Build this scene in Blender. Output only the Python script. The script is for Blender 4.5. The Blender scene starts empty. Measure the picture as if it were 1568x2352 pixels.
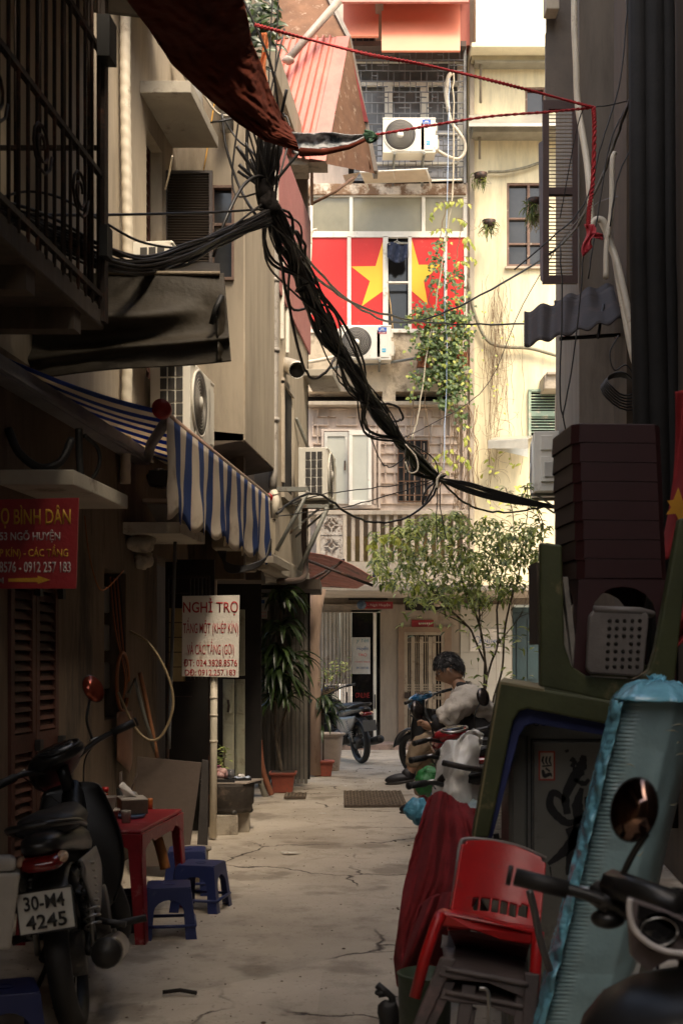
import bpy, bmesh, math, random
from mathutils import Vector, Matrix, noise
random.seed(7)
R = math.radians
SC = bpy.context.scene
COL = SC.collection
# ---------------------------------------------------------------- camera, sky, sun, exposure
F = 2800.0; CX = 784.0; HY = 1515.0; EYE = 1.4      # focal length / horizon measured on the photograph
cd = bpy.data.cameras.new('camera'); cam = bpy.data.objects.new('camera', cd); COL.objects.link(cam)
cam.location = (0, 0, EYE); cam.rotation_euler = (R(90), 0, 0)
cd.sensor_fit = 'VERTICAL'; cd.sensor_height = 36; cd.lens = F/2352*36; cd.shift_y = (HY-1176)/2352
cd.clip_start = .05; cd.clip_end = 400
cd.dof.use_dof = True; cd.dof.focus_distance = 16; cd.dof.aperture_fstop = 6.3
SC.camera = cam
w = bpy.data.worlds.new('World'); SC.world = w; w.use_nodes = True
nt = w.node_tree; sky = nt.nodes.new('ShaderNodeTexSky'); sky.sky_type = 'NISHITA'; sky.sun_disc = False
SUN_EL, SUN_AZ = 58, 152            # azimuth measured clockwise from +Y
sky.sun_elevation = R(SUN_EL); sky.sun_rotation = R(SUN_AZ); sky.dust_density = 6; sky.air_density = 1.5; sky.ozone_density = .5
bg = nt.nodes['Background']; bg.inputs[1].default_value = .15
nt.links.new(sky.outputs[0], bg.inputs[0])
sl = bpy.data.lights.new('sun', 'SUN'); sl.energy = 1.5; sl.angle = R(16); sl.color = (1, .86, .66)
so = bpy.data.objects.new('sun', sl); COL.objects.link(so)
d = Vector((math.sin(R(SUN_AZ))*math.cos(R(SUN_EL)), math.cos(R(SUN_AZ))*math.cos(R(SUN_EL)), math.sin(R(SUN_EL))))
so.rotation_euler = d.to_track_quat('Z', 'Y').to_euler()
SC.view_settings.view_transform = 'Standard'; SC.view_settings.look = 'None'; SC.view_settings.gamma = 1
SC.view_settings.exposure = 1.4
SC.render.engine = 'CYCLES'; SC.cycles.max_bounces = 8; SC.cycles.diffuse_bounces = 5

# ---------------------------------------------------------------- space helpers
K = 296/F                                            # the alley runs slightly to the right of the view
def W(px, py, Y): return Vector(((px-CX)*Y/F, Y, EYE+(HY-py)*Y/F))
def S(a, Y, z): return Vector((a+K*Y, Y, z))         # point on a plane parallel with the alley
def YS(px, a): return F*a/(px-1080.0)
def ZS(py, Y): return EYE+(HY-py)*Y/F
# ---------------------------------------------------------------- materials
def srgb(h):
    f = lambda c: (c/12.92 if c <= .04045 else ((c+.055)/1.055)**2.4)
    return tuple(f(int(h[i:i+2], 16)/255) for i in (0, 2, 4))
MATS = {}
def M(name, col, rough=.75, metal=0, var=.25, scale=4, bump=.15, dirt=None, stretch=1, alpha=None, emit=None, spec=.5, trans=0, coat=0):
    """procedural material: base colour broken by two noises, optional dirt/peel colour (col, amount, scale), bump"""
    if name in MATS: return MATS[name]
    m = bpy.data.materials.new(name); m.use_nodes = True; MATS[name] = m
    N = m.node_tree.nodes; L = m.node_tree.links; b = N['Principled BSDF']
    b.inputs['Roughness'].default_value = rough; b.inputs['Metallic'].default_value = metal
    b.inputs['Specular IOR Level'].default_value = spec
    b.inputs['Coat Weight'].default_value = coat
    if isinstance(col, str): col = srgb(col)
    tc = N.new('ShaderNodeTexCoord'); mp = N.new('ShaderNodeMapping'); L.new(tc.outputs['Object'], mp.inputs[0])
    mp.inputs['Scale'].default_value = (1, 1, 1/stretch)
    n1 = N.new('ShaderNodeTexNoise'); n1.inputs['Scale'].default_value = scale; n1.inputs['Detail'].default_value = 7; n1.inputs['Roughness'].default_value = .65
    L.new(mp.outputs[0], n1.inputs['Vector'])
    mr = N.new('ShaderNodeMapRange'); mr.inputs[1].default_value = .3; mr.inputs[2].default_value = .7
    mr.inputs[3].default_value = 1-var; mr.inputs[4].default_value = 1+var*.6
    L.new(n1.outputs['Fac'], mr.inputs[0])
    mx = N.new('ShaderNodeMix'); mx.data_type = 'RGBA'; mx.blend_type = 'MULTIPLY'; mx.inputs[0].default_value = 1
    mx.inputs[6].default_value = (*col, 1); L.new(mr.outputs[0], mx.inputs[7]); out = mx.outputs[2]
    if dirt:
        dc, amt, ds = dirt
        if isinstance(dc, str): dc = srgb(dc)
        n2 = N.new('ShaderNodeTexNoise'); n2.inputs['Scale'].default_value = ds; n2.inputs['Detail'].default_value = 9; n2.inputs['Roughness'].default_value = .7
        L.new(mp.outputs[0], n2.inputs['Vector'])
        r2 = N.new('ShaderNodeMapRange'); c = .68-amt*.35; r2.inputs[1].default_value = c-.05; r2.inputs[2].default_value = c+.07
        L.new(n2.outputs['Fac'], r2.inputs[0])
        m2 = N.new('ShaderNodeMix'); m2.data_type = 'RGBA'; L.new(r2.outputs[0], m2.inputs[0]); L.new(out, m2.inputs[6]); m2.inputs[7].default_value = (*dc, 1)
        out = m2.outputs[2]
    if stretch > 1.5:      # rain streaks and mottling on upright plaster
        m3 = N.new('ShaderNodeMapping'); L.new(tc.outputs['Object'], m3.inputs[0]); m3.inputs['Scale'].default_value = (2.2, 2.2, .35)
        n4 = N.new('ShaderNodeTexNoise'); n4.inputs['Scale'].default_value = 1.6; n4.inputs['Detail'].default_value = 6; n4.inputs['Roughness'].default_value = .75; L.new(m3.outputs[0], n4.inputs['Vector'])
        r4 = N.new('ShaderNodeMapRange'); r4.inputs[1].default_value = .42; r4.inputs[2].default_value = .72; r4.inputs[3].default_value = 1.04; r4.inputs[4].default_value = .68; L.new(n4.outputs['Fac'], r4.inputs[0])
        x4 = N.new('ShaderNodeMix'); x4.data_type = 'RGBA'; x4.blend_type = 'MULTIPLY'; x4.inputs[0].default_value = 1; L.new(out, x4.inputs[6]); L.new(r4.outputs[0], x4.inputs[7]); out = x4.outputs[2]
    L.new(out, b.inputs['Base Color'])
    if bump:
        n3 = N.new('ShaderNodeTexNoise'); n3.inputs['Scale'].default_value = scale*9; n3.inputs['Detail'].default_value = 4
        L.new(mp.outputs[0], n3.inputs['Vector'])
        bp = N.new('ShaderNodeBump'); bp.inputs['Strength'].default_value = bump; bp.inputs['Distance'].default_value = .02
        L.new(n3.outputs['Fac'], bp.inputs['Height']); L.new(bp.outputs[0], b.inputs['Normal'])
    if trans: b.inputs['Transmission Weight'].default_value = trans
    if alpha is not None: b.inputs['Alpha'].default_value = alpha
    if emit: b.inputs['Emission Color'].default_value = (*emit[0], 1); b.inputs['Emission Strength'].default_value = emit[1]
    return m
def leafmat(name, c1, c2, rough=.42):
    if name in MATS: return MATS[name]
    m = M(name, c1, rough=rough, var=.35, scale=6, bump=0)
    N = m.node_tree.nodes; L = m.node_tree.links; b = N['Principled BSDF']
    g = N.new('ShaderNodeNewGeometry'); mx = N.new('ShaderNodeMix'); mx.data_type = 'RGBA'
    cr = N.new('ShaderNodeMapRange'); cr.inputs[1].default_value = .1; cr.inputs[2].default_value = 1; L.new(g.outputs['Random Per Island'], cr.inputs[0]); L.new(cr.outputs[0], mx.inputs[0])
    mx.inputs[6].default_value = (*srgb(c1), 1); mx.inputs[7].default_value = (*srgb(c2), 1)
    L.new(mx.outputs[2], b.inputs['Base Color'])
    tr = N.new('ShaderNodeBsdfTranslucent'); L.new(mx.outputs[2], tr.inputs[0]); ms = N.new('ShaderNodeMixShader'); ms.inputs[0].default_value = .3
    o = N['Material Output']; L.new(b.outputs[0], ms.inputs[1]); L.new(tr.outputs[0], ms.inputs[2]); L.new(ms.outputs[0], o.inputs[0])
    return m
# ---------------------------------------------------------------- mesh builder
class MB:
    def __init__(s): s.v = []; s.f = []; s.sm = []; s.mi = []
    def add(s, vs, fs, smooth=False, mi=0):
        n = len(s.v); s.v += [Vector(p) for p in vs]
        for f in fs: s.f.append([n+i for i in f]); s.sm.append(smooth); s.mi.append(mi)
        return s
    def hexa(s, p, mi=0):      # p: bottom 4 (ccw) then top 4
        return s.add(p, [(3,2,1,0),(4,5,6,7),(0,1,5,4),(1,2,6,5),(2,3,7,6),(3,0,4,7)], mi=mi)
    def box(s, c, sz, rz=0, M4=None, mi=0):
        x, y, z = (q/2 for q in sz); pts = [Vector(p) for p in ((-x,-y,-z),(x,-y,-z),(x,y,-z),(-x,y,-z),(-x,-y,z),(x,-y,z),(x,y,z),(-x,y,z))]
        m = (M4 if M4 is not None else Matrix.Rotation(rz, 4, 'Z'))
        return s.hexa([m @ p + Vector(c) for p in pts], mi)
    def abox(s, a0, a1, Y0, Y1, z0, z1, mi=0):   # box sheared along the alley
        return s.hexa([S(a0,Y0,z0),S(a1,Y0,z0),S(a1,Y1,z0),S(a0,Y1,z0),S(a0,Y0,z1),S(a1,Y0,z1),S(a1,Y1,z1),S(a0,Y1,z1)], mi)
    def pbox(s, x0, y0, x1, y1, Y, t, mi=0):     # upright box; front face spans the measured rectangle at distance Y, t deep
        a = W(x0, y1, Y); b = W(x1, y0, Y)
        return s.hexa([(a.x,Y,a.z),(b.x,Y,a.z),(b.x,Y+t,a.z),(a.x,Y+t,a.z),(a.x,Y,b.z),(b.x,Y,b.z),(b.x,Y+t,b.z),(a.x,Y+t,b.z)], mi)
    def prism(s, pts, off, mi=0, smooth=False):  # polygon extruded along off
        n = len(pts); off = Vector(off); vs = [Vector(p) for p in pts]+[Vector(p)+off for p in pts]
        fs = [tuple(range(n-1, -1, -1)), tuple(range(n, 2*n))]+[(i, (i+1) % n, n+(i+1) % n, n+i) for i in range(n)]
        return s.add(vs, fs, smooth, mi)
    def tube(s, pts, r, n=8, mi=0, caps=True):
        pts = [Vector(p) for p in pts]; m = len(pts); rs = r if isinstance(r, (list, tuple)) else [r]*m
        vs = []; prev = None
        for i, p in enumerate(pts):
            t = (pts[min(i+1, m-1)]-pts[max(i-1, 0)]).normalized()
            if prev is None: u = t.cross(Vector((0, 0, 1)) if abs(t.z) < .9 else Vector((1, 0, 0))).normalized()
            else:
                u = prev - t*prev.dot(t)
                u = u.normalized() if u.length > 1e-6 else t.orthogonal().normalized()
            prev = u; v = t.cross(u)
            for k in range(n):
                a = 2*math.pi*k/n; vs.append(p+(u*math.cos(a)+v*math.sin(a))*rs[i])
        fs = [(i*n+k, i*n+(k+1) % n, (i+1)*n+(k+1) % n, (i+1)*n+k) for i in range(m-1) for k in range(n)]
        if caps: fs += [tuple(range(n-1, -1, -1)), tuple(range((m-1)*n, m*n))]
        return s.add(vs, fs, True, mi)
    def lathe(s, prof, M4=None, n=24, mi=0, sx=1):  # prof: (r, z) pairs about local Z
        M4 = M4 or Matrix(); vs = [M4 @ Vector((r*math.cos(2*math.pi*k/n)*sx, r*math.sin(2*math.pi*k/n), z)) for r, z in prof for k in range(n)]
        m = len(prof); fs = [(i*n+k, i*n+(k+1) % n, (i+1)*n+(k+1) % n, (i+1)*n+k) for i in range(m-1) for k in range(n)]
        if prof[0][0] > 1e-5: fs.append(tuple(range(n-1, -1, -1)))
        if prof[-1][0] > 1e-5: fs.append(tuple(range((m-1)*n, m*n)))
        return s.add(vs, fs, True, mi)
    def grid(s, fn, nu, nv, mi=0, smooth=True):
        vs = [Vector(fn(i/nu, j/nv)) for j in range(nv+1) for i in range(nu+1)]
        fs = [(j*(nu+1)+i, j*(nu+1)+i+1, (j+1)*(nu+1)+i+1, (j+1)*(nu+1)+i) for j in range(nv) for i in range(nu)]
        return s.add(vs, fs, smooth, mi)
    def ell(s, c, r, n=14, m=9, M4=None, mi=0, jit=0):
        M4 = M4 or Matrix(); vs = []
        for j in range(m+1):
            t = math.pi*j/m
            for k in range(n):
                a = 2*math.pi*k/n; p = Vector((math.sin(t)*math.cos(a)*r[0], math.sin(t)*math.sin(a)*r[1], -math.cos(t)*r[2]))
                if jit: p *= 1+jit*noise.noise(Vector(c)*3+p*(2/max(r)))
                vs.append(M4 @ p+Vector(c))
        return s.add(vs, [(j*n+k, j*n+(k+1) % n, (j+1)*n+(k+1) % n, (j+1)*n+k) for j in range(m) for k in range(n)], True, mi)
    def leaf(s, p, dr, up, L, Wd, bend=.25, fold=.25, mi=0):  # pointed leaf folded along its midrib
        dr = Vector(dr).normalized(); sd = dr.cross(Vector(up))
        if sd.length < 1e-4: sd = dr.orthogonal()
        sd.normalize(); nr = sd.cross(dr); p = Vector(p)
        q = lambda t, w, h: p+dr*(L*t)+sd*(Wd*w)+nr*(L*h)
        vs = [q(0,0,0), q(.35,.5,fold*.25), q(.4,0,-.02), q(.35,-.5,fold*.25), q(.72,.36,fold*.15-bend*.35), q(.75,0,-bend*.45), q(.72,-.36,fold*.15-bend*.35), q(1,0,-bend)]
        return s.add(vs, [(0,2,1),(0,3,2),(1,2,5,4),(2,3,6,5),(4,5,7),(5,6,7)], True, mi)
    def build(s, name, mats, parent=None, bevel=0, solid=0, world=True, loc=None, sub=0):
        off = Vector((0, 0, 0))
        if parent is not None and world: off = ORG[parent.name]
        if loc is not None: off = Vector(loc)
        me = bpy.data.meshes.new(name); me.from_pydata([tuple(p-off) for p in s.v], [], s.f)
        me.polygons.foreach_set('use_smooth', s.sm); me.polygons.foreach_set('material_index', s.mi)
        for m in (mats if isinstance(mats, (list, tuple)) else [mats]): me.materials.append(m)
        me.update(); o = bpy.data.objects.new(name, me); COL.objects.link(o)
        if parent is not None: o.parent = parent
        if loc is not None and parent is None: o.location = loc
        ORG[o.name] = off if (parent is not None and world) or loc is not None else Vector((0, 0, 0))
        if solid: q = o.modifiers.new('solid', 'SOLIDIFY'); q.thickness = solid; q.offset = 0
        if bevel: q = o.modifiers.new('bevel', 'BEVEL'); q.width = bevel; q.segments = 2; q.limit_method = 'ANGLE'; q.harden_normals = False
        if sub: q = o.modifiers.new('sub', 'SUBSURF'); q.levels = sub; q.render_levels = sub
        return o
ORG = {}
def thing(name, label, cat, loc=(0, 0, 0), rz=0, group=None):
    o = bpy.data.objects.new(name, None); o.empty_display_size = .1; COL.objects.link(o); o.location = loc; o.rotation_euler = (0, 0, rz)
    ORG[o.name] = Vector(loc); o['label'] = label; o['category'] = cat
    if group: o['group'] = group
    return o
def tag(o, label, cat, group=None):
    o['label'] = label; o['category'] = cat
    if group: o['group'] = group
    return o
def struct(o): o['kind'] = 'structure'; return o
def dup(root, loc, rz, label, group=None, scale=None):
    r = root.copy(); COL.objects.link(r); r.location = loc; r.rotation_euler = (0, 0, rz); r['label'] = label
    if scale: r.scale = (scale,)*3
    if group: r['group'] = group
    def kids(o, n):
        for ch in [c for c in bpy.data.objects if c.parent == o]:
            c = ch.copy(); COL.objects.link(c); c.parent = n; kids(ch, c)
    kids(root, r); return r
def text(body, mats, M4, width=None, height=None, name='lettering', parent=None, ext=.001, align='CENTER', shear=0, bold=0):
    cu = bpy.data.curves.new('t', 'FONT'); cu.body = body; cu.extrude = 0; cu.offset = bold; cu.align_x = align; cu.shear = shear; cu.resolution_u = 3
    o = bpy.data.objects.new('t', cu); me = bpy.data.meshes.new_from_object(o); me.name = name
    xs = [v.co.x for v in me.vertices]; ys = [v.co.y for v in me.vertices]
    x0, x1, y0, y1 = min(xs), max(xs), min(ys), max(ys)
    sy = (height/(y1-y0)) if height else 1; sx = (width/(x1-x0)) if width else sy
    if not height: sy = sx
    cx = (x0+x1)/2; cy = (y0+y1)/2
    org = ORG[parent.name] if parent is not None else Vector((0, 0, 0))
    for v in me.vertices: v.co = M4 @ Vector(((v.co.x-cx)*sx, (v.co.y-cy)*sy, 0)) - org
    me.materials.clear(); me.materials.append(mats); bpy.data.objects.remove(o)
    ob = bpy.data.objects.new(name, me); COL.objects.link(ob); ob.parent = parent; ORG[ob.name] = org
    q = ob.modifiers.new('solid', 'SOLIDIFY'); q.thickness = ext; q.offset = 1
    return ob
def face_cam(p, rz=0): return Matrix.Translation(p) @ Matrix.Rotation(rz, 4, 'Z') @ Matrix.Rotation(R(90), 4, 'X')
def smoothpts(pts, n=6):
    """Catmull-Rom through the given points"""
    P = [Vector(p) for p in pts]; P = [P[0]*2-P[1]]+P+[P[-1]*2-P[-2]]; out = []
    for i in range(1, len(P)-2):
        for k in range(n):
            t = k/n; a, b, c, e = P[i-1], P[i], P[i+1], P[i+2]
            out.append(.5*((2*b)+(c-a)*t+(2*a-5*b+4*c-e)*t*t+(3*b-a-3*c+e)*t**3))
    return out+[P[-2]]
def nz(x, y=0, z=0, s=1): return noise.noise(Vector((x, y, z))*s)
# ---------------------------------------------------------------- palette
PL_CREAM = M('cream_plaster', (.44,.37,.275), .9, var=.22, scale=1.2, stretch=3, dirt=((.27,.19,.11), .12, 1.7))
PL_GREY = M('grey_plaster', (.34,.285,.21), .92, var=.28, scale=1.1, stretch=4, dirt=((.18,.14,.10), .22, 1.3), bump=.3)
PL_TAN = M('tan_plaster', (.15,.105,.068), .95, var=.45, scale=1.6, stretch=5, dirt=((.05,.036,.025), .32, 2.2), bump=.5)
PL_YEL = M('yellow_plaster', (.75,.66,.44), .9, var=.22, scale=1.3, stretch=7, dirt=((.50,.42,.27), .10, 1.8), bump=.25)
PL_PINK = M('pinkish_plaster', (.60,.50,.42), .9, var=.2, scale=1.5, stretch=2, dirt=((.34,.26,.2), .15, 3))
PL_WHITE = M('white_plaster', (.44,.375,.29), .85, var=.15, scale=2, stretch=2, dirt=((.3,.23,.17), .12, 2.6))
PL_STAIN = M('stained_plaster', (.62,.52,.38), .92, var=.3, scale=2.4, dirt=((.12,.08,.05), .34, 1.6), bump=.5)
PL_PEEL = M('peeling_paint', (.70,.60,.48), .9, var=.2, scale=3, dirt=((.20,.12,.07), .55, 3.2), bump=.6)
PL_DARK = M('dark_plaster', (.10,.075,.055), .93, var=.3, scale=1.2, stretch=3, dirt=((.06,.05,.04), .3, 1.5), bump=.3)
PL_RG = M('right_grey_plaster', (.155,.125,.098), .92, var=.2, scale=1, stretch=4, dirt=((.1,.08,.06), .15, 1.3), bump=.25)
CONC = M('concrete_slab', (.36,.31,.24), .9, var=.25, scale=2, dirt=((.16,.13,.1), .25, 2.4), bump=.35)
BLACK = M('black_rubber', (.012,.011,.010), .6, var=.2, bump=.05)
CABLE = M('black_cable', (.012,.010,.009), .45, var=.3, scale=9, bump=0)
BARK_IRON = M('dark_iron', (.03,.018,.012), .6, metal=.2, var=.3, dirt=((.10,.04,.02), .3, 6))
GREYIRON = M('grey_painted_iron', (.22,.22,.19), .6, metal=.2, var=.25, dirt=((.12,.07,.04), .2, 8))
WHITEMET = M('white_enamel', (.74,.70,.60), .4, var=.08, scale=3, bump=.02, dirt=((.4,.34,.25), .08, 3))
WHITEFR = M('white_window_frame', (.78,.74,.64), .45, var=.1, scale=4, bump=.03, dirt=((.4,.33,.25), .12, 5))
GLASS = M('dark_glass', (.035,.035,.035), .12, var=.4, scale=1.5, bump=.02, spec=.6)
GLASSP = M('dusty_glass', (.27,.25,.17), .25, var=.3, scale=1, bump=.02)
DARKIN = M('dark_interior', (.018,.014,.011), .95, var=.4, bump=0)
WOODB = M('brown_painted_wood', (.10,.05,.03), .6, var=.3, scale=5, stretch=5)
RUST = M('rusty_steel', (.17,.09,.05), .8, metal=.2, var=.4, scale=8)
REDSHEET = M('faded_red_sheet', (.60,.20,.15), .5, metal=.15, var=.18, scale=1.4, stretch=4, dirt=((.25,.14,.11), .12, 2.2), bump=.05)
GREENL = M('pale_green_shutter', (.30,.40,.30), .7, var=.2, scale=6, dirt=((.6,.55,.42), .3, 9))
PIPEW = M('white_pipe', (.62,.55,.43), .55, var=.15, scale=6, bump=.05, dirt=((.3,.24,.17), .15, 6))
# ---------------------------------------------------------------- ground
def ground_mat():
    m = bpy.data.materials.new('worn_concrete_ground'); m.use_nodes = True; N = m.node_tree.nodes; L = m.node_tree.links; b = N['Principled BSDF']
    tc = N.new('ShaderNodeTexCoord')
    def noi(s, det=6, r=.6):
        n = N.new('ShaderNodeTexNoise'); n.inputs['Scale'].default_value = s; n.inputs['Detail'].default_value = det; n.inputs['Roughness'].default_value = r; L.new(tc.outputs['Object'], n.inputs['Vector']); return n.outputs['Fac']
    def rng(src, a, c, lo, hi):
        r = N.new('ShaderNodeMapRange'); r.inputs[1].default_value = a; r.inputs[2].default_value = c; r.inputs[3].default_value = lo; r.inputs[4].default_value = hi; L.new(src, r.inputs[0]); return r.outputs[0]
    def mix(f, a, c2):
        x = N.new('ShaderNodeMix'); x.data_type = 'RGBA'; L.new(f, x.inputs[0])
        for i, q in ((6, a), (7, c2)):
            if isinstance(q, tuple): x.inputs[i].default_value = (*q, 1)
            else: L.new(q, x.inputs[i])
        return x.outputs[2]
    c = mix(rng(noi(.9), .35, .65, 0, 1), (.385,.325,.25), (.52,.45,.355))
    c = mix(rng(noi(3.3, 9, .7), .52, .72, 0, .7), c, (.17,.13,.09))
    c = mix(rng(noi(38, 3), .62, .72, 0, .7), c, (.10,.07,.05))
    c = mix(rng(noi(1.7, 4, .5), .58, .64, 0, .55), c, (.15,.115,.08))
    c = mix(rng(noi(6, 8, .8), .60, .66, 0, .6), c, (.55,.48,.38))
    vp = N.new('ShaderNodeTexVoronoi'); vp.inputs['Scale'].default_value = .55; L.new(tc.outputs['Object'], vp.inputs['Vector'])
    hs = N.new('ShaderNodeHueSaturation'); sp = N.new('ShaderNodeSeparateColor'); L.new(vp.outputs['Color'], sp.inputs[0]); L.new(rng(sp.outputs[0], 0, 1, .88, 1.08), hs.inputs['Value']); L.new(c, hs.inputs['Color']); c = hs.outputs[0]
    # cracks: borders of a warped voronoi, kept only in patches
    wv = N.new('ShaderNodeTexNoise'); wv.inputs['Scale'].default_value = 2.6; wv.inputs['Detail'].default_value = 8; L.new(tc.outputs['Object'], wv.inputs['Vector'])
    mm = N.new('ShaderNodeMix'); mm.data_type = 'RGBA'; mm.inputs[0].default_value = .28; L.new(tc.outputs['Object'], mm.inputs[6]); L.new(wv.outputs['Color'], mm.inputs[7])
    vo = N.new('ShaderNodeTexVoronoi'); vo.feature = 'DISTANCE_TO_EDGE'; vo.inputs['Scale'].default_value = 1.15; L.new(mm.outputs[2], vo.inputs['Vector'])
    cr = rng(vo.outputs['Distance'], .002, .011, 1, 0)
    pm = rng(noi(.8, 2), .5, .57, 0, 1)
    mu = N.new('ShaderNodeMath'); mu.operation = 'MULTIPLY'; L.new(cr, mu.inputs[0]); L.new(pm, mu.inputs[1])
    c = mix(mu.outputs[0], c, (.045,.03,.02)); L.new(c, b.inputs['Base Color']); L.new(rng(noi(2), .3, .7, .6, .9), b.inputs['Roughness'])
    ad = N.new('ShaderNodeMath'); ad.operation = 'SUBTRACT'; L.new(noi(14, 8), ad.inputs[0]); L.new(mu.outputs[0], ad.inputs[1])
    bp = N.new('ShaderNodeBump'); bp.inputs['Strength'].default_value = .45; bp.inputs['Distance'].default_value = .02; L.new(ad.outputs[0], bp.inputs['Height']); L.new(bp.outputs[0], b.inputs['Normal'])
    return m
g = MB(); g.grid(lambda u, v: (-40+80*u, -10+80*v, .012*nz(u*80, v*80, 0, .8) if 3 < -10+80*v < 20 and abs(-40+80*u) < 8 else 0), 160, 160)
struct(g.build('ground', ground_mat()))
g = MB(); g.grid(lambda u, v: (W(700, 0, 19).x+u*3.4, 18.85+.9*v, .055+.01*nz(u*7, v*3)), 12, 3); g.pbox(700, 1702, 1180, 1712, 18.84, .9)
g = MB(); g.hexa([W(690,1718,18.9)*1, W(1290,1718,18.9), (W(1290,0,18.9).x,19.75,0), (W(690,0,18.9).x,19.75,0)]+[(W(690,0,18.9).x,18.9,.085),(W(1290,0,18.9).x,18.9,.085),(W(1290,0,18.9).x,19.75,.085),(W(690,0,18.9).x,19.75,.085)])
for i in (0, 1): g.v[i].z = -.02
struct(g.build('pavement', M('worn_step', (.34,.24,.19), .9, var=.3, scale=3, dirt=((.15,.11,.08), .3, 4)), bevel=.01))
def grate(px0, px1, y0, y1, label):
    Ya = EYE*F/(y1-HY); Yb = EYE*F/(y0-HY); x0 = (px0-CX)*Ya/F; x1 = (px1-CX)*Ya/F
    t = thing('drain_grate', label, 'drain grate', ((x0+x1)/2, (Ya+Yb)/2, .014), group='drain grates in the concrete')
    m = MB(); m.box(((x0+x1)/2, (Ya+Yb)/2, .016), (x1-x0, Yb-Ya, .02)); m.build('frame', M('grate_recess', (.09,.065,.045), .9), t)
    n = int((x1-x0)/.032); k = int((Yb-Ya)/.09); m = MB()
    for i in range(n):
        for j in range(k):
            m.box((x0+(i+.5)*(x1-x0)/n, Ya+(j+.5)*(Yb-Ya)/k, .029), (.016, (Yb-Ya)/k*.72, .008), rz=.25 if (i+j) % 2 else -.25)
    m.build('grille', M('worn_grate_iron', (.22,.165,.11), .8, metal=.3, var=.3), t)
grate(790, 935, 1822, 1856, 'long worn metal drain grate in the middle of the alley by the seated man')
grate(652, 702, 1826, 1836, 'small narrow drain grate in the ground beside the red pot')
# litter on the ground
m_p = M('scrap_paper', (.7,.66,.58), .9)
for i, (px, py, s, lb) in enumerate([(665,1963,.06,'flat pale scrap of paper in the middle of the concrete'),(792,1808,.035,'tiny white scrap near the drain grate'),(740,1872,.03,'small crumpled white litter left of the long grate'),(413,2290,.07,'dark twig lying on the ground at the bottom left')]):
    Y = EYE*F/(py-HY); p = W(px, py, Y); m = MB(); a = i*1.3
    if i < 3: m.grid(lambda u, v: (p.x+(u-.5)*s*2*math.cos(a)-(v-.5)*s*.8, p.y+(v-.5)*s, .016+.008*nz(u*3, v*3, i)), 5, 4)
    else: m.tube([(p.x-s, p.y, .02), (p.x, p.y+.01, .026), (p.x+s, p.y-.01, .02)], .008, 6)
    tag(m.build('litter', m_p if i < 3 else DARKIN, solid=.002), lb, 'litter')

g = MB(); rg = random.Random(21)
for k in range(620):
    Y = 3.5+rg.random()*13; x = K*Y*rg.uniform(0,1)+rg.uniform(-1.9,1.0); r_ = rg.uniform(.0015,.0045)*(2.2 if rg.random() < .05 else 1)
    g.ell((x, Y, .016+r_*.3), (r_*rg.uniform(.8,1.8), r_, r_*.6), 6, 4)
o_ = g.build('grit', M('grit', (.12,.085,.06), .95, var=.6, scale=30)); o_['kind'] = 'stuff'; tag(o_, 'tiny crumbs of grit and dirt scattered over the concrete', 'grit')
# ================================================================ CENTRE HOUSE (flag house), front at Y = 19.6
YF = 19.6
t = thing('tube_house', 'narrow old house closing the alley with red star panels and a balcony', 'house', (W(890,0,YF).x, YF, 0))
HOUSE = t
def part(name, mat, fn, parent, **kw): m = MB(); fn(m); return m.build(name, mat, parent, **kw)
def f(m):
    m.pbox(700, 105, 1076, 120, YF+.0, .5)
    m.pbox(700, 118, 815, 200, YF+.36, .2); 
    m.pbox(1062, 0, 1078, 1345, YF+.05, .5)
    m.pbox(700, 757, 1062, 905, YF+.02, .45)          # wall under the flag windows (stained)
part('wall', PL_STAIN, lambda m: (m.pbox(700,764,1062,899,YF+.02,.45), m.pbox(878,899,908,922,YF+.02,.4), m.pbox(1030,899,1062,922,YF+.02,.4)), t)
part('wall', PL_PINK, lambda m: (m.pbox(700,926,1062,1172,YF+.1,.4), m.pbox(690,1178,1062,1300,YF+.6,.1)), t)
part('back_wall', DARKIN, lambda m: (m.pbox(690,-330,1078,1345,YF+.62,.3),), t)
part('pier', PL_PINK, lambda m: m.pbox(1062,420,1075,1350,YF+.02,.7), t)
part('beam', PL_PEEL, lambda m: (m.pbox(705,421,1070,447,YF-.03,.5),), t, bevel=.01)
for q_ in ((705,921,1075,930,YF-.12,.3),(700,1172,1075,1182,YF-.32,.6),(690,1344,1290,1357,YF-2.0,2.35)): part('ledge', PL_WHITE, lambda m: m.pbox(*q_), t, bevel=.008)
part('dark_recess', DARKIN, lambda m: m.pbox(700,899,1062,922,YF+.42,.1), t)
# ground floor
PL_GF = M('shaded_ground_floor_plaster', (.29,.24,.185), .88, var=.2, scale=2, stretch=2, dirt=((.17,.12,.08), .15, 2.6))  # darker plaster copy: shade under the ledge is put into the colour
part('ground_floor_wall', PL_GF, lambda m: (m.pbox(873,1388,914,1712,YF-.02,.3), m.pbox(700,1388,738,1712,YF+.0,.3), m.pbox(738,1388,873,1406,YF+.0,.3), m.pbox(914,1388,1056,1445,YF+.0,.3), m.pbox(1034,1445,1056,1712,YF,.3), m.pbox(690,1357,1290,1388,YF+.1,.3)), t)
TILE = M('white_wall_tile', (.40,.37,.31), .25, var=.05, scale=2, bump=.01)
def f(m):
    for i in range(3):
        for j in range(9): m.pbox(1057+i*41, 1388+j*37, 1057+i*41+40.3, 1388+j*37+36.3, YF-.02, .3)
part('tiled_wall', TILE, f, t)
part('tile_joint', M('tile_grout', (.4,.36,.3), .9), lambda m: m.pbox(1056,1388,1180,1718,YF-.005,.3), t)
TEAL = M('dark_teal_paint', (.005,.022,.025), .5)
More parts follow.
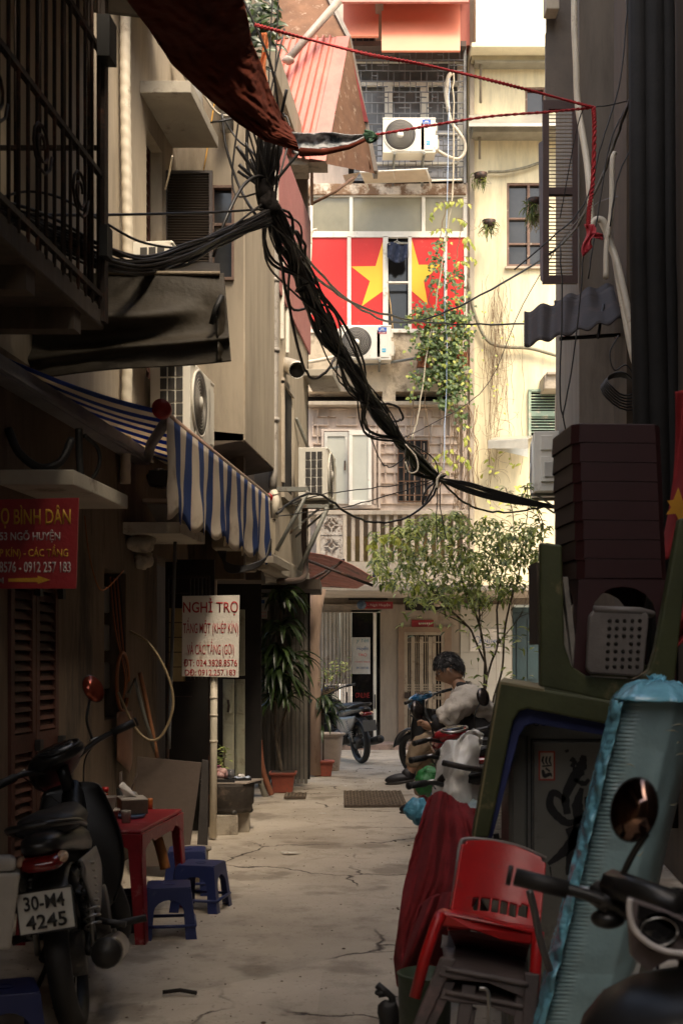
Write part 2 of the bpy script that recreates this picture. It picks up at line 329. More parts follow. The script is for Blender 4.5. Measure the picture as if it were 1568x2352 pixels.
part('door', TEAL, lambda m: (m.pbox(1180,1405,1240,1718,YF,.08), m.pbox(1186,1420,1206,1560,YF-.02,.03), m.pbox(1211,1420,1234,1560,YF-.02,.03), m.pbox(1186,1575,1206,1700,YF-.02,.03), m.pbox(1211,1575,1234,1700,YF-.02,.03)), t)
part('door_frame', M('teal_frame', (.008,.028,.03), .5), lambda m: (m.pbox(1176,1398,1181,1718,YF-.03,.1), m.pbox(1176,1395,1244,1406,YF-.04,.1)), t)
# folding glass door with poster
FOLD = M('beige_folding_metal', (.38,.33,.27), .6, var=.2, scale=5, dirt=((.2,.12,.08), .15, 7))
def f(m):
    for i in range(9): m.pbox(738+i*4.6, 1406, 742+i*4.6, 1712, YF-.06+.02*(i % 2), .03)
    for i in range(7): m.pbox(782+i*3.6, 1406, 785+i*3.6, 1712, YF-.10+.02*(i % 2), .03)
fd = part('folding_door', FOLD, f, t)
part('handle', BARK_IRON, lambda m: m.tube([W(797,1590,YF-.12),W(797,1615,YF-.14),W(797,1640,YF-.12)], .012), fd)
gd = part('glass_door', M('black_glass', (.01,.009,.009), .06, bump=0), lambda m: m.pbox(808,1406,873,1712,YF+.05,.03), t)
part('door_frame', WHITEFR, lambda m: (m.pbox(857,1406,864,1712,YF-.0,.05), m.pbox(806,1401,874,1407,YF-.0,.05)), t)
part('handle', BLACK, lambda m: m.pbox(859,1595,862,1628,YF-.03,.03), gd)
po = part('poster', M('poster_paper', (.50,.50,.48), .7), lambda m: m.pbox(808,1464,850,1548,YF+.03,.006), gd)
RED = M('sign_red', (.20,.010,.014), .6); BLUEI = M('ink_blue', (.03,.10,.28), .7); TEALI = M('ink_teal', (.05,.25,.3), .7); REDI = M('ink_red', (.6,.04,.04), .6)
for body, py, wd, ht, mt in [('ý Yên', 1472, 28, 12, TEALI), ('Huyện', 1490, 26, 12, BLUEI), ('TRỌ', 1505, 20, 8, REDI), ('0912257183', 1534, 28, 5, BLUEI), ('P.CHO THUÊ', 1520, 34, 4, REDI)]:
    text(body, mt, face_cam(W(832, py, YF+.029)), wd*YF/F, ht*YF/F, parent=po, shear=.2 if py < 1500 else 0)
for body, py in [('ONLINE', 1597), ('PHONE', 1650)]:
    text(body, M('neon_dim_red', (.30,.012,.012), .5), face_cam(W(832, py, YF+.045)), 32*YF/F, 12*YF/F, parent=gd)
part('transom', DARKIN, lambda m: m.pbox(800,1360,890,1378,YF+.08,.1), t)
part('transom', DARKIN, lambda m: m.pbox(930,1360,1040,1402,YF-.01,.1), t)
part('wall_lamp', M('cloudy_lamp', (.45,.36,.28), .3, bump=0), lambda m: m.ell(W(1005,1385,YF-.15), (.07,.07,.06), 14, 9), t)
part('step_block', M('step_pink', (.35,.25,.2), .9), lambda m: m.pbox(690,1708,1180,1719,YF-.25,.3), t, bevel=.01)
# metal grille door
DOORM = M('tan_metal_door', (.30,.24,.17), .55, metal=.15, var=.25, scale=4, dirt=((.14,.09,.05), .2, 5))
def f(m):
    m.pbox(914,1440,928,1714,YF-.05,.1); m.pbox(1020,1440,1036,1714,YF-.05,.1); m.pbox(928,1440,1020,1452,YF-.05,.1)
md_ = part('door_frame', M('brown_metal_frame', (.21,.14,.09), .6, var=.2), f, t)
def f(m):
    for x0, x1 in ((928,936),(1013,1020)): m.pbox(x0,1452,x1,1714,YF-.04,.05)
    for y in (1452, 1706): m.pbox(928,y,1020,y+7,YF-.041,.05)
    for x in (942.5, 962, 982): m.pbox(x+1,1462,x+10,1706,YF-.05,.04)
    for x in (939, 955, 959, 975, 979, 995, 999, 1006): m.pbox(x,1460,x+1.8,1706,YF-.03,.03)
    for y in (1474, 1572, 1578, 1584, 1600, 1604, 1676, 1682, 1688): m.pbox(934,y,1014,y+2.4,YF-.045,.02)
    m.pbox(993,1462,999,1706,YF-.045,.04)
sd_ = part('metal_door', DOORM, f, t)
part('lock', BARK_IRON, lambda m: m.pbox(929,1590,941,1604,YF-.075,.03), sd_)
part('door_backing', DARKIN, lambda m: m.pbox(928,1452,1020,1714,YF+.1,.05), t)
s_ = part('house_plate', RED, lambda m: m.pbox(945,1424,995,1440,YF-.03,.02), t)
part('faint_print', M('faded_white_ink', (.5,.4,.36), .7), lambda m: [m.pbox(961+i*4.5,1430,964+i*4.5,1434,YF-.032,.003) for i in range(7)], s_)
s_ = part('shop_sign', RED, lambda m: m.pbox(836,1382,902,1398,YF-.12,.04), t)
text('- Ngõ Huyện', M('faded_white_ink', (.5,.4,.36), .7), face_cam(W(870,1390,YF-.121)), 52*YF/F, 8*YF/F, parent=s_)
part('lamp_disc', M('sign_disc_dark', (.05,.08,.12), .4), lambda m: (m.lathe([(0,0),(.075,0),(.075,.05),(0,.05)], face_cam(W(830,1389,YF-.10))), m.lathe([(.045,-.01),(.06,.052),(.03,.055)], face_cam(W(830,1389,YF-.12)))), t)
# stained letters plate on tile
s_ = part('wall_plaque', M('plaque_white', (.6,.55,.48), .5), lambda m: m.pbox(1079,1445,1150,1496,YF-.035,.012), t)
text('0974274933', BLUEI, face_cam(W(1125,1473,YF-.036)), 50*YF/F, 8*YF/F, parent=s_)
def f(m):
    pts = [W(1096+6*math.cos(a/8*2*math.pi), 1470+9*math.sin(a/8*2*math.pi), YF-.04) for a in range(9)]; m.tube(pts, .004, 4)
    m.tube([W(1084,1488,YF-.04),W(1100,1482,YF-.04),W(1118,1488,YF-.04),W(1138,1484,YF-.04)], .003, 4)
part('drawing', BLUEI, f, s_)
# window row above flag
fr = part('window_frame', WHITEFR, lambda m: [m.pbox(*q, YF-.0, .06) for q in ((712,445,1072,452),(712,531,1072,542),(712,452,718,531),(802,452,810,531),(968,452,976,531),(1064,452,1072,531))], t, bevel=.004)
for x0, x1 in ((718,802),(810,968),(976,1064)): part('pane', GLASSP, lambda m: m.pbox(x0,452,x1,531,YF+.03,.01), fr)
part('window_frame', WHITEFR, lambda m: [m.pbox(*q, YF-.01, .07) for q in ((708,755,1072,764),(708,542,715,756),(797,542,806,756),(879,542,888,756),(937,542,945,756),(1019,542,1026,756),(1065,542,1072,756),(888,646,937,650),(888,542,891,756),(715,541,1066,545))], t, bevel=.004)
# flag panels (flat vinyl on the panes)
FR = M('flag_red', (.66,.018,.014), .5, var=.12, scale=2, bump=.03, dirt=((.75,.2,.12), .02, 8)); FY = M('flag_yellow', (.90,.52,.03), .5, var=.08, scale=2, bump=.02)
for k, (x0, x1) in enumerate(((715,797),(806,879),(945,1019),(1026,1065))):
    p_ = part('flag_panel', FR, lambda m: m.pbox(x0,545,x1,755,YF+.012,.012), t)
    st = {1: [(878.9,554),(862,611.2),(806.2,612),(849,645.6),(830,703.5),(878.9,668.5)], 2: [(945.1,549),(961,608),(1010,608),(972.6,645),(982,700),(945.1,668)]}.get(k)
    if st: part('half_star', FY, lambda m: m.prism([W(x, y, YF+.009) for x, y in st], (0, .002, 0)), p_)
part('dark_window', GLASS, lambda m: m.pbox(888,542,937,756,YF+.28,.01), t)
part('curtain_rail', WHITEFR, lambda m: m.pbox(888,556,937,560,YF+.1,.02), t)
# lattice wall grid with raised bars
LAT = M('pinkish_lattice_paint', (.58,.47,.38), .8, var=.2, scale=4, dirt=((.28,.17,.1), .25, 7))
def f(m):
    ys = [938,955,975,1000,1018,1040,1061,1084,1108,1132,1155]; xs = [717,728,752,772,797,818,838,862,884,905,930,950,972,990,1012,1032,1052]
    for i, y in enumerate(ys):
        for j in range(len(xs)-1):
            if 740 < xs[j] < 858 and 985 < y < 1165: continue
            if (i+j) % 3 != 1 or y > 985: m.pbox(xs[j], y, xs[j+1], y+2.4, YF+.065, .04)
    for j, x in enumerate(xs):
        for i in range(len(ys)-1):
            if 740 < x < 862 and ys[i+1] > 985: continue
            if (i*2+j) % 3: m.pbox(x, ys[i], x+2.4, ys[i+1]+2, YF+.055, .05)
part('lattice_grille', LAT, f, t)
wf = part('window_frame', PL_PINK, lambda m: [m.pbox(*q, YF+.0, .1) for q in ((738,985,866,990),(738,1158,866,1168),(738,990,744,1160),(858,990,864,1160),(868,985,874,1168))], t)
SHW = M('greenish_white_panel', (.52,.52,.44), .5, var=.08, scale=3, bump=.02)
def shut(m, x0, x1, y0, y1, Y, w=7):
    m.pbox(x0,y0,x1,y0+w+3,Y,.04); m.pbox(x0,y1-w-3,x1,y1,Y,.04); m.pbox(x0,y0+w+3,x0+w,y1-w-3,Y,.04); m.pbox(x1-w,y0+w+3,x1,y1-w-3,Y,.04)
a_ = part('shutter_leaf', M('grey_white_metal', (.56,.54,.47), .5, var=.08), lambda m: shut(m,745,799,992,1157,YF-.03), t); part('panel', SHW, lambda m: m.pbox(751,1000,793,1149,YF-.01,.02), a_)
part('handle', BARK_IRON, lambda m: m.pbox(790,1058,793,1080,YF-.06,.03), a_)
a_ = part('shutter_leaf', WHITEFR, lambda m: shut(m,801,853,988,1160,YF-.22,8), t, bevel=.004); part('panel', SHW, lambda m: m.pbox(808,998,846,1150,YF-.20,.02), a_)
# dark barred window behind creeper
part('dark_window', GLASS, lambda m: m.pbox(915,1012,982,1150,YF+.06,.02), t)
part('window_bars', RUST, lambda m: [m.pbox(x,1010,x+2,1152,YF-.0,.03) for x in (913,926,939,952,966,981)]+[m.pbox(913,y,983,y+2,YF-.005,.03) for y in (1010,1040,1072,1104,1136,1151)], t)
# balcony
BZ = M('carved_breeze_block', (.55,.49,.41), .9, var=.35, scale=14, dirt=((.2,.13,.09), .35, 12), bump=.9)
def f(m):
    for cy in (1206, 1255):
        c = W(761, cy, YF-.3); s = 25*YF/F
        for k in range(4):       # frame of a square with corner blocks, leaving a pierced diamond
            a = k*math.pi/2; ux, uz = math.cos(a), math.sin(a); vx, vz = -uz, ux
            P = lambda u, v: Vector((c.x+(ux*u+vx*v)*s, YF-.3, c.z+(uz*u+vz*v)*s))
            m.prism([P(1,1), P(1,-.0), P(.78,-.0), P(.0,.78), P(.0,1)], (0, .08, 0))
            m.prism([P(.72,.06), P(.72,-.06), P(.28,-.06), P(.28,.06)], (0, .06, 0))
            m.prism([P(.42,.30), P(.34,.38), P(.62,.66-.28), P(.66,.34-.02)], (0, .06, 0))
        m.tube([Vector((c.x+math.cos(q/12*6.2832)*.26*s, YF-.27, c.z+math.sin(q/12*6.2832)*.26*s)) for q in range(13)], .02, 6)
    m.pbox(735,1179,787,1183,YF-.3,.08); m.pbox(735,1280,787,1284,YF-.3,.08)
part('breeze_block', BZ, f, t)
part('balcony_post', PL_WHITE, lambda m: (m.pbox(726,1181,735,1345,YF-.31,.12), m.pbox(787,1181,796,1345,YF-.31,.12), m.pbox(700,1181,712,1345,YF-.31,.12)), t, bevel=.006)
for i in range(13): part('baluster', PL_WHITE, lambda m: (m.pbox(806+i*19.5,1182,815+i*19.5,1290,YF-.27,.07),), t, bevel=.01)
part('balcony_floor', CONC, lambda m: (m.pbox(700,1290,1075,1345,YF-.3,.7),), t)
part('balcony_back_wall', M('ochre_wall', (.50,.36,.16), .9), lambda m: m.pbox(790,1232,1060,1290,YF+.55,.04), t)
# upper floor: dark glazing, posts, lattice grille
part('wall', PL_PINK, lambda m: (m.pbox(700,-330,800,1180,YF+.56,.05),), t)
part('dark_glazing', M('grey_glass', (.13,.13,.13), .2, var=.35, scale=1.2), lambda m: (m.pbox(812,118,1062,415,YF+.3,.02),), t)
part('window_post', WHITEFR, lambda m: [m.pbox(*q, YF+.2, .06) for q in ((883,196,901,285),(965,196,984,285),(1050,112,1063,415),(868,110,875,135),(812,186,1052,196),(812,112,1052,117),(812,134,1052,142),(812,372,1052,377),(812,305,1052,309))], t)
NEW = M('film_on_glass', (.42,.43,.47), .35, var=.35, scale=2)
part('filmed_pane', NEW, lambda m: m.pbox(866,300,1050,414,YF+.26,.02), t)
def f(m):
    rr = random.Random(3)
    xs = [815+i*12.6 for i in range(20)]; ys = [112+i*24.5 for i in range(13)]
    for i, y in enumerate(ys):
        m.pbox(812, y, 1066, y+1.9, YF-.16, .02)
        for j, x in enumerate(xs):
            if (i*2+j) % 3 and i < 12: m.pbox(x, y, x+1.7, y+24.5, YF-.15, .02)
            if rr.random() < .35 and i < 12: m.pbox(x, y+12, x+12.6, y+13.6, YF-.155, .02)
    m.pbox(1064,105,1070,420,YF-.17,.06)
part('window_grille', M('grey_grille_iron', (.17,.17,.17), .6, metal=.2, var=.25), f, t)
part('soffit', M('dark_soffit', (.11,.08,.07), .9), lambda m: (m.pbox(786,94,1070,106,YF-.3,.9),), t)
part('upper_wall', REDSHEET, lambda m: (m.pbox(1055,-40,1078,104,YF-.05,.3),), t)
part('dark_window', DARKIN, lambda m: m.pbox(790,40,1056,96,YF+.2,.03), t)
part('window_bars', RUST, lambda m: [m.pbox(x,46,x+2.4,96,YF+.05,.02) for x in (800,815,832,846,858,900,915,932,948,965,982,1000,1018,1034,1048)]+[m.pbox(795,66,1052,69,YF+.05,.02)], t)
part('upper_column', PL_WHITE, lambda m: m.pbox(862,0,880,106,YF-.25,.2), t, bevel=.01)
AWR = M('faded_orange_awning', (.80,.27,.16), .55, var=.08, scale=1.5, bump=.03)
def slope(m, x0, x1, y0, y1, Yb, Yt, th=.02):
    a, b, c, e = W(x0,y1,Yb), W(x1,y1,Yb), W(x1,y0,Yt), W(x0,y0,Yt)
    m.prism([a, b, c, e], (0, .02, -th))
part('canopy_sheet', AWR, lambda m: (slope(m,788,869,8,83,YF-.55,YF-.1), slope(m,876,1056,-2,116,YF-.75,YF-.1)), t)
part('canopy_roof', REDSHEET, lambda m: slope(m,780,1076,-60,4,YF-.8,YF), t)
# ================================================================ YELLOW HOUSE
t = thing('yellow_house', 'tall yellow plastered house on the right end with creeper stems and a brown window', 'house', (W(1200,0,YF).x, YF, 0))
YL = t
def f(m):
    Y = YF+.03
    for q in ((1076,-330,1420,200),(1076,200,1205,262),(1252,200,1420,262),(1076,262,1420,420),(1076,420,1163,612),(1246,420,1420,612),(1076,612,1420,895),(1076,895,1213,1000),(1290,895,1420,1000),(1076,1000,1420,1345)): m.pbox(*q, Y, .35)
part('wall', PL_YEL, f, t)
part('upper_parapet', M('pale_lime_wash', (.90,.83,.60), .9, var=.08), lambda m: m.pbox(1092,-330,1420,98,YF-.35,.4), t)
part('cornice', M('cream_cornice', (.80,.73,.52), .8, var=.1), lambda m: m.pbox(1082,97,1420,108,YF-.45,.6), t, bevel=.01)
part('beam', M('grey_cream_band', (.40,.36,.24), .9, var=.2), lambda m: (m.pbox(1082,108,1420,138,YF-.18,.25),), t)
part('gutter_band', M('grey_band', (.3,.28,.22), .8), lambda m: m.pbox(1090,138,1420,143,YF-.2,.25), t)
part('side_strip', PL_WHITE, lambda m: (m.pbox(1078,-40,1089,1345,YF-.05,.1),), t, bevel=.008)
part('canopy', M('tin_canopy', (.50,.48,.42), .35, metal=.6, var=.2), lambda m: (slope(m,1076,1420,262,285,YF-.5,YF),m.pbox(1076,283,1420,290,YF-.5,.02)), t)
part('canopy_beam', M('grey_band', (.3,.28,.22), .8), lambda m: m.pbox(1085,290,1420,303,YF-.3,.33), t, bevel=.006)
WB = M('brown_window_wood', (.17,.10,.07), .7, var=.3, scale=6, dirt=((.5,.42,.32), .15, 9))
def win(x0, y0, x1, y1, mx, my, parent, Y=YF+.06):
    w_ = part('window', GLASS, lambda m: m.pbox(x0,y0,x1,y1,Y+.05,.02), parent)
    def g_(m):
        for q in ((x0,y0,x1,y0+5),(x0,y1-5,x1,y1),(x0,y0+5,x0+5,y1-5),(x1-5,y0+5,x1,y1-5)): m.pbox(*q, Y-.02, .05)
        for x in mx: m.pbox(x,y0+5,x+6,y1-5,Y-.015,.045)
        for y in my: m.pbox(x0+5,y,x1-5,y+4,Y-.01,.04)
    part('frame', WB, g_, w_); return w_
w_ = win(1163,420,1248,612,(1210,),(500,558),t)
part('sill', PL_WHITE, lambda m: m.pbox(1160,611,1252,616,YF-.02,.1), w_)
win(1205,200,1252,262,(),(),t)
def f(m):
    m.pbox(1213,897,1219,1000,YF-.03,.05); m.pbox(1213,893,1290,899,YF-.03,.05); m.pbox(1219,944,1290,956,YF-.025,.05)
    for i in range(15): 
        y = 901+i*6.6
        if 942 < y < 957: continue
        a = W(1219,y,YF-.02); b = W(1290,y,YF-.02); m.prism([a, b, b+Vector((0,.03,.022)), a+Vector((0,.03,.022))], (0, .008, -.004))
part('green_shutter', GREENL, f, t)
part('shutter_backing', DARKIN, lambda m: m.pbox(1213,895,1290,1000,YF+.1,.05), t)
part('slab', CONC, lambda m: (m.pbox(1256,853,1310,860,YF-.45,.5), m.pbox(1249,860,1310,893,YF-.4,.45)), t, bevel=.01)
part('downpipe', M('olive_pipe', (.24,.20,.14), .6), lambda m: (m.tube([W(1103,112,YF-.12),W(1103,236,YF-.12)], .022), m.tube([W(1101,292,YF-.1),W(1101,365,YF-.1)], .02)), t)
part('stem_pipe', M('grey_green_hose', (.24,.22,.15), .7, var=.4, scale=12), lambda m: (m.tube(smoothpts([W(1076,640,YF-.02),W(1082,690,YF-.05),W(1098,745,YF-.05),W(1122,785,YF-.05),W(1160,797,YF-.05),W(1215,800,YF-.05),W(1282,818,YF-.05)]), .028, 8),), t)
part('stem_pipe', M('grey_green_hose', (.24,.22,.15), .7), lambda m: (m.tube(smoothpts([W(1120,395,YF-.05),W(1160,394,YF-.06),W(1205,385,YF-.05),W(1238,374,YF-.04)]), .025, 8)), t)
part('tin_hood', M('tin_canopy', (.50,.48,.42), .35, metal=.6, var=.2), lambda m: (m.prism([W(1120,1012,YF-.6),W(1212,1006,YF-.6),W(1225,1000,YF),W(1140,1003,YF)], (0,0,-.02)), m.prism([W(1120,1012,YF-.6),W(1212,1007,YF-.6),W(1212,1030,YF-.59),W(1120,1030,YF-.59)], (0,.01,0)), m.prism([W(1120,1028,YF-.58),W(1212,1050,YF-.3),W(1212,1028,YF-.3)], (0,.02,0))), t)
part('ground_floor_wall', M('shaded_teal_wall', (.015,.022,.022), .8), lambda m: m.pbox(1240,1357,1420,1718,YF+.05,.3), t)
# ================================================================ LEFT SIDE
AW = -2.4; AB = -1.86
# near house with barred balcony
t = thing('balcony_house', 'dark house at the near left with an iron barred balcony, brown shutters and concrete hoods', 'house', S(AW, 7, 0))
LH = t
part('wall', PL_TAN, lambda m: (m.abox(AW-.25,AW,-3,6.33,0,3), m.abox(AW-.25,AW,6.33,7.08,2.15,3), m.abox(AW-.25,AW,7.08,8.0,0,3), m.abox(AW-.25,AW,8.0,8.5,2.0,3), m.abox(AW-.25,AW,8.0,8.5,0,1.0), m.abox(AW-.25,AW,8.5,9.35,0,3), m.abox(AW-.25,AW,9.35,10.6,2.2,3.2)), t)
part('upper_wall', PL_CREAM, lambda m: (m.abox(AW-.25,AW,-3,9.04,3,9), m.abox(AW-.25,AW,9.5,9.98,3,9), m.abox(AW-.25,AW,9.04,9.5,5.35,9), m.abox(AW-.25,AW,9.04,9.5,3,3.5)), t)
part('balcony_slab', PL_DARK, lambda m: (m.abox(AW,-1.8,-2,6.0,3.02,3.12), m.abox(AW,-1.8,-2,6.0,6.4,6.6)), t, bevel=.01)
for y in (3.6,4.3,5.0,5.6): part('balcony_beam', PL_DARK, lambda m: m.abox(AW,-1.82,y,y+.1,2.92,3.02), t)
def f(m):
    y = 3.6
    while y < 6.0: m.tube([S(-1.8,y,3.1), S(-1.8,y,6.4)], .009, 5); y += .105
    for z in (3.16,3.75,4.35,4.95,5.5,6.1): m.abox(-1.815,-1.79,3.6,5.99,z,z+.025)
    for x in range(5): a = AW+x*.12+.05; m.tube([S(a,5.98,3.1), S(a,5.98,6.4)], .009, 5)
    for z in (3.16,3.9,4.7,5.5): m.hexa([S(AW,5.97,z),S(-1.8,5.97,z),S(-1.8,5.99,z),S(AW,5.99,z),S(AW,5.97,z+.02),S(-1.8,5.97,z+.02),S(-1.8,5.99,z+.02),S(AW,5.99,z+.02)])
    m.abox(-1.82,-1.78,5.94,6.0,3.05,6.4)
part('iron_bars', BARK_IRON, f, t)
if True:
    for k in range(4):
        cy = 4.1+k*.5; pts = []
        for q in range(22):
            a = q/21*4*math.pi; r = .03+.09*q/21; pts.append(S(-1.79, cy+r*math.cos(a), 3.55+r*math.sin(a)))
        for dz in (0,1.6): part('scroll', BARK_IRON, lambda m: m.tube([p+Vector((0,0,dz)) for p in pts], .007, 5), t)
part('latch_box', BLACK, lambda m: m.abox(-1.79,-1.73,5.85,5.97,4.3,4.5), t); part('latch_box', BLACK, lambda m: m.abox(-1.79,-1.75,5.88,5.97,3.35,3.5), t)
BSH = M('dark_brown_shutter_paint', (.07,.022,.012), .7, var=.3, scale=6)
def louv(m, a, Y0, Y1, z0, z1, st=.055, fr=.05):
    m.abox(a,a+.035,Y0,Y0+fr,z0,z1); m.abox(a,a+.035,Y1-fr,Y1,z0,z1); m.abox(a,a+.035,Y0+fr,Y1-fr,z0,z0+fr); m.abox(a,a+.035,Y0+fr,Y1-fr,z1-fr,z1)
    z = z0+fr+.01
    while z < z1-fr-.02:
        m.hexa([S(a+.026,Y0+fr,z),S(a+.032,Y0+fr,z),S(a+.032,Y1-fr,z),S(a+.026,Y1-fr,z),S(a,Y0+fr,z+st*.8),S(a+.006,Y0+fr,z+st*.8),S(a+.006,Y1-fr,z+st*.8),S(a,Y1-fr,z+st*.8)]); z += st
for Y0, Y1 in ((6.34,6.70),(6.71,7.07)):
    sh = part('door_shutter', BSH, lambda m: (louv(m,AW-.02,Y0,Y1,.95,2.12), louv(m,AW-.02,Y0,Y1,.30,.95)), t)
    [part('hinge', BLACK, lambda m: m.abox(AW+.02,AW+.05,Y1-.03,Y1+.02,z,z+.06), sh) for z in (.9,1.75)]
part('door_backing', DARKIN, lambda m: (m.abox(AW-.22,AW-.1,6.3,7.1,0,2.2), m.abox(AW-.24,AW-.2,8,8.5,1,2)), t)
for Y0, Y1 in ((3.7,4.3),(4.5,5.1),(5.3,5.9)): part('balcony_shutter', M('worn_red_brown', (.16,.06,.035), .7), lambda m: louv(m,AW,Y0,Y1,3.2,5.2,.09), t)
# meter cabinet opening + louvred upper window
part('window_louvre', BSH, lambda m: louv(m,AW-.12,9.06,9.48,3.5,5.35,.085,.03), t)
part('window_reveal', M('ochre_reveal', (.40,.28,.10), .9), lambda m: m.abox(AW-.24,AW-.14,9.0,9.52,3.5,5.4), t)
CAP = M('grey_hood_concrete', (.40,.36,.29), .85, var=.2, scale=2.5, dirt=((.14,.11,.08), .2, 3))
part('window_hood', CAP, lambda m: (m.abox(AW,-2.03,8.86,9.82,5.52,5.61),), t, bevel=.006)
part('window_hood', CAP, lambda m: (m.abox(AW,-2.02,6.22,7.2,2.29,2.37),), t, bevel=.006)
part('window_hood', CAP, lambda m: (m.abox(AW,-2.0,8.42,9.2,2.27,2.35),), t, bevel=.006)
part('upper_hood', PL_CREAM, lambda m: (m.abox(AW,-2.02,7.9,9.1,6.22,6.32),), t)
part('mortar_lump', CONC, lambda m: (m.ell(S(AW+.08,8.6,2.22),(.1,.12,.06),jit=.5), m.ell(S(AW+.06,8.75,2.12),(.06,.1,.07),jit=.5)), t)
# house with the grey box bay
t = thing('bay_house', 'tall grey plastered house on the left whose upper floors jut out as a box bay', 'house', S(AB, 10.7, 0))
BH = t
def f(m):
    Y = 10.0
    def q(x0,x1,y0,y1): m.pbox(x0,y0,x1,y1,Y,.2)
    q(380,560,-300,425); q(380,486,425,1012); q(537,559,425,1012); q(486,537,640,1012); q(486,537,512,530)
    m.abox(AB-.15,AB,10.2,11.5,3.2,14)
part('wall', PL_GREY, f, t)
part('bay_side', PL_CREAM, lambda m: m.abox(AB,AB+.012,10.0,11.5,3.2,14), t)  # paler skin on the grey bay: light on this side put into colour
def f(m):
    m.hexa([S(AW,10.0,3.1),S(AB,10.0,3.2),S(AB,11.5,3.18),S(AW,11.5,3.08),S(AW,10.0,3.3),S(AB,10.0,3.25),S(AB,11.5,3.25),S(AW,11.5,3.3)])
part('bay_floor', PL_DARK, f, t)
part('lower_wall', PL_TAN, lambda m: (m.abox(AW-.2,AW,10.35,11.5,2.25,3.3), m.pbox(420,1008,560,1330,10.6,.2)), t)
part('corbel', PL_GREY, lambda m: (m.pbox(486,1165,556,1260,10.3,.3),), t, bevel=.02)
fr = part('window_frame', WB, lambda m: [m.pbox(*q_, 9.97, .06) for q_ in ((486,425,537,431),(486,636,537,642),(486,431,491,636),(532,431,537,636),(491,512,532,518))], t)
part('pane', GLASS, lambda m: (m.pbox(491,431,532,512,10.03,.01), m.pbox(491,530,532,636,10.03,.01)), fr)
# open louvred shutter leaf (perpendicular to the wall, facing us)
def f(m):
    Y = 9.62
    for q_ in ((375,391,488,397),(375,622,488,628),(375,397,384,622),(480,397,488,622)): m.pbox(*q_, Y, .035)
    for i in range(37):
        y = 398+i*6.1; a = W(384,y,Y+.005); b = W(480,y,Y+.005); m.prism([a,b,b+Vector((0,.022,.016)),a+Vector((0,.022,.016))],(0,.004,-.003))
    m.pbox(384,397,480,622,Y+.03,.004)
part('shutter_leaf', M('black_brown_shutter', (.055,.04,.03), .45, var=.3, scale=3), f, t)
# ground floor recess of bay house: dark passage with barred gate
part('ground_wall', PL_DARK, lambda m: (m.abox(AW-3,AW-2.6,5,16,0,5), m.abox(AW-1.2,AW-.9,8.0,14,0,3.5), m.abox(AW-1.2,AW-.25,9.28,9.35,0,2.3)), t)
part('recess_wall', M('ochre_inner_wall', (.35,.26,.12), .9), lambda m: (m.pbox(386,1395,425,1565,9.95,.05),), t)
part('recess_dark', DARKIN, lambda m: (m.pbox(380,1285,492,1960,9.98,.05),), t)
gt = part('barred_gate', BARK_IRON, lambda m: (m.pbox(384,1322,482,1327,9.6,.03), m.pbox(384,1322,388,1900,9.6,.03), [m.pbox(384,1327+i*34,440,1329+i*34,9.6,.015) for i in range(9)], [m.pbox(436+i*9,1327,438+i*9,1560,9.6,.015) for i in range(6)], m.pbox(478,1322,482,1900,9.6,.03)), t)
# far left house
t = thing('cladded_house', 'cream side house beyond the grey bay with red corrugated cladding on top', 'house', S(AB, 12.7, 0))
FLH = t
part('wall', PL_CREAM, lambda m: (m.abox(AB-.2,AB,11.62,14.0,2.32,5.0), m.abox(AB-.2,AB,11.5,14.0,7.0,7.3), m.abox(AB-.2,AB,11.62,14,5,6.2)), t)
part('wall_skirt', CONC, lambda m: (m.abox(AB-.1,AB+.015,11.1,14.0,2.22,2.4), m.abox(AW-.2,AB-.1,11.1,13.4,2.2,2.3)), t, bevel=.02)
part('return_wall', PL_TAN, lambda m: m.hexa([S(AB-1.6,13.9,2.3),S(AB,13.9,2.3),S(AB,14.0,2.3),S(AB-1.6,14.0,2.3),S(AB-1.6,13.9,7),S(AB,13.9,7),S(AB,14,7),S(AB-1.6,14,7)]), t)
CLAD = M('red_ribbed_cladding', (.36,.13,.12), .5, metal=.1, var=.15)
def f(m):
    Y = 11.75
    while Y < 14.0:
        zb = 4.97-(Y-11.5)*.02; m.abox(AB,AB+.022,Y,Y+.045,zb,6.45); m.abox(AB-.01,AB+.012,Y+.045,Y+.075,zb,6.45); Y += .075
part('ribbed_cladding', CLAD, f, t)
wfr = part('window_frame', PL_WHITE, lambda m: (m.abox(AB,AB+.03,12.0,12.05,3.15,4.15), m.abox(AB,AB+.03,12.65,12.7,3.0,4.0), m.abox(AB,AB+.03,12.0,12.7,4.12,4.18), m.abox(AB,AB+.03,12.0,12.7,3.0,3.08)), t)
part('pane', DARKIN, lambda m: m.abox(AB-.05,AB+.006,12.05,12.65,3.08,4.12), wfr)
part('window_frame', WHITEFR, lambda m: (m.abox(AB,AB+.03,11.95,12.0,4.55,5.3), m.abox(AB,AB+.03,12.3,12.35,4.5,5.3)), t)
part('window_hood', CAP, lambda m: (m.abox(AB,AB+.33,13.55,14.35,ZS(880,13.9),ZS(864,13.9)),), t, bevel=.01)
part('awning_rail', GREYIRON, lambda m: (m.tube([S(AB+.02,12.9,3.95), S(AB+.13,13.7,3.55), S(AB+.15,13.9,3.3)], .02, 6),), t)
du = part('vent_duct', M('foil_duct', (.72,.68,.60), .35, metal=.6, var=.2, scale=12, bump=.5), lambda m: m.tube([S(AB-.02,12.25,ZS(838,12.3)), S(AB+.06,12.2,ZS(842,12.2)), S(AB+.14,12.05,ZS(850,12.1)), S(AB+.17,11.9,ZS(856,12.0))], [.07,.08,.082,.08], 16, caps=False), t, solid=.004)
part('duct_mouth', DARKIN, lambda m: m.tube([S(AB+.15,12.0,ZS(853,12.0)), S(AB+.16,11.96,ZS(855,12.0))], .074, 16), du)
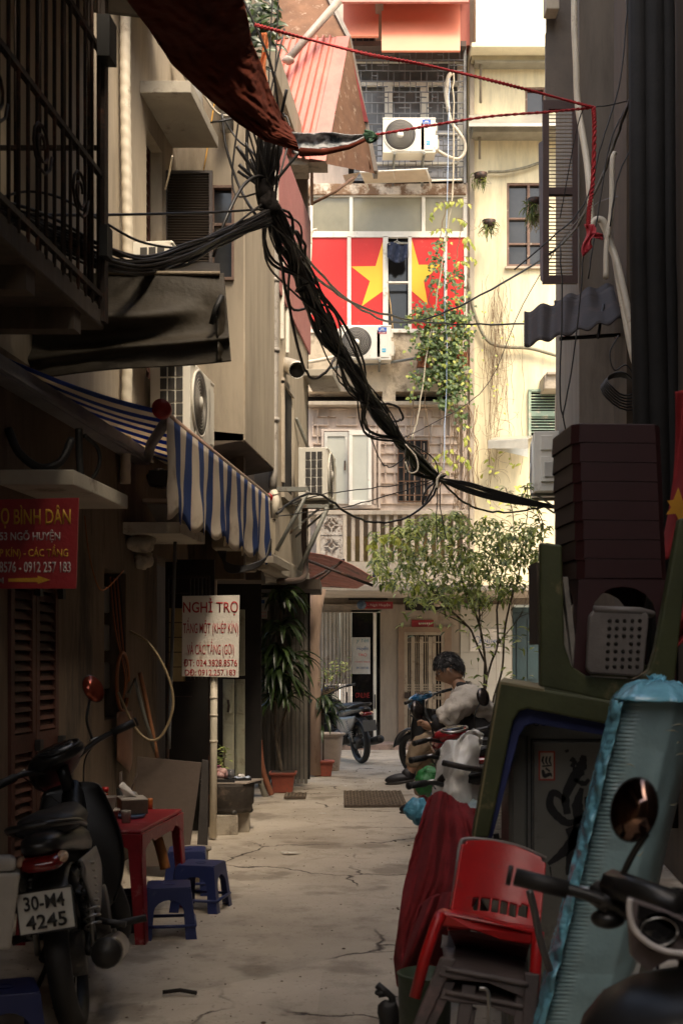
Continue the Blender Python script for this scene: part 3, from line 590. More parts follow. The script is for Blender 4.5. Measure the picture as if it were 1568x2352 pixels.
# ground floor of that house: beige folding doors, grey shutter, cream column
FOLDG = M('grey_green_door_paint', (.36,.35,.25), .6, var=.25, scale=4, dirt=((.18,.15,.1), .2, 6))
def f(m):
    for k, (x0, x1) in enumerate(((512,538),(541,562))):
        Y = 11.6+.25*k; m.pbox(x0,1560,x1,1795-8*k,Y,.04); m.pbox(x0+3,1570,x1-3,1640,Y-.012,.03); m.pbox(x0+3,1665,x1-3,1785-8*k,Y-.012,.03)
    m.pbox(541,1400,562,1552,11.85,.04); m.pbox(512,1400,538,1552,11.6,.04)
dd = part('folding_door', FOLDG, f, t, bevel=.004)
part('handle', BARK_IRON, lambda m: m.tube([W(524,1608,11.55),W(526,1620,11.52),W(524,1635,11.55)], .012, 6), dd)
part('door_post', M('rosy_post', (.42,.32,.24), .8), lambda m: (m.pbox(484,1560,497,1830,11.0,.08), m.pbox(484,1330,497,1560,11.0,.08)), t, bevel=.006)
part('dark_doorway', DARKIN, lambda m: m.pbox(440,1330,600,1800,12.3,.05), t); part('dark_doorway', DARKIN, lambda m: m.pbox(575,1352,712,1790,13.9,.05), t)
def f(m):
    for i in range(14): m.pbox(576+i*9.4,1365,584+i*9.4,1800,13.4+.03*(i % 2),.03)
part('rolling_door', M('grey_folding_gate', (.17,.15,.12), .7, var=.3, scale=4), f, t)
part('column', M('rosy_column_plaster', (.40,.28,.21), .9, var=.3, scale=2, stretch=3, dirt=((.2,.12,.08), .2, 4)), lambda m: m.tube([W(721,1780,14.6),W(722,1600,14.6),W(718,1480,14.6),W(724,1400,14.6),W(730,1352,14.6)], [.085,.08,.085,.08,.1], 12), t)
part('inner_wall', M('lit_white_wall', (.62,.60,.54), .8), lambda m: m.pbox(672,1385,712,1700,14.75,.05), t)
part('lintel', PL_DARK, lambda m: m.pbox(500,1330,735,1353,13.1,1.2), t); part('lintel', PL_DARK, lambda m: m.pbox(440,1300,600,1332,11.2,.6), t)
part('ledge', CONC, lambda m: m.abox(AW+.02,AB+.1,10.9,11.9,ZS(1300,11.3),ZS(1285,11.3)), t)
# red sheet gable roof above it
t = thing('sheet_roof', 'faded red corrugated sheet roof with brown underside leaning out high over the alley', 'roof', W(720,200,14.5))
ROOF = t
def f(m):
    A, B, C, D_ = W(560,95,14.6), W(803,85,14.4), W(748,372,13.2), W(470,330,13.4)
    nrm = (B-A).cross(D_-A).normalized()
    if nrm.y > 0: nrm = -nrm
    n = 96
    def g_(u, v):
        p = (A.lerp(B,u)).lerp(D_.lerp(C,u), v); q = (u*16) % 1; h = .035 if q < .22 else 0
        if u > .87: h = .01
        return p+nrm*h
    m.grid(g_, n, 2, smooth=False)
part('corrugated_sheet', REDSHEET, f, t, solid=.006)
B_, C_, E_ = W(803,85,14.4), W(748,372,13.2), W(866,392,14.6)
part('underside', M('peeling_brown_board', (.22,.11,.06), .85, var=.35, scale=4, dirt=((.5,.38,.28), .16, 9)), lambda m: (m.prism([B_, C_+Vector((0,.05,0)), E_+Vector((0,.1,0))], (0,.04,.02)), m.prism([W(560,-60,14.9),W(735,-60,14.9),W(800,85,14.45),W(560,90,14.6)],(0,.04,0))), t)
part('fascia', M('grey_red_fascia', (.30,.26,.22), .7, var=.3, scale=5), lambda m: (m.prism([W(800,82,14.4),W(806,84,14.4),W(868,392,14.6),W(858,392,14.6)],(0,.25,0)), m.prism([W(733,-40,14.8),W(745,-40,14.8),W(806,84,14.4),W(798,88,14.4)],(0,.2,0))), t)
part('red_flashing', M('deep_red_flashing', (.30,.04,.04), .6), lambda m: m.prism([W(797,150,14.38),W(803,112,14.38),W(846,280,14.5),W(828,278,14.5)],(0,.02,0)), t)
part('rafter', RUST, lambda m: (m.tube([W(792,160,14.42),W(836,345,14.5),W(850,388,14.5)], .018, 6), m.tube([W(770,290,14.0),W(815,248,14.4)], .018, 6), m.tube([W(756,262,13.9),W(818,245,14.4)], .018, 6), m.tube([W(640,10,14.6),W(640,90,14.5)], .02, 6)), t)
part('bracket_pipe', M('grey_rose_pipe', (.42,.34,.28), .5), lambda m: (m.tube([W(662,136,13.9),W(778,2,14.3)], .045, 12), m.ell(W(662,138,13.9),(.07,.05,.05),jit=.4)), t)
part('gutter_box', CONC, lambda m: (m.pbox(630,350,708,378,13.3,.4), m.pbox(700,348,752,372,13.4,.3)), t)
part('rain_pipe', PIPEW, lambda m: (m.tube([W(642,384,12.6),W(642,445,12.6)], .055, 12), [m.tube([W(632,y,12.56),W(652,y,12.56)], .012, 6) for y in (404,412,420)]), t)
part('brace', RUST, lambda m: (m.tube([W(716,468,16),W(770,440,16),W(812,408,17)], .02, 6), m.tube([W(716,390,15.5),W(716,470,16)], .02, 6)), t)
# ================================================================ RIGHT SIDE
AR = 1.13
t = thing('right_house', 'dim grey house on the right with a tall open brown louvred shutter', 'house', S(AR, 14, 0))
RH = t
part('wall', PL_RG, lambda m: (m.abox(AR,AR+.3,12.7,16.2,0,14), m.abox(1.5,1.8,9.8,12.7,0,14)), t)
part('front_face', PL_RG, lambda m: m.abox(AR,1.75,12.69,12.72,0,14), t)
part('corner_strip', M('lit_corner_plaster', (.45,.37,.28), .9), lambda m: (m.abox(AR-.01,AR+.02,16.1,16.22,0,4.9),), t)  # pale strip: light on the far corner is put into the colour
SHB = M('brown_shutter_wood', (.045,.018,.013), .6, var=.3, scale=5)
def f(m):
    Y = 12.4
    for q_ in ((1246,230,1260,650),(1314,230,1326,650),(1260,230,1314,250),(1260,430,1314,446),(1260,632,1314,650)): m.pbox(*q_, Y, .05)
    for y0, y1 in ((250,430),(446,632)):
        n = int((y1-y0)/8.2)
        for i in range(n):
            y = y0+(i+.5)*(y1-y0)/n; a = W(1260,y,Y+.01); b = W(1314,y,Y+.01); m.prism([a,b,b+Vector((0,.045,.02)),a+Vector((0,.045,.02))],(0,.004,-.008), mi=1)
part('shutter_leaf', [SHB, M('dusty_slat', (.20,.14,.09), .8)], f, t)
part('shutter_leaf', SHB, lambda m: (m.prism([W(1237,328,12.7),W(1246,322,12.45),W(1250,650,12.45),W(1241,640,12.7)],(.0,.04,0)),), t)
part('upper_panel', M('grey_tin_panel', (.10,.075,.055), .6, var=.25), lambda m: (m.pbox(1252,76,1316,232,12.5,.04), m.pbox(1254,-200,1316,76,12.55,.04)), t)
part('meter_box', PL_WHITE, lambda m: m.pbox(1254,-30,1284,20,12.3,.2), t, bevel=.01)
part('ledge', CONC, lambda m: m.prism([S(1.5,12.3,ZS(395,12)),S(1.5,10.2,ZS(690,10.2)),S(1.5,10.2,ZS(720,10.2)),S(1.5,12.5,ZS(420,12))],(.3,0,0)), t)
part('door_surround', PL_TAN, lambda m: (m.abox(1.46,1.5,10.3,10.4,0,3.2), m.abox(1.46,1.5,11.3,11.4,0,3.2)), t)
t = thing('near_right_house', 'near dark house at the right edge with a brownish wall behind the flags', 'house', S(1.3, 7, 0))
NR = t
part('wall', M('near_right_plaster', (.10,.07,.045), .92, var=.3, scale=1, stretch=3, dirt=((.08,.06,.04), .3, 1.4)), lambda m: (m.abox(1.32,1.7,-3,9.0,0,10), m.abox(1.15,1.7,9.0,9.8,0,10)), t)
# sheltering mass above and behind the viewer (old houses and an added unseen cover shading the near end)
t = thing('opposite_house', 'low dark house closing the lane behind the viewpoint', 'house', (0, -4, 0))
part('wall', PL_DARK, lambda m: m.box((0,-4,2.6),(10,.4,5.2)), t)
tag(part('shading_cover', M('tin_cover_sheet', (.10,.08,.06), .7), lambda m: (m.abox(AW,-.9,-2.5,5.3,5.35,5.38), m.abox(-.9,.0,-2.5,4.2,5.36,5.39),), None, loc=(-2,3,5.35)), 'added unseen tin sheet cover shading the near end of the lane', 'cover')
tag(part('tin_awning', M('tin_cover_sheet', (.10,.08,.06), .7), lambda m: (m.hexa([S(AW,5.6,5.42),S(-1.2,5.6,5.15),S(-1.5,6.9,ZS(58,6.9)),S(AW,7.7,ZS(28,7.7)),S(AW,5.6,5.44),S(-1.2,5.6,5.17),S(-1.5,6.9,ZS(55,6.9)),S(AW,7.7,ZS(25,7.7))]),), None, loc=S(-2,6.5,5.6)), 'dark metal awning in the top left corner above the barred balcony', 'awning')
# ================================================================ THINGS ON THE WALLS
def gridm(m, fn, nu, nv, mif):
    n0 = len(m.f); m.grid(fn, nu, nv)
    for j in range(nv):
        for i in range(nu): m.mi[n0+j*nu+i] = mif(i, j)
FAN = M('fan_dark', (.05,.045,.04), .6, bump=0); FANG = M('fan_grille_wire', (.34,.31,.26), .5, bump=0)
def aircon(loc, rz, label, brand=True, w=.82, h=.55, dp=.30, bracket=True, under=(.16,.35)):
    t = thing('outdoor_unit', label, 'air conditioner', loc, rz, group='outdoor air conditioner units')
    def P(name, mat, fn, parent=t, **kw): m = MB(); fn(m); return m.build(name, mat, parent, world=False, **kw)
    P('casing', WHITEMET, lambda m: (m.box((0,0,h/2),(w,dp,h)), m.box((0,-dp/2+.004,h-.015),(w+.012,.02,.02)), m.box((-w*.02,-dp/2-.006,h*.5),(w*.62,.012,h*.94))), bevel=.012)
    cx = -w*.17; r = h*.43
    g = P('fan_grille', FANG, lambda m: [m.tube([(cx+rr*math.cos(a/28*6.2832),-dp/2-.022+.01*(rr/r)**2,h*.5+rr*math.sin(a/28*6.2832)) for a in range(29)], .0032, 4, caps=False) for rr in [r*(.28+.72*i/7) for i in range(8)]]+[m.tube([(cx+r*.2*math.cos(a),-dp/2-.02,h*.5+r*.2*math.sin(a)),(cx+r*math.cos(a+.25),-dp/2-.012,h*.5+r*math.sin(a+.25))], .0018, 3) for a in [i*6.2832/36 for i in range(36)]])
    FM = Matrix.Translation((cx,-dp/2-.012,h*.5)) @ Matrix.Rotation(R(90),4,'X')
    P('fan_opening', FAN, lambda m: m.lathe([(0,0),(r,0),(r,.004),(0,.004)], FM, 28), g)
    P('fan_hub', WHITEMET, lambda m: m.lathe([(0,.02),(r*.22,.015),(r*.22,0),(0,0)], FM, 20), g)
    P('ring', WHITEMET, lambda m: m.tube([(cx+(r+.008)*math.cos(a/32*6.2832),-dp/2-.01,h*.5+(r+.008)*math.sin(a/32*6.2832)) for a in range(33)], .01, 6, caps=False), g)
    P('side_grille', FAN, lambda m: [m.box((-w/2-.003,-dp/2+.08+i*.06,h*(.16+j*.17)),(.006,.048,h*.145)) for i in range(3) for j in range(5)])
    P('service_cover', WHITEMET, lambda m: (m.box((w/2+.02,.02,h*.36),(.045,dp*.6,h*.42)), m.box((w*.34,-dp/2-.006,h*.46),(w*.24,.012,h*.78)), m.box((w/2+.015,0,h*.8),(.03,dp*.5,h*.24))), bevel=.01)
    P('terminal_box', M('grey_enamel', (.5,.47,.4), .5), lambda m: (m.box((w/2+.05,.03,h*.35),(.03,dp*.4,h*.26)),), bevel=.012)
    if brand:
        s_ = P('badge', M('badge_blue', (.03,.12,.5), .5), lambda m: (m.box((w*.33,-dp/2-.013,h*.86),(.13,.004,.075)),))
        s2 = P('badge', M('badge_red', (.5,.03,.06), .5), lambda m: (m.box((w*.33,-dp/2-.013,h*.775),(.13,.004,.036)),))
        s3 = P('badge', M('badge_cyan', (.05,.4,.6), .5), lambda m: (m.box((w*.36,-dp/2-.013,h*.27),(.06,.004,.06)),))
        wm = M('white_ink', (.8,.8,.78), .5); ORG[s_.name] = ORG[s2.name] = ORG[s3.name] = Vector((0,0,0))
        text('HOA PHAT', wm, face_cam((w*.33,-dp/2-.016,h*.835)), .11, .022, parent=s_)
        text('Funiki', wm, face_cam((w*.33,-dp/2-.016,h*.775)), .10, .026, parent=s2)
        text('R32', wm, face_cam((w*.36,-dp/2-.016,h*.27)), .04, .022, parent=s3)
        q = MB()
        for a in (-.02,.0,.02): q.prism([(w*.33+a-.012,-dp/2-.016,h*.862),(w*.33+a+.012,-dp/2-.016,h*.862),(w*.33+a*.6,-dp/2-.016,h*.905)],(0,-.001,0))
        q.build('emblem', wm, s_, world=False)
    if bracket:
        for sx in (-.28,.28):
            P('bracket', GREYIRON, lambda m: (m.box((sx*w,.06,-.02),(.035,dp+.2,.035)), m.box((sx*w,dp/2+under[0]-.02,-under[1]/2),(.035,.03,under[1])), m.tube([(sx*w,-dp/2+.03,-.02),(sx*w,dp/2+under[0]-.03,-under[1])], .013, 6)))
    return t
p = W(938,360,YF-.42); aircon(p, 0, 'white outdoor unit mounted on the grilled upper window below the red canopies')
p = W(838,832,YF-.22); aircon(p, 0, 'white outdoor unit mounted right under the red star panels', under=(.0,.12))
aircon(S(AB+.26,12.75,ZS(1145,12.4)), R(84), 'outdoor unit on a steel bracket frame on the side wall above the small tin roof', brand=False, w=.72, h=.52)
aircon(S(AW+.2,9.35,ZS(1000,9.0)), R(84), 'outdoor unit half hidden under the olive tarp above the striped awning', brand=False, bracket=False)
aircon(S(AR-.19,15.5,ZS(1128,15.1)), R(-96), 'outdoor unit on the right house wall seen from its service side beside the green shutter', brand=False, w=.84, h=.74, under=(.02,.2))
aircon(S(AW+.2,8.75,ZS(720,8.4)), R(84), 'outdoor unit mostly hidden behind the hanging cables and top edge of the olive tarp', brand=False, bracket=False, h=.5, w=.7)
# bracket frame for the side unit
t = thing('bracket_frame', 'grey steel angle frame holding the outdoor unit out from the side wall', 'bracket', S(AB, 12.2, 2.9))
part('angle_frame', GREYIRON, lambda m: (m.pbox(628,1118,708,1128,11.6,.05), m.tube([W(708,1128,11.6),W(635,1265,11.6)], .02, 5), m.pbox(628,1128,636,1190,11.6,.04)), t)
part('angle_frame', GREYIRON, lambda m: (m.pbox(686,1158,755,1166,12.2,.05), m.tube([W(752,1166,12.2),W(688,1310,12.2)], .025, 5), m.pbox(686,1166,692,1215,12.2,.04)), t)
# transparent awning over upper ledge
t = thing('clear_awning', 'small tilted dusty awning on brackets just above the peeling beam', 'awning', W(905,400,YF-.3))
part('sheet', M('dusty_polycarbonate', (.62,.55,.42), .35, var=.15), lambda m: m.prism([W(826,395,YF-.7),W(980,388,YF-.7),W(992,416,YF-.3),W(838,420,YF-.3)],(0,0,-.012)), t)
part('side_flap', M('dusty_polycarbonate2', (.40,.33,.25), .5), lambda m: m.prism([W(787,402,YF-.7),W(826,396,YF-.7),W(806,424,YF-.4),W(796,424,YF-.4)],(0,.01,0)), t)
part('frame', WHITEFR, lambda m: (m.tube([W(826,396,YF-.72),W(982,388,YF-.72)], .014, 5), m.tube([W(838,420,YF-.3),W(1060,413,YF-.3)], .016, 5), m.tube([W(828,396,YF-.72),W(842,424,YF-.2),W(846,436,YF-.1)], .012, 5), m.tube([W(979,392,YF-.72),W(988,422,YF-.2),W(988,432,YF-.1)], .014, 5), m.tube([W(902,394,YF-.72),W(908,418,YF-.3)], .01, 5)), t)
# wrapped pipe on upper window + white rope
m = MB(); m.tube(smoothpts([W(1034,170,YF-.3),W(1028,180,YF-.32),W(1024,215,YF-.32),W(1030,255,YF-.32)]), .035, 8); m.tube(smoothpts([W(1030,258,YF-.3),W(1037,282,YF-.35),W(1050,300,YF-.36),W(1066,325,YF-.35),W(1066,350,YF-.33),W(1052,365,YF-.33),W(1030,360,YF-.34),W(1002,345,YF-.34)]), .026, 8)
tag(m.build('wrapped_pipe', PIPEW), 'thick cream wrapped pipe curling right of the upper outdoor unit', 'pipe')
BLUEW = M('pale_blue_cord', (.45,.55,.70), .6, bump=0)
def cord(name, pts, r, mat, label, cat, group=None, n=6, wob=0, k=6):
    P = smoothpts(pts, k)
    if wob: P = [q+Vector((nz(i*.7,1)*wob, nz(i*.7,5)*wob, nz(i*.7,9)*wob)) for i, q in enumerate(P)]
    m = MB(); m.tube(P, r, n); return tag(m.build(name, mat), label, cat, group)
cord('rope', [W(1032,180,YF-.4),W(1029,300,YF-.45),W(1026,480,YF-.5),W(1020,700,YF-.5),W(1026,800,YF-.5),W(1018,1080,YF-.6)], .007, BLUEW, 'pale blue cord hanging straight down through the creeper past the star panels', 'cord', wob=.02)
cord('rope', [W(1040,165,YF-.38),W(1041,280,YF-.42),W(1040,415,YF-.46),W(1034,480,YF-.5),W(1008,650,YF-.5),W(985,780,YF-.5),W(962,940,YF-.55),W(945,1010,YF-.6)], .012, M('cream_stalk_cord', (.5,.43,.3), .8), 'long cream stalk running down from the upper grille behind the creeper leaves', 'cord', wob=.03)
m = MB(); m.tube(smoothpts([W(715,560,YF-.3),W(714,545,YF-.3),W(718,530,YF-.3),W(728,527,YF-.3)]), .02, 6); m.tube([W(714,560,YF-.3),W(706,750,YF-.3),W(704,830,YF-.3)], .02, 6); m.tube(smoothpts([W(706,832,YF-.3),W(740,826,YF-.28),W(776,818,YF-.26)]), .03, 8)
tag(m.build('wrapped_pipe', PIPEW), 'pale pipe running down the left side of the red star panels to the lower unit', 'pipe')
m = MB(); m.tube(smoothpts([W(748,860,YF-.1),W(756,850,YF-.1),W(800,838,YF-.12),W(880,834,YF-.12),W(960,822,YF-.12)]), .022, 8)
tag(m.build('drain_hose', M('blue_grey_hose', (.2,.22,.22), .6)), 'grey hose along the stained wall under the lower outdoor unit', 'hose')
# dark cloth on hanger in the open window
t = thing('hanging_shirt', 'dark navy garment on a wire hanger in the open window between the star panels', 'garment', W(912,560,YF-.05))
def f(m):
    def g_(u, v):
        x = 889+47*u; y = 560+(30+14*math.sin(u*3.1))*v + 4*math.sin(u*6.28)*(1-v)*-1
        return W(x, y, YF-.08+.03*math.sin(u*17+v*3)+.02*nz(u*9, v*9))
    m.grid(g_, 24, 12)
part('cloth', M('navy_cloth', (.025,.035,.07), .9, var=.3, scale=20), f, t, solid=.006)
part('hanger', WHITEFR, lambda m: m.tube([W(892,562,YF-.08),W(911,553,YF-.08),W(932,562,YF-.08),W(911,553,YF-.08),W(912,547,YF-.08)], .005, 4), t)
cord('cane', [W(890,660,YF+.15),W(896,700,YF+.1),W(902,756,YF+.1)], .012, M('bamboo', (.5,.33,.15), .6), 'thin bamboo cane leaning inside the open window below the navy garment', 'cane')
# brick planters on the ledge under the creeper
BR = M('orange_brick', (.48,.16,.07), .85, var=.3, scale=9)
for x0, x1, lb in ((958,985,'small orange brick planter left of the creeper stem'),(1050,1074,'small orange brick planter at the right edge of the creeper')):
    t = thing('brick_planter', lb, 'planter', W((x0+x1)/2,845,YF-.25), group='brick planters on the ledge')
    def f(m):
        for r_ in range(3):
            for q in range(3):
                xa = x0+(x1-x0)*(q+(.5 if r_ % 2 else 0))/3; xb = min(xa+(x1-x0)/3-1, x1)
                if xb > xa: m.pbox(xa,808+r_*12,xb,819+r_*12,YF-.3,.28)
    part('bricks', BR, f, t, bevel=.004)
    part('slab', CONC, lambda m: m.pbox(x0-3,845,x1+1,858,YF-.32,.34), t)
# ---------------------------------------------------------------- wrapped and plastic pipes on the left wall
m = MB()
def wr(u, v):
    Yc = YS(266,AW)+.05; z = 2.6+(6.35-2.6)*v; a = 6.2832*u; r = .036+.0013*math.sin(z*70+a)
    c = S(AW+.06,Yc,z); return (c.x+r*math.cos(a)+.01*math.sin(z*2), c.y+r*math.sin(a), z)
m.grid(wr, 14, 420); tag(m.build('wrapped_pipe', PIPEW), 'vertical pipe wrapped in cream tape on the wall beside the iron barred balcony', 'pipe')
m = MB(); m.tube([S(AW+.08,9.75,6.25), S(AW+.2,9.7,6.0), S(AW+.23,9.75,5.55)], .06, 12); m.tube([S(AW+.42,9.9,6.3), S(AW+.42,9.9,5.7)], .06, 12)
tag(m.build('drainpipe', M('grey_pvc', (.35,.33,.30), .5)), 'fat grey plastic drainpipe dropping onto the upper concrete hood', 'pipe')
cord('cable', [S(AW+.1,9.0,6.1),S(AW+.5,9.2,5.85),S(AW+.62,9.3,5.6),S(AW+.5,9.2,5.52),S(AW+.36,9.1,5.7)], .009, PIPEW, 'loose white cable looping above the upper concrete hood', 'cable')
cord('cable', [S(AW+.1,9.2,4.95),S(AW+.2,8.9,4.93),S(AW+.3,8.6,4.95)], .007, PIPEW, 'short white cable end sticking out of the taped pipe', 'cable')
cord('cable', [W(500,205,9.9),W(492,240,9.9),W(470,380,9.9),W(462,400,9.8)], .006, M('yellow_cable', (.6,.32,.05), .5), 'thin yellow cable running down the grey bay beside the upper hood', 'cable')
m = MB(); m.tube([W(630,390,11.55),W(632,600,11.55),W(628,1085,11.55),W(626,1120,11.5)], .04, 12)
for y in (470,640,800,960): m.tube([W(631,y,11.55),W(631,y+9,11.55)], .047, 12)
tag(m.build('drainpipe', M('old_grey_pipe', (.33,.30,.26), .6, var=.3, dirt=((.12,.09,.06), .25, 6))), 'long grey drainpipe down the corner of the box bay', 'pipe')
m = MB(); m.tube([W(628,1130,11.4),W(633,1150,11.35),W(628,1190,11.35)], .04, 10); [m.tube([W(628+.5*i,1135+i*9,11.37),W(629+.5*i,1139+i*9,11.37)], .046, 10) for i in range(6)]
tag(m.build('pipe_elbow', PIPEW), 'white ribbed pipe elbow under the end of the striped awning', 'pipe')
m = MB(); m.tube(smoothpts([W(700,1165,12.9),W(698,1240,12.9),W(702,1300,12.9),W(693,1330,12.6),W(640,1335,12.2)]), .03, 8)
tag(m.build('drain_hose', M('brown_hose', (.09,.06,.045), .6)), 'brown hose curling down below the steel bracket frame', 'hose')
# thin pipes left wall low
for i, (x0, y0, x1, y1, Y, r, lb) in enumerate([(403,1232,388,1720,9.0,.014,'thin dark vertical conduit left of the barred gate')]):
    cord('conduit', [W(x0,y0,Y),W((x0+x1)/2,(y0+y1)/2,Y),W(x1,y1,Y)], r, M('dark_grey_conduit', (.07,.07,.07), .5), lb, 'pipe')
m = MB(); m.tube([W(492,1540,9.45),W(491,1700,9.45),W(490,1925,9.45)], .028, 10)
for y in (1600,1640,1700): m.tube([W(491,y,9.45),W(491,y+5,9.45)], .032, 10)
tag(m.build('sign_pole', PIPEW), 'pale pipe post under the white and red lodging sign', 'post')
# ---------------------------------------------------------------- striped retractable awning
AWB = M('awning_blue', (.035,.07,.22), .8, var=.15, scale=6); AWW = M('awning_white', (.70,.62,.52), .8, var=.12, scale=6, dirt=((.35,.27,.2), .15, 5))
for mm_ in (AWB, AWW):
    N = mm_.node_tree.nodes; L = mm_.node_tree.links; tr = N.new('ShaderNodeBsdfTranslucent'); ms = N.new('ShaderNodeMixShader'); ms.inputs[0].default_value = .5
    tr.inputs[0].default_value = (.05,.10,.35,1) if mm_ is AWB else (.8,.7,.55,1); L.new(N['Principled BSDF'].outputs[0], ms.inputs[1]); L.new(tr.outputs[0], ms.inputs[2]); L.new(ms.outputs[0], N['Material Output'].inputs[0])
t = thing('striped_awning', 'blue and white striped retractable awning with a hanging scalloped valance', 'awning', S(-2.1, 9, 3))
aF = -1.86
def fab(u, v):
    Y = 7.4+3.8*u*1.0; a = AW+(aF-AW)*v; z = 2.94-.03*v-.03*math.sin(v*3.1)*(1+.5*nz(u*5, 1)); 
    return S(a, Y-(1-v)*1.35*(1-u), z)
def f(m): gridm(m, fab, 70, 8, lambda i, j: (i//3) % 2)
part('canopy_fabric', [AWB, AWW], f, t, solid=.003)
def val(u, v):
    Y = 7.4+3.8*u; ph = u*34; z = 2.88-v*(.60+.03*math.cos(ph*2)+.03*nz(u*7,2)); 
    return S(aF+.02+v*.03*math.sin(ph)+.02*nz(u*22, v*3)*v, Y+.008*v*math.cos(ph*1.7), z)
def f(m): gridm(m, val, 204, 12, lambda i, j: 0 if (i//9) % 2 else 1)
part('valance', [AWB, AWW], f, t, solid=.003)
part('front_bar', M('rosy_bar', (.5,.33,.25), .5), lambda m: m.tube([S(aF,7.36,2.9), S(aF,11.25,2.9)], .022, 10), t)
part('bar_end_cap', M('red_plastic_cap', (.35,.015,.015), .45), lambda m: (m.lathe([(0,-.04),(.055,-.04),(.06,0),(.055,.05),(0,.05)], Matrix.Translation(S(aF,7.36,2.91)) @ Matrix.Rotation(R(90),4,'X'), 20),), t)
part('bar_end_cap', M('red_plastic_cap', (.35,.015,.015), .45), lambda m: (m.lathe([(0,-.03),(.035,-.03),(.035,.04),(0,.04)], Matrix.Translation(S(aF,11.27,2.9)) @ Matrix.Rotation(R(90),4,'X'), 16),), t)
part('wall_cassette', M('violet_grey_metal', (.24,.23,.25), .5, metal=.2), lambda m: (m.abox(AW+.0,AW+.10,5.2,8.75,2.80,2.90), m.abox(AW+.1,AW+.13,5.2,8.75,2.81,2.83)), t)
part('folding_arm', M('violet_grey_metal', (.24,.23,.25), .5, metal=.2), lambda m: (m.tube([S(AW+.1,8.7,2.84), S(AW+.28,8.1,2.83), S(aF-.02,7.55,2.88)], .035, 8), m.tube([S(AW+.1,9.1,2.7), S(aF,9.6,2.85)], .03, 8)), t)
part('crank_gear', BLACK, lambda m: (m.ell(S(AW+.2,8.6,2.68),(.08,.08,.07),jit=.3), m.abox(AW+.16,AW+.5,8.5,8.6,2.62,2.72)), t)
# ---------------------------------------------------------------- olive tarp (rolled awning) and red tarp
OL = M('olive_tarpaulin', (.034,.026,.016), .65, var=.4, scale=3, bump=.2, spec=.3)
t = thing('olive_tarpaulin', 'dark olive tarpaulin hanging in folds under the barred balcony', 'tarpaulin', W(250,750,6.7))
def f(m):
    def g_(u, v):
        x = -60+575*u; top = 628; bot = 880-52*u+3*math.sin(u*9); y = top+(bot-top)*v
        x += 16*v*u
        sag = math.exp(-((v-(.45-.22*(u-.6)**2*3))/.13)**2)*.16*math.sin(min(1, u*1.1)*3.14)+.03*nz(u*2.5, v*2.5, 2)+.008*nz(u*9, v*5, 5)+.05*math.exp(-((v-.83+.1*u)/.05)**2)
        return W(x, y, 6.75-sag-.10*v+.25*(1-v)*0)
    m.grid(g_, 150, 90)
part('front_sheet', OL, f, t, solid=.008)
def f(m):
    def g_(u, v):
        x = 220+285*u; return W(x, 628+2*math.sin(u*20), 6.75+.5*v)+Vector((0,0,.06*v))
    m.grid(g_, 20, 4)
part('top_sheet', OL, f, t, solid=.008)
part('batten', M('pale_batten', (.28,.22,.15), .7), lambda m: m.tube([W(228,627,6.74),W(505,628,6.74)], .012, 6), t)
part('side_rod', BLACK, lambda m: m.tube([W(510,680,6.6),W(497,705,6.58),W(486,745,6.6)], .016, 6), t)
part('side_flap', OL, lambda m: m.grid(lambda u, v: W(500+(14+8*v)*u, 682+(148)*v-4*u, 6.62+.08*u+.02*nz(u*3, v*8)), 6, 16), t, solid=.008)
RT = M('dark_red_tarpaulin', (.10,.020,.009), .9, var=.35, scale=3, spec=.15, bump=.3, dirt=((.09,.02,.012), .15, 3))
SIL = M('silvery_canvas', (.42,.42,.42), .6, var=.4, scale=8, dirt=((.03,.05,.06), .35, 7))
LO = [(180,-120),(285,-10),(342,67),(394,146),(479,228),(552,287),(610,325),(689,349)]
UP = [(500,-120),(556,-10),(571,53),(577,95),(599,145),(622,210),(648,268),(672,300)]
t = thing('red_tarpaulin', 'large sagging dark red tarpaulin slung across the top of the alley', 'tarpaulin', W(520,180,6.6))
def lerpl(Ls, u):
    x = u*(len(Ls)-1); i = min(int(x), len(Ls)-2); q = x-i; a, b = Ls[i], Ls[i+1]; return (a[0]+(b[0]-a[0])*q, a[1]+(b[1]-a[1])*q)
def f(m):
    def g_(u, v):
        a = lerpl(LO, u); b = lerpl(UP, u); x = a[0]+(b[0]-a[0])*v; y = a[1]+(b[1]-a[1])*v
        return W(x, y, 5.9+2.0*u+.45*v*(1-u*.6)-.25*math.sin(v*3.14)*(1-.6*u)+.06*nz(u*6, v*4, 3)+.03*nz(u*19, v*12)+.018*abs(nz(u*40, v*9, 7)))
    m.grid(g_, 140, 60)
part('sheet', RT, f, t, solid=.006)
def f(m):
    def g_(u, v):
        x = 671+172*u; y0 = 303+6*u+2*math.sin(u*10); y1 = 350-18*u+5*math.sin(u*26)*(1-u)
        return W(x, y0+(y1-y0)*v*(1-u**6), 7.92+.25*u+.05*math.sin(v*3.14)+.03*nz(u*12, v*5))
    m.grid(g_, 50, 8)
part('torn_canvas_edge', SIL, f, t, solid=.006)
part('hem', RT, lambda m: m.tube([W(689,349,7.9),W(740,350,7.95),W(800,338,8.1),W(846,318,8.15)], [.03,.022,.016,.01], 8), t)
part('rope_knot', M('green_rope', (.05,.12,.06), .8), lambda m: [m.tube(smoothpts([W(838,300+i*5,8.15),W(858,306+3*i,8.1),W(862+4*math.sin(i*2),322-4*i,8.2),W(845,326,8.15),W(835+i*4,306,8.12)]), .008, 5) for i in range(4)], t)
RR = M('red_rope', (.42,.015,.018), .7, var=.3, scale=30)
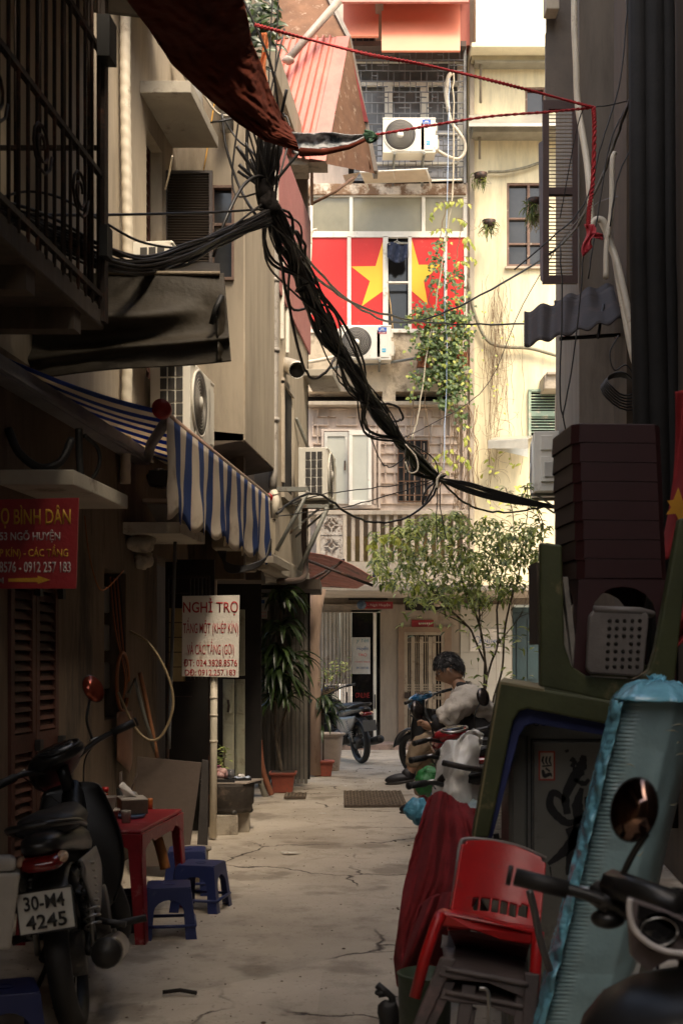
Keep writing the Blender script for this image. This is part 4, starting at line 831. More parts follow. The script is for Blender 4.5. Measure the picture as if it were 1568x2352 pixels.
def twist(pts, r, rr, turns, mat, name, label, cat):
    P = smoothpts(pts, 14); ms = MB()
    for k in (0, 1):
        Q = []
        for i, p in enumerate(P):
            tg = (P[min(i+1, len(P)-1)]-P[max(i-1, 0)]).normalized(); u = tg.cross(Vector((0,1,0.1))).normalized(); v = tg.cross(u); a = i/len(P)*turns*6.2832+k*math.pi
            Q.append(p+(u*math.cos(a)+v*math.sin(a))*rr)
        ms.tube(Q, r, 6)
    return tag(ms.build(name, mat), label, cat)
twist([W(585,57,7.4),W(700,88,7.5),W(850,126,7.6),W(980,150,7.7),W(1120,183,7.8),W(1240,214,7.9),W(1362,247,8.0)], .007, .0065, 44, RR, 'red_rope', 'upper taut red rope from tarpaulin to the knot on the right', 'rope')
twist([W(1362,247,8.0),W(1260,257,8.0),W(1120,268,8.05),W(980,290,8.1),W(860,310,8.15)], .006, .005, 40, RR, 'red_rope', 'lower taut red rope from the torn tarpaulin tip to the right knot', 'rope')
twist([W(1362,247,8.0),W(1364,300,8.0),W(1360,420,8.0),W(1352,480,8.0),W(1350,520,8.0)], .009, .009, 14, RR, 'red_rope', 'red rope hanging straight down from the knot on the right', 'rope')
m = MB(); m.grid(lambda u, v: W(1340+22*v+6*math.sin(u*6), 515+75*u*(1-.3*v), 8.0+.02*math.sin(v*9+u*5)), 14, 6); m.grid(lambda u, v: W(1352+32*u, 528+14*v+10*u, 8.0+.02*math.sin(v*9+u*5)), 10, 4)
tag(m.build('ribbon', M('red_ribbon', (.45,.03,.04), .6), solid=.003), 'red ribbon ends tied below the vertical red rope', 'ribbon')
cord('cord_tie', [W(1285,500,8.2),W(1330,272,8.05),W(1362,247,8.0),W(1392,243,8.0),W(1440,232,8.1)], .004, CABLE, 'thin dark wire tied to the red rope knot and pulled to the right wall', 'wire')
# ---------------------------------------------------------------- signs
t = thing('lodging_sign', 'white board with red lodging text and phone numbers on a pale post', 'sign', W(484,1462,9.4))
bd = part('board', M('cream_sign_board', (.76,.70,.60), .55, var=.1, scale=5, dirt=((.38,.24,.13), .15, 5)), lambda m: m.prism([W(419,1369,9.4),W(550,1367,9.4),W(548,1556,9.4),W(418,1553,9.4)][::-1], (0,.02,0)), t, bevel=.002)
SR = M('sign_letter_red', (.42,.02,.015), .6)
for body, x0, x1, y0, y1, b in (('NGHỈ TRỌ',421,547,1374,1414,.02),('TẦNG MỘT (KHÉP KÍN)',421,547,1418,1462,.01),('VÀ CÁC TẦNG (GỌI)',430,538,1467,1511,.01),('ĐT: 024.3828.8576',422,545,1514,1531,.02),('DĐ: 0912.257.183',425,541,1537,1552,.02)):
    text(body, SR, face_cam(W((x0+x1)/2,(y0+y1)/2,9.398)), (x1-x0)*9.4/F, (y1-y0)*9.4/F, parent=bd, bold=b*.5)
t = thing('red_sign', 'dark red hanging board with yellow and white lodging text and an arrow', 'sign', W(60,1250,6.12))
bd = part('board', M('sign_dark_red', (.26,.012,.016), .5, var=.12, scale=4), lambda m: m.prism([W(-130,1150,6.12),W(181,1143,6.12),W(175,1352,6.12),W(-130,1352,6.12)][::-1], (0,.02,0)), t, bevel=.002)
SY = M('sign_letter_yellow', (.55,.30,.02), .6); SW = M('sign_letter_white', (.50,.45,.42), .6)
for body, x0, x1, y0, y1, mt in (('Ọ BÌNH DÂN',3,163,1160,1214,SY),('53 NGÕ HUYỆN',0,139,1216,1246,SW),('P KÍN) - CÁC TẦNG',0,157,1251,1284,SY),('8576 - 0912 257 183',-1,163,1290,1315,SW),('M',-3,9,1326,1340,SW)):
    text(body, mt, face_cam(W((x0+x1)/2,(y0+y1)/2,6.118)), (x1-x0)*6.12/F, (y1-y0)*6.12/F, parent=bd, bold=.015)
part('arrow', SY, lambda m: m.prism([W(x,y,6.118) for x, y in ((20,1329),(87,1327),(87,1322),(116,1332),(87,1341),(87,1337),(20,1336))][::-1], (0,.002,0)), bd)
t = thing('small_notice', 'small blue and white notice with red print on the wall behind the dracaena', 'notice', W(605,1395,12.9))
bd = part('plate', M('notice_white', (.5,.48,.44), .6), lambda m: (m.pbox(597,1372,616,1402,12.9,.06), m.pbox(597,1402,614,1421,12.88,.01)), t)
text('SỬA KHÓA', REDI, face_cam(W(605,1406,12.878)), .06, .018, parent=bd); text('0912', REDI, face_cam(W(605,1415,12.878)), .06, .018, parent=bd)
part('picture_patch', BLUEI, lambda m: m.pbox(599,1378,608,1386,12.89,.01), bd)
# flower box on lower hood
t = thing('flower_pot', 'empty grey window box standing on the lower concrete hood', 'planter', S(-2.12, 8.9, 2.35))
part('pot', M('grey_pot', (.22,.20,.18), .8), lambda m: m.hexa([S(-2.2,8.55,2.36),S(-2.06,8.55,2.36),S(-2.06,9.05,2.36),S(-2.2,9.05,2.36),S(-2.26,8.5,2.49),S(-2.0,8.5,2.49),S(-2.0,9.1,2.49),S(-2.26,9.1,2.49)]), t, bevel=.01)
part('rim', M('pot_rim', (.36,.29,.22), .8), lambda m: m.abox(-2.28,-1.98,8.48,9.12,2.49,2.52), t, bevel=.006)
# meter cabinet with wires
t = thing('meter_recess', 'open dark meter recess in the left wall full of wires with an orange hose ring', 'meter box', S(AW, 8.2, 1.5))
part('meters', M('meter_dark', (.05,.045,.04), .5), lambda m: [m.abox(AW-.2,AW-.08,8.06+i*.2,8.2+i*.2,1.2+.26*j,1.38+.26*j) for i in (0,1) for j in range(3)], t, bevel=.01)
for k in range(6):
    part('wire', [M('orange_wire', (.30,.09,.02), .6), CABLE][k % 2], lambda m: m.tube(smoothpts([S(AW+.01,8.1+.04*k,1.95), S(AW+.03,8.15+.05*k,1.6-.04*k), S(AW+.05,8.3+.02*k,1.3), S(AW+.02,8.35,1.1)]), .006, 5), t)
part('hose_ring', M('orange_hose', (.28,.09,.025), .6), lambda m: m.tube([S(AW+.05,8.25+.14*math.cos(a/20*6.28),1.25+.2*math.sin(a/20*6.28)) for a in range(19)], .012, 6), t)
t = thing('shovel', 'brown bladed shovel hanging on the wall below the meter recess', 'shovel', S(AW+.06,8.3,.8))
part('blade', M('brown_blade', (.20,.10,.06), .6, var=.3), lambda m: m.grid(lambda u, v: S(AW+.05+.03*math.sin(u*3.14), 8.12+.36*u, 1.05-(.42-.1*abs(u-.5)*2)*v), 8, 8), t, solid=.006)
part('handle', GREYIRON, lambda m: (m.tube([W(296,1592,8.4),W(310,1560,8.4),W(330,1640,8.5),W(358,1730,8.6)], .014, 8),), t)
cord('broom_stick', [W(322,1545,8.5),W(338,1620,8.55),W(362,1740,8.6)], .016, M('orange_pole', (.25,.10,.04), .6), 'orange and grey pole leaning against the left wall beside the shovel', 'pole')
cord('hose', [W(300,1450,8.2),W(345,1480,8.1),W(385,1550,8.1),W(398,1620,8.1),W(375,1685,8.1),W(345,1700,8.1),W(310,1670,8.1),W(272,1590,8.1)], .009, M('yellowish_hose', (.30,.22,.12), .5), 'long yellowish hose looping down the left wall from the meter recess', 'hose')
cord('cable', [W(195,1185,7.2),W(205,1270,7.2),W(225,1345,7.2),W(245,1352,7.3),W(285,1310,7.6)], .004, M('orange_wire', (.30,.09,.02), .6), 'thin reddish wire sagging along the wall to the right of the red board', 'wire')
# cables on wall behind cassette
cord('hose', [W(20,985,6.3),W(45,1040,6.3),W(95,1075,6.4),W(140,1060,6.5),W(165,1010,6.6)], .024, BLACK, 'fat black hose looping under the striped awning arm', 'hose')
cord('cable', [W(195,1000,6.8),W(225,1030,6.9),W(228,1070,6.9),W(205,1112,6.9)], .012, BLACK, 'black cable curving down from the awning arm to the concrete hood', 'cable')
cord('conduit', [W(182,985,6.8),W(183,1050,6.8),W(188,1115,6.8)], .022, BLACK, 'short thick black pipe standing on the first concrete hood', 'pipe')
# coils of cable under the striped valance
for k in range(7):
    cord('cable', [W(500+3*k,1265,10.2),W(520,1292+3*k,10.2),W(560,1300+2*k,10.2),W(605,1285+k,10.3),W(622,1262-4*k,10.4)], .009, CABLE, 'black cable sagging below the striped valance above the lodging sign', 'cable', group='black cables sagging below the valance')
# ---------------------------------------------------------------- cable bundles across the alley
t = thing('cable_bundle', 'thick tangled bundle of black cables running diagonally down across the alley', 'cable bundle', W(760,770,10))
MAIN = [(560,150,8.2),(600,330,8.3),(614,450,8.4),(650,545,8.7),(700,655,9.3),(755,760,10.0),(815,865,10.8),(870,950,11.5),(920,1015,12.1),(965,1065,12.7),(1010,1100,13.2)]
rr = random.Random(5)
for k in range(46):
    P = []; sp = .055 if k < 34 else .13
    for j, (x, y, Y) in enumerate(MAIN):
        if k % 3 and j == 0: continue
        a = rr.random()*6.28; q = sp*rr.random()**.6*(.5 if j in (2, 8, 10) else 1.25)*(2.6 if j < 2 else 1)
        P.append(W(x, y, Y)+Vector((q*math.cos(a), q*math.sin(a), q*math.sin(a*1.7))))
    part('cable', CABLE, lambda m: m.tube(smoothpts(P, 7), .007+.008*rr.random()**2, 6), t)
part('black_wrap', M('black_tape', (.010,.008,.007), .9, spec=.1), lambda m: (m.tube([W(606,415,8.35),W(612,450,8.35),W(622,485,8.45)], [.045,.06,.045], 10), m.ell(W(617,470,8.33),(.07,.06,.075),jit=.8)), t)
part('tie', CABLE, lambda m: [m.tube([W(x,y,Y)+Vector((r_*math.cos(a/10*6.28), r_*math.sin(a/10*6.28), .4*r_*math.cos(a/10*6.28))) for a in range(11)], .008, 5) for x, y, Y, r_ in ((700,660,9.25,.07),(748,748,9.9,.07),(955,1055,12.6,.08),(1008,1098,13.1,.07))], t)
part('cream_tie', PIPEW, lambda m: (m.tube(smoothpts([W(930,1020,12),W(955,1050,12),W(958,1080,12),W(940,1085,12),W(930,1060,12)]), .008, 5), m.tube(smoothpts([W(1003,1120,12.8),W(1004,1100,12.8),W(1014,1088,12.8)]), .014, 5)), t)
t = thing('cable_bundle', 'flatter bundle of black cables continuing from the knot to the right house', 'cable bundle', W(1140,1130,14))
for k in range(10):
    P = [W(1005+rr.uniform(-3,3),1098+rr.uniform(-4,4),13.2), W(1075,1108+k*2.6+rr.uniform(-3,3),13.8), W(1150,1130+k*2.4,14.4), W(1230,1152+k*1.2,15), W(1275,1162+k*.6,15.4)]
    part('cable', CABLE, lambda m: m.tube(smoothpts(P, 6), .011, 6), t)
t = thing('cable_bundle', 'sagging swag of black cables in front of the barred balcony and olive tarp', 'cable bundle', W(300,600,7))
for k in range(22):
    dy = rr.uniform(-38,28); o = rr.uniform(0,1)
    P = [W(-30,478+dy*.7,5.6), W(70,515+dy*.8,5.9), W(150,555+dy,6.2), W(230,592+dy*.9,6.12), W(330,612+dy*.8,6.6), W(430,585+dy*.7,7.1), W(520,545+dy*.5,7.7), W(622,500+dy*.6,8.35)]
    P = [p_+Vector((0, rr.uniform(-.05,.05), rr.uniform(-.02,.02))) for p_ in P]
    part('cable', CABLE, lambda m: m.tube(smoothpts(P, 6), .006+.007*o*o, 6), t)
cord('cable', [W(-20,488,5.6),W(150,494,6.2),W(330,492,6.9),W(480,488,7.6),W(612,480,8.35)], .008, CABLE, 'nearly level black cable crossing above the sagging cable swag', 'cable')
cord('cable', [W(-20,462,5.6),W(60,440,5.9),W(140,455,6.1),W(230,505,6.4),W(340,560,6.7),W(470,560,7.4),W(600,470,8.2)], .007, CABLE, 'black cable dipping from the iron bars down to the wrapped knot', 'cable')
cord('cable', [W(510,262,8.6),W(520,340,8.6),W(550,430,8.6),W(585,490,8.5),W(615,520,8.6)], .011, CABLE, 'thick black cable dropping from the tarpaulin edge left of the wrapped knot', 'cable')
cord('cable', [W(512,270,8.7),W(545,320,8.7),W(580,350,8.5),W(600,390,8.4)], .007, CABLE, 'thin black cable branching from under the tarpaulin to the knot', 'cable')
cord('cable', [W(490,590,7.9),W(520,500,7.9),W(560,425,8.1),W(600,405,8.3),W(625,440,8.5)], .011, CABLE, 'black cable arching up to the wrapped knot from the swag', 'cable')
for px, lb in ((626,'left of the two thin black wires dropping from the top of the picture'),(640,'right of the two thin black wires dropping from the top of the picture')):
    cord('wire', [W(px,-20,8.4),W(px-6,120,8.4),W(px-14,300,8.4),W(px-20,420,8.4)], .005, CABLE, lb, 'wire')
for k, (pts, lb) in enumerate([
  ([(650,520,8.7),(720,610,10),(800,690,12),(900,740,14),(1010,722,15),(1150,652,14),(1290,560,12),(1370,430,10),(1420,300,9),(1450,215,8.6)], 'black cable sweeping across the red star panels up to the right wall'),
  ([(655,545,8.7),(730,640,10),(830,705,12),(960,738,14),(1080,745,15),(1230,742,14.5),(1400,720,12),(1490,700,10)], 'black cable crossing the bottom of the star panels toward the corrugated awning'),
  ([(640,560,8.7),(655,660,9),(690,820,9.6),(720,870,10),(760,840,10.5),(775,790,11)], 'black cable looping loosely left of the main bundle'),
  ([(850,930,11.3),(905,930,11.6),(925,960,11.8),(905,968,11.8),(880,975,11.7)], 'stiff black cable loop poking right from the bundle over the lattice wall'),
  ([(700,645,9.3),(690,560,9),(665,520,8.8),(700,565,9.1),(690,640,9.3)], 'small black cable loop at the left of the star panels'),
  ([(635,1180,11),(690,1140,11.4),(740,1138,11.8),(800,1180,12.3),(860,1200,12.8),(930,1190,13),(985,1150,13.2),(1008,1105,13.2)], 'fat black cable sagging from the side unit to the cable knot'),
  ([(640,1170,11.2),(720,1140,11.8),(820,1125,12.4),(920,1113,12.8),(1005,1100,13.2)], 'thin straight black cable from the side wall to the cable knot'),
  ([(640,1185,11.2),(790,1165,12.2),(900,1135,12.8),(1005,1102,13.2)], 'lower thin black cable from the side wall to the cable knot'),
  ([(1012,1105,13.2),(1060,1150,13.6),(1110,1172,14),(1180,1176,14.5),(1260,1162,15.2)], 'fat black cable sagging right of the knot above the tree'),
  ([(1006,1100,13.2),(1002,1180,13.2),(1003,1245,13.2)], 'left of the black wires dangling from the knot into the tree'),
  ([(1012,1100,13.2),(1010,1160,13.2),(1024,1240,13.3)], 'right of the black wires dangling from the knot into the tree'),
  ([(1005,1102,13.2),(985,1140,13.2),(972,1160,13.2),(975,1130,13.2),(1000,1105,13.2)], 'small black loop hanging left of the cable knot'),
  ([(820,900,11),(850,1000,11.5),(875,1060,11.9),(900,1072,12.1),(930,1050,12.3)], 'thin black wire looping below the bundle over the white shutters'),
  ([(1460,440,9),(1330,500,11),(1200,700,15),(1100,905,18),(900,1020,19)], 'long thin wire stretched diagonally over the yellow wall to the lattice'),
]):
    thin = 'thin' in lb or 'wires' in lb
    cord('cable', [W(*q) for q in pts], .006 if thin else .012, CABLE, lb, 'cable', wob=.015)
# ---------------------------------------------------------------- corrugated little roofs
t = thing('tin_roof', 'small rusty red corrugated tin roof on struts above the ground floor at the back', 'tin roof', W(780,1310,16.5))
def f(m):
    def g_(u, v):
        a = W(690,1268,15.2); b = W(858,1300,15.2); c = W(845,1352,17.5); d_ = W(700,1300,17.5)
        p_ = W(692+168*v, 1268+ (52*v**2.2)+10*v, 15.2-.5*v)*(1-u)+W(698+120*v, 1345+6*v, 16.6)*u
        return p_+Vector((0,0,.012*math.sin(u*60)))
    m.grid(g_, 90, 10, smooth=False)
part('corrugated_sheet', M('rusty_pink_sheet', (.42,.16,.11), .7, var=.3, scale=4, dirt=((.12,.08,.06), .3, 3)), f, t, solid=.008)
part('strut', BARK_IRON, lambda m: (m.tube([W(708,1352,14.8),W(790,1285,15)], .018, 6), m.tube([W(706,1335,14.8),W(770,1300,15)], .018, 6), m.tube([W(700,1285,14.7),W(856,1345,14.8)], .02, 6)), t)
part('blue_clip', M('blue_plastic', (.03,.12,.35), .4), lambda m: m.tube([W(856,1296,14.8),W(860,1310,14.8),W(858,1325,14.8)], .02, 6), t)
t = thing('corrugated_awning', 'dark wavy corrugated awning jutting out from the right wall', 'awning', W(1340,730,9.6))
def f(m):
    def g_(u, v):
        x = 1203+290*u; wv = 6*math.sin(u*34)*(1-.5*v)
        top = 715-50*min(1, u*1.6)+wv; bot = 795-80*u+5*math.sin(u*40); y = top+(bot-top)*v
        return W(x, y, 9.9-.8*v+.04*math.sin(u*34))
    m.grid(g_, 80, 10)
part('sheet', M('brown_black_sheet', (.018,.011,.009), .75, var=.4, scale=4, dirt=((.05,.032,.022), .2, 4)), f, t, solid=.008)
part('underlap_sheet', M('brown_black_sheet', (.07,.045,.035), .6), lambda m: m.grid(lambda u, v: W(1272+212*u, 690-34*min(1,u*2)+5*math.sin(u*30)+40*v, 10.3-.3*v), 50, 4), t, solid=.008)
part('strut', BLACK, lambda m: (m.tube([W(1285,778,9.2),W(1440,768,9.4),W(1485,765,9.4)], .016, 6), m.tube([W(1385,700,9.5),W(1372,776,9.2)], .012, 6), m.tube([W(1440,700,9.3),W(1430,790,9.3),W(1480,870,9.3)], .012, 6)), t)
# white conduits, right
cord('conduit', [W(1318,-20,9.5),W(1318,60,9.5),W(1322,150,9.5),W(1326,240,9.5),W(1345,360,9.4),W(1352,430,9.3),W(1358,520,9.3)], .026, PIPEW, 'long pale flexible conduit running down beside the brown shutter', 'pipe')
cord('conduit', [W(1362,545,9.0),W(1357,520,9.0),W(1368,505,9.0),W(1385,510,9.0),W(1395,545,9.0),W(1420,620,8.9),W(1455,780,8.8),W(1480,905,8.8)], .026, PIPEW, 'pale hooked conduit bending over and running down to the right wall', 'pipe')
cord('conduit', [W(1378,505,9.1),W(1405,570,9.0),W(1425,680,8.9),W(1452,820,8.8),W(1475,870,8.8)], .022, PIPEW, 'second pale conduit alongside the hooked one', 'pipe')
cord('conduit', [W(1411,350,8.9),W(1405,370,8.9),W(1404,460,8.9),W(1401,500,8.9),W(1392,560,8.9),W(1390,640,8.9)], .02, PIPEW, 'short upright pale conduit above the hooked one', 'pipe')
PIPD = M('dark_drainpipe', (.014,.012,.010), .75, var=.3, spec=.2)
for (x, r, lb) in ((1462,.06,'leftmost fat black drainpipe on the near right wall'),(1497,.075,'middle and thickest black drainpipe on the near right wall'),(1530,.05,'rightmost black drainpipe on the near right wall')):
    m = MB(); m.tube([W(x,-60,7.8),W(x+4,600,7.8),W(x+14,1100,7.8),W(x+14,1900,7.8)], r, 12)
    tag(m.build('drainpipe', PIPD), lb, 'pipe')
for k, pts in enumerate([[(1440,-20),(1436,60),(1420,200),(1380,330),(1340,470),(1250,560),(1180,620)],[(1545,60),(1500,200),(1470,300),(1420,400),(1400,520)],[(1450,215),(1430,260),(1400,330),(1370,500),(1350,640)],[(1285,560),(1290,700),(1285,900),(1300,1000)],[(1340,560),(1330,700),(1310,860),(1290,960)]]):
    cord('wire', [W(x, y, 8.7+.1*k) for x, y in pts], .006, CABLE, ['black wire curving down from the top right over the brown shutter','black wire running down from the dark drainpipes','thin wire hanging between the conduits and the grey wall','wire hanging down over the corrugated awning to the stool stack','thin slanting wire right of the one over the corrugated awning'][k], 'wire', wob=.01)
t = thing('cable_coil', 'coil of black cable hung on the right wall below the corrugated awning', 'cable coil', W(1425,885,8.9))
for k in range(6):
    r1 = .10+.01*k; part('loop', CABLE, lambda m: m.tube([W(1425+2*k,885+3*k,8.9)+Vector((r1*1.1*math.cos(a/18*6.2832), .02*k-.05+.03*math.sin(a), r1*.75*math.sin(a/18*6.2832)-.25*r1*math.cos(a/18*6.2832))) for a in range(19)], .007, 5), t)
part('hanging_strand', CABLE, lambda m: m.tube(smoothpts([W(1420,770,8.9),W(1400,810,8.9),W(1410,850,8.9),W(1440,840,8.9),W(1470,900,8.9)]), .006, 5), t)
# ================================================================ MOTORBIKES
CHR = M('worn_chrome', (.45,.43,.40), .3, metal=.9, var=.25, scale=8, bump=.02)
DKM = M('dark_engine_metal', (.07,.065,.06), .5, metal=.6, var=.4, scale=9)
BPL = M('black_bike_plastic', (.014,.013,.012), .38, var=.2, bump=.03)
SEATM = M('black_seat_vinyl', (.016,.014,.013), .55, var=.3, bump=.15)
MIRG = M('mirror_glass', (.45,.40,.36), .06, metal=1, var=.05, bump=0)
GREYP = M('grey_bike_plastic', (.10,.10,.10), .5)
def torus(m, c, Rr, r, n=36, k=10, axis='Y'):
    vs = []
    for i in range(n):
        a = i/n*6.2832
        for j in range(k):
            b = j/k*6.2832; q = Rr+r*math.cos(b); vs.append((c[0]+q*math.cos(a), c[1]+r*1.15*math.sin(b), c[2]+q*math.sin(a)))
    m.add(vs, [(i*k+j, ((i+1) % n)*k+j, ((i+1) % n)*k+(j+1) % k, i*k+(j+1) % k) for i in range(n) for j in range(k)], True)
def loft(m, secs, n=12, mi=0, caps=True):
    """body from cross sections: (x, y, z, half width, half height, power)"""
    vs = []
    for (x, y, z, hw, hh, pw) in secs:
        for k in range(n):
            a = 2*math.pi*k/n; c_, s_ = math.cos(a), math.sin(a)
            vs.append((x, y+hw*math.copysign(abs(c_)**pw, c_), z+hh*math.copysign(abs(s_)**pw, s_)))
    fs = [(i*n+k, i*n+(k+1) % n, (i+1)*n+(k+1) % n, (i+1)*n+k) for i in range(len(secs)-1) for k in range(n)]
    if caps: fs += [tuple(range(n-1, -1, -1)), tuple(range((len(secs)-1)*n, len(secs)*n))]
    m.add(vs, fs, True, mi)
def motorbike(name, label, loc, rz, lean=0, steer=0, body=BPL, cowl=None, plate=None, scale=1, mirrors=(1, 1), cat='motorbike', mglass=MIRG, dash=False, seatc=SEATM, miry=.27, mirz=1.20, big=False):
    t = thing(name, label, cat, loc, 0, group='motorbikes parked in the alley')
    t.rotation_euler = (Matrix.Rotation(rz, 3, 'Z') @ Matrix.Rotation(lean, 3, 'X')).to_euler(); t.scale = (scale,)*3
    cowl = cowl or body
    piv = Vector((1.0, 0, .75)); ax = Vector((-.42, 0, .9)).normalized(); SM = Matrix.Translation(piv) @ Matrix.Rotation(steer, 4, ax) @ Matrix.Translation(-piv)
    def P(nm, mat, fn, parent=t, front=False, **kw):
        m = MB(); fn(m)
        if front: m.v = [SM @ q for q in m.v]
        return m.build(nm, mat, parent, world=False, **kw)
    def wheel(m, c):
        torus(m, c, .225, .014, 32, 6)
        for i in range(14):
            a = i/14*6.2832; b = a+.5*(1 if i % 2 else -1)
            m.tube([(c[0]+.03*math.cos(b), c[1]+.03*(-1)**i, c[2]+.03*math.sin(b)), (c[0]+.225*math.cos(a), c[1], c[2]+.225*math.sin(a))], .0025, 4)
        m.tube([(c[0], c[1]-.05, c[2]), (c[0], c[1]+.05, c[2])], .045, 12)
    for nm, x, fr in (('rear_wheel', 0, False), ('front_wheel', 1.22, True)):
        wh = P(nm, CHR, lambda m: wheel(m, (x, 0, .285)), front=fr)
        P('tyre', BLACK, lambda m: torus(m, (x, 0, .285), .245, .040), wh, front=fr)
        if not fr: P('hub_drum', DKM, lambda m: m.tube([(0,-.07,.285),(0,.07,.285)], .085, 18), wh)
    # rear mudguard, tail, lights
    mgd = P('mudguard', GREYP, lambda m: [m.grid(lambda u, v: (.335*math.cos(a0), (u-.5)*.15, .285+.335*math.sin(a0)) if False else ((.345*math.cos(R(75+75*v))-.02*v), (u-.5)*(.14-.02*v), .285+.345*math.sin(R(75+75*v))-.012*abs(u-.5)), 6, 12)], solid=.006)
    P('tail_fairing', body, lambda m: loft(m, [(.45,0,.64,.11,.08,.8),(.2,0,.68,.115,.075,.8),(-.05,0,.72,.10,.06,.8),(-.24,0,.74,.075,.045,.8),(-.33,0,.745,.05,.02,.8)], 16))
    tl = P('tail_light', M('tail_light_red', (.16,.006,.006), .2, bump=0, coat=.5), lambda m: loft(m, [(-.25,0,.69,.088,.036,.7),(-.32,0,.685,.075,.028,.7),(-.345,0,.68,.05,.014,.7)], 14))
    for sy in (-1, 1): P('indicator', M('indicator_lens', (.55,.35,.22), .2, bump=0), lambda m: m.ell((-.275,sy*.07,.695),(.055,.022,.022)), tl)
    if plate is not None:
        mt = M('plate_white', (.58,.56,.50), .5, var=.1) if plate else GREYP
        pl = P('number_plate', mt, lambda m: m.prism([(-.375,-.095,.46),(-.375,.095,.46),(-.352,.095,.60),(-.352,-.095,.60)],(-.004,0,0)), bevel=.004)
        if plate:
            ORG[pl.name] = Vector((0,0,0))
            pm = Matrix.Translation((-.371,0,.53)) @ Matrix.Rotation(R(-90),4,'Z') @ Matrix.Rotation(R(90-9.3),4,'X')
            for s_, dy in zip(plate, (.033,-.033)): text(s_, BLACK, pm @ Matrix.Translation((0,dy,.012)), .14, .05, parent=pl, bold=.02)
            P('plate_rim', BPL, lambda m: m.tube([(-.380,-.096,.459),(-.380,.096,.459),(-.357,.096,.601),(-.357,-.096,.601),(-.380,-.096,.459)], .004, 5, caps=False), pl)
    st = P('seat', seatc, lambda m: loft(m, [(-.15,0,.79,.10,.035,.8),(.05,0,.785,.125,.045,.8),(.3,0,.77,.125,.045,.8),(.5,0,.75,.10,.045,.8),(.64,0,.755,.07,.04,.8)], 16))
    P('grab_rail', BPL, lambda m: m.tube(smoothpts([(.05,-.13,.76),(-.15,-.125,.80),(-.29,-.06,.82),(-.31,0,.822),(-.29,.06,.82),(-.15,.125,.80),(.05,.13,.76)]), .013, 8))
    # frame, engine, exhaust
    P('engine', DKM, lambda m: (m.tube([(.42,0,.36),(.80,0,.34)], .085, 12), m.tube([(.50,-.13,.33),(.50,.13,.33)], .11, 18), m.tube([(.66,-.10,.33),(.66,.10,.33)], .08, 16), [m.box((.86-.02*i,0,.345),(.008,.19,.17)) for i in range(6)]))
    P('frame_tube', BPL, lambda m: (m.tube([(.98,0,.78),(.70,0,.50),(.45,0,.48),(.1,0,.62)], .032, 8), m.tube([(.5,-.03,.4),(.0,-.085,.285)], .02, 8), m.tube([(.5,.03,.4),(.0,.085,.285)], .02, 8)))
    ex = P('exhaust', M('black_exhaust', (.03,.028,.026), .45, metal=.5), lambda m: m.tube(smoothpts([(.85,-.05,.28),(.75,-.11,.20),(.55,-.14,.20),(.3,-.15,.23),(.12,-.155,.26)]), .016, 8) and m.tube([(.25,-.155,.245),(.2,-.16,.25),(-.28,-.175,.33),(-.30,-.175,.334)], [.03,.048,.056,.05], 16))
    P('heat_shield', CHR, lambda m: m.grid(lambda u, v: (.12-.32*v, -.168-.053*math.cos(R(-70+140*u))-.005, .264+.05*v+.056*math.sin(R(-70+140*u))), 8, 6), ex, solid=.003)
    for sy in (-1, 1):
        sh = P('shock_absorber', CHR, lambda m: (m.tube([(0,sy*.105,.30),(.13,sy*.11,.62)], .012, 6), m.tube([(.13*q/60+.0,0,0) if False else (.03+.10*q/80+.030*math.cos(q*.7)*.9, sy*.108+.030*math.sin(q*.7), .36+.24*q/80-.012*math.cos(q*.7)) for q in range(81)], .0055, 5)))
        P('footrest', BLACK, lambda m: m.tube([(.52,sy*.06,.26),(.52,sy*.28,.27)], .016, 8))
        P('rear_footrest', DKM, lambda m: m.tube([(.2,sy*.1,.36),(.16,sy*.22,.33)], .013, 8))
    P('side_stand', DKM, lambda m: m.tube([(.6,.08,.27),(.55,.22,.03)], .011, 6))
    # side covers + leg shield
    for sy in (-1, 1):
        P('side_cover', M('dull_silver_panel', (.16,.155,.15), .35, metal=.3, var=.3) if body is BPL else body, lambda m: m.grid(lambda u, v: (-.18+.66*u, sy*(.115+.012*math.sin(v*3)), .66-.05*u-(.05+.20*math.sin(u*2.6))*v), 14, 6), solid=.01)
        P('leg_shield', body, lambda m: m.grid(lambda u, v: (.84+.16*v+.12*math.sin(u*1.57)*(1-v)-.04*u*u, sy*(.03+(.20*math.sin(u*1.57))*(1-.5*v**2)*(1-.55*(1-v)**3)), .24+.60*v+.05*u*(1-v)-.04*u*u*v), 10, 18), solid=.01)
    P('center_cover', body, lambda m: loft(m, [(.62,0,.60,.055,.10,.9),(.78,0,.56,.05,.10,.9),(.92,0,.64,.05,.12,.9),(1.0,0,.76,.06,.1,.9)], 12))
    if big: P('inner_shield', body, lambda m: loft(m, [(.70,0,.50,.20,.30,.6),(.80,0,.55,.27,.32,.6),(.90,0,.62,.24,.28,.7),(1.0,0,.70,.14,.18,.8)], 20))
    # front end
    P('fork', CHR, lambda m: [m.tube([(1.02,sy*.075,.72),(1.22,sy*.075,.285)], .018, 8) for sy in (-1,1)], front=True)
    P('front_mudguard', body, lambda m: m.grid(lambda u, v: (1.22+.335*math.cos(R(20+125*v)), (u-.5)*.13, .285+.335*math.sin(R(20+125*v))-.03*abs(u-.5)), 6, 16), front=True, solid=.008)
    hb = P('handlebar', BPL, lambda m: (m.tube(smoothpts([(.86,-.34,.985),(.93,-.2,.975),(.97,-.08,.94),(.97,.08,.94),(.93,.2,.975),(.86,.34,.985)]), .013, 8), m.tube([(.97,0,.94),(1.0,0,.8)], .03, 8)), front=True)
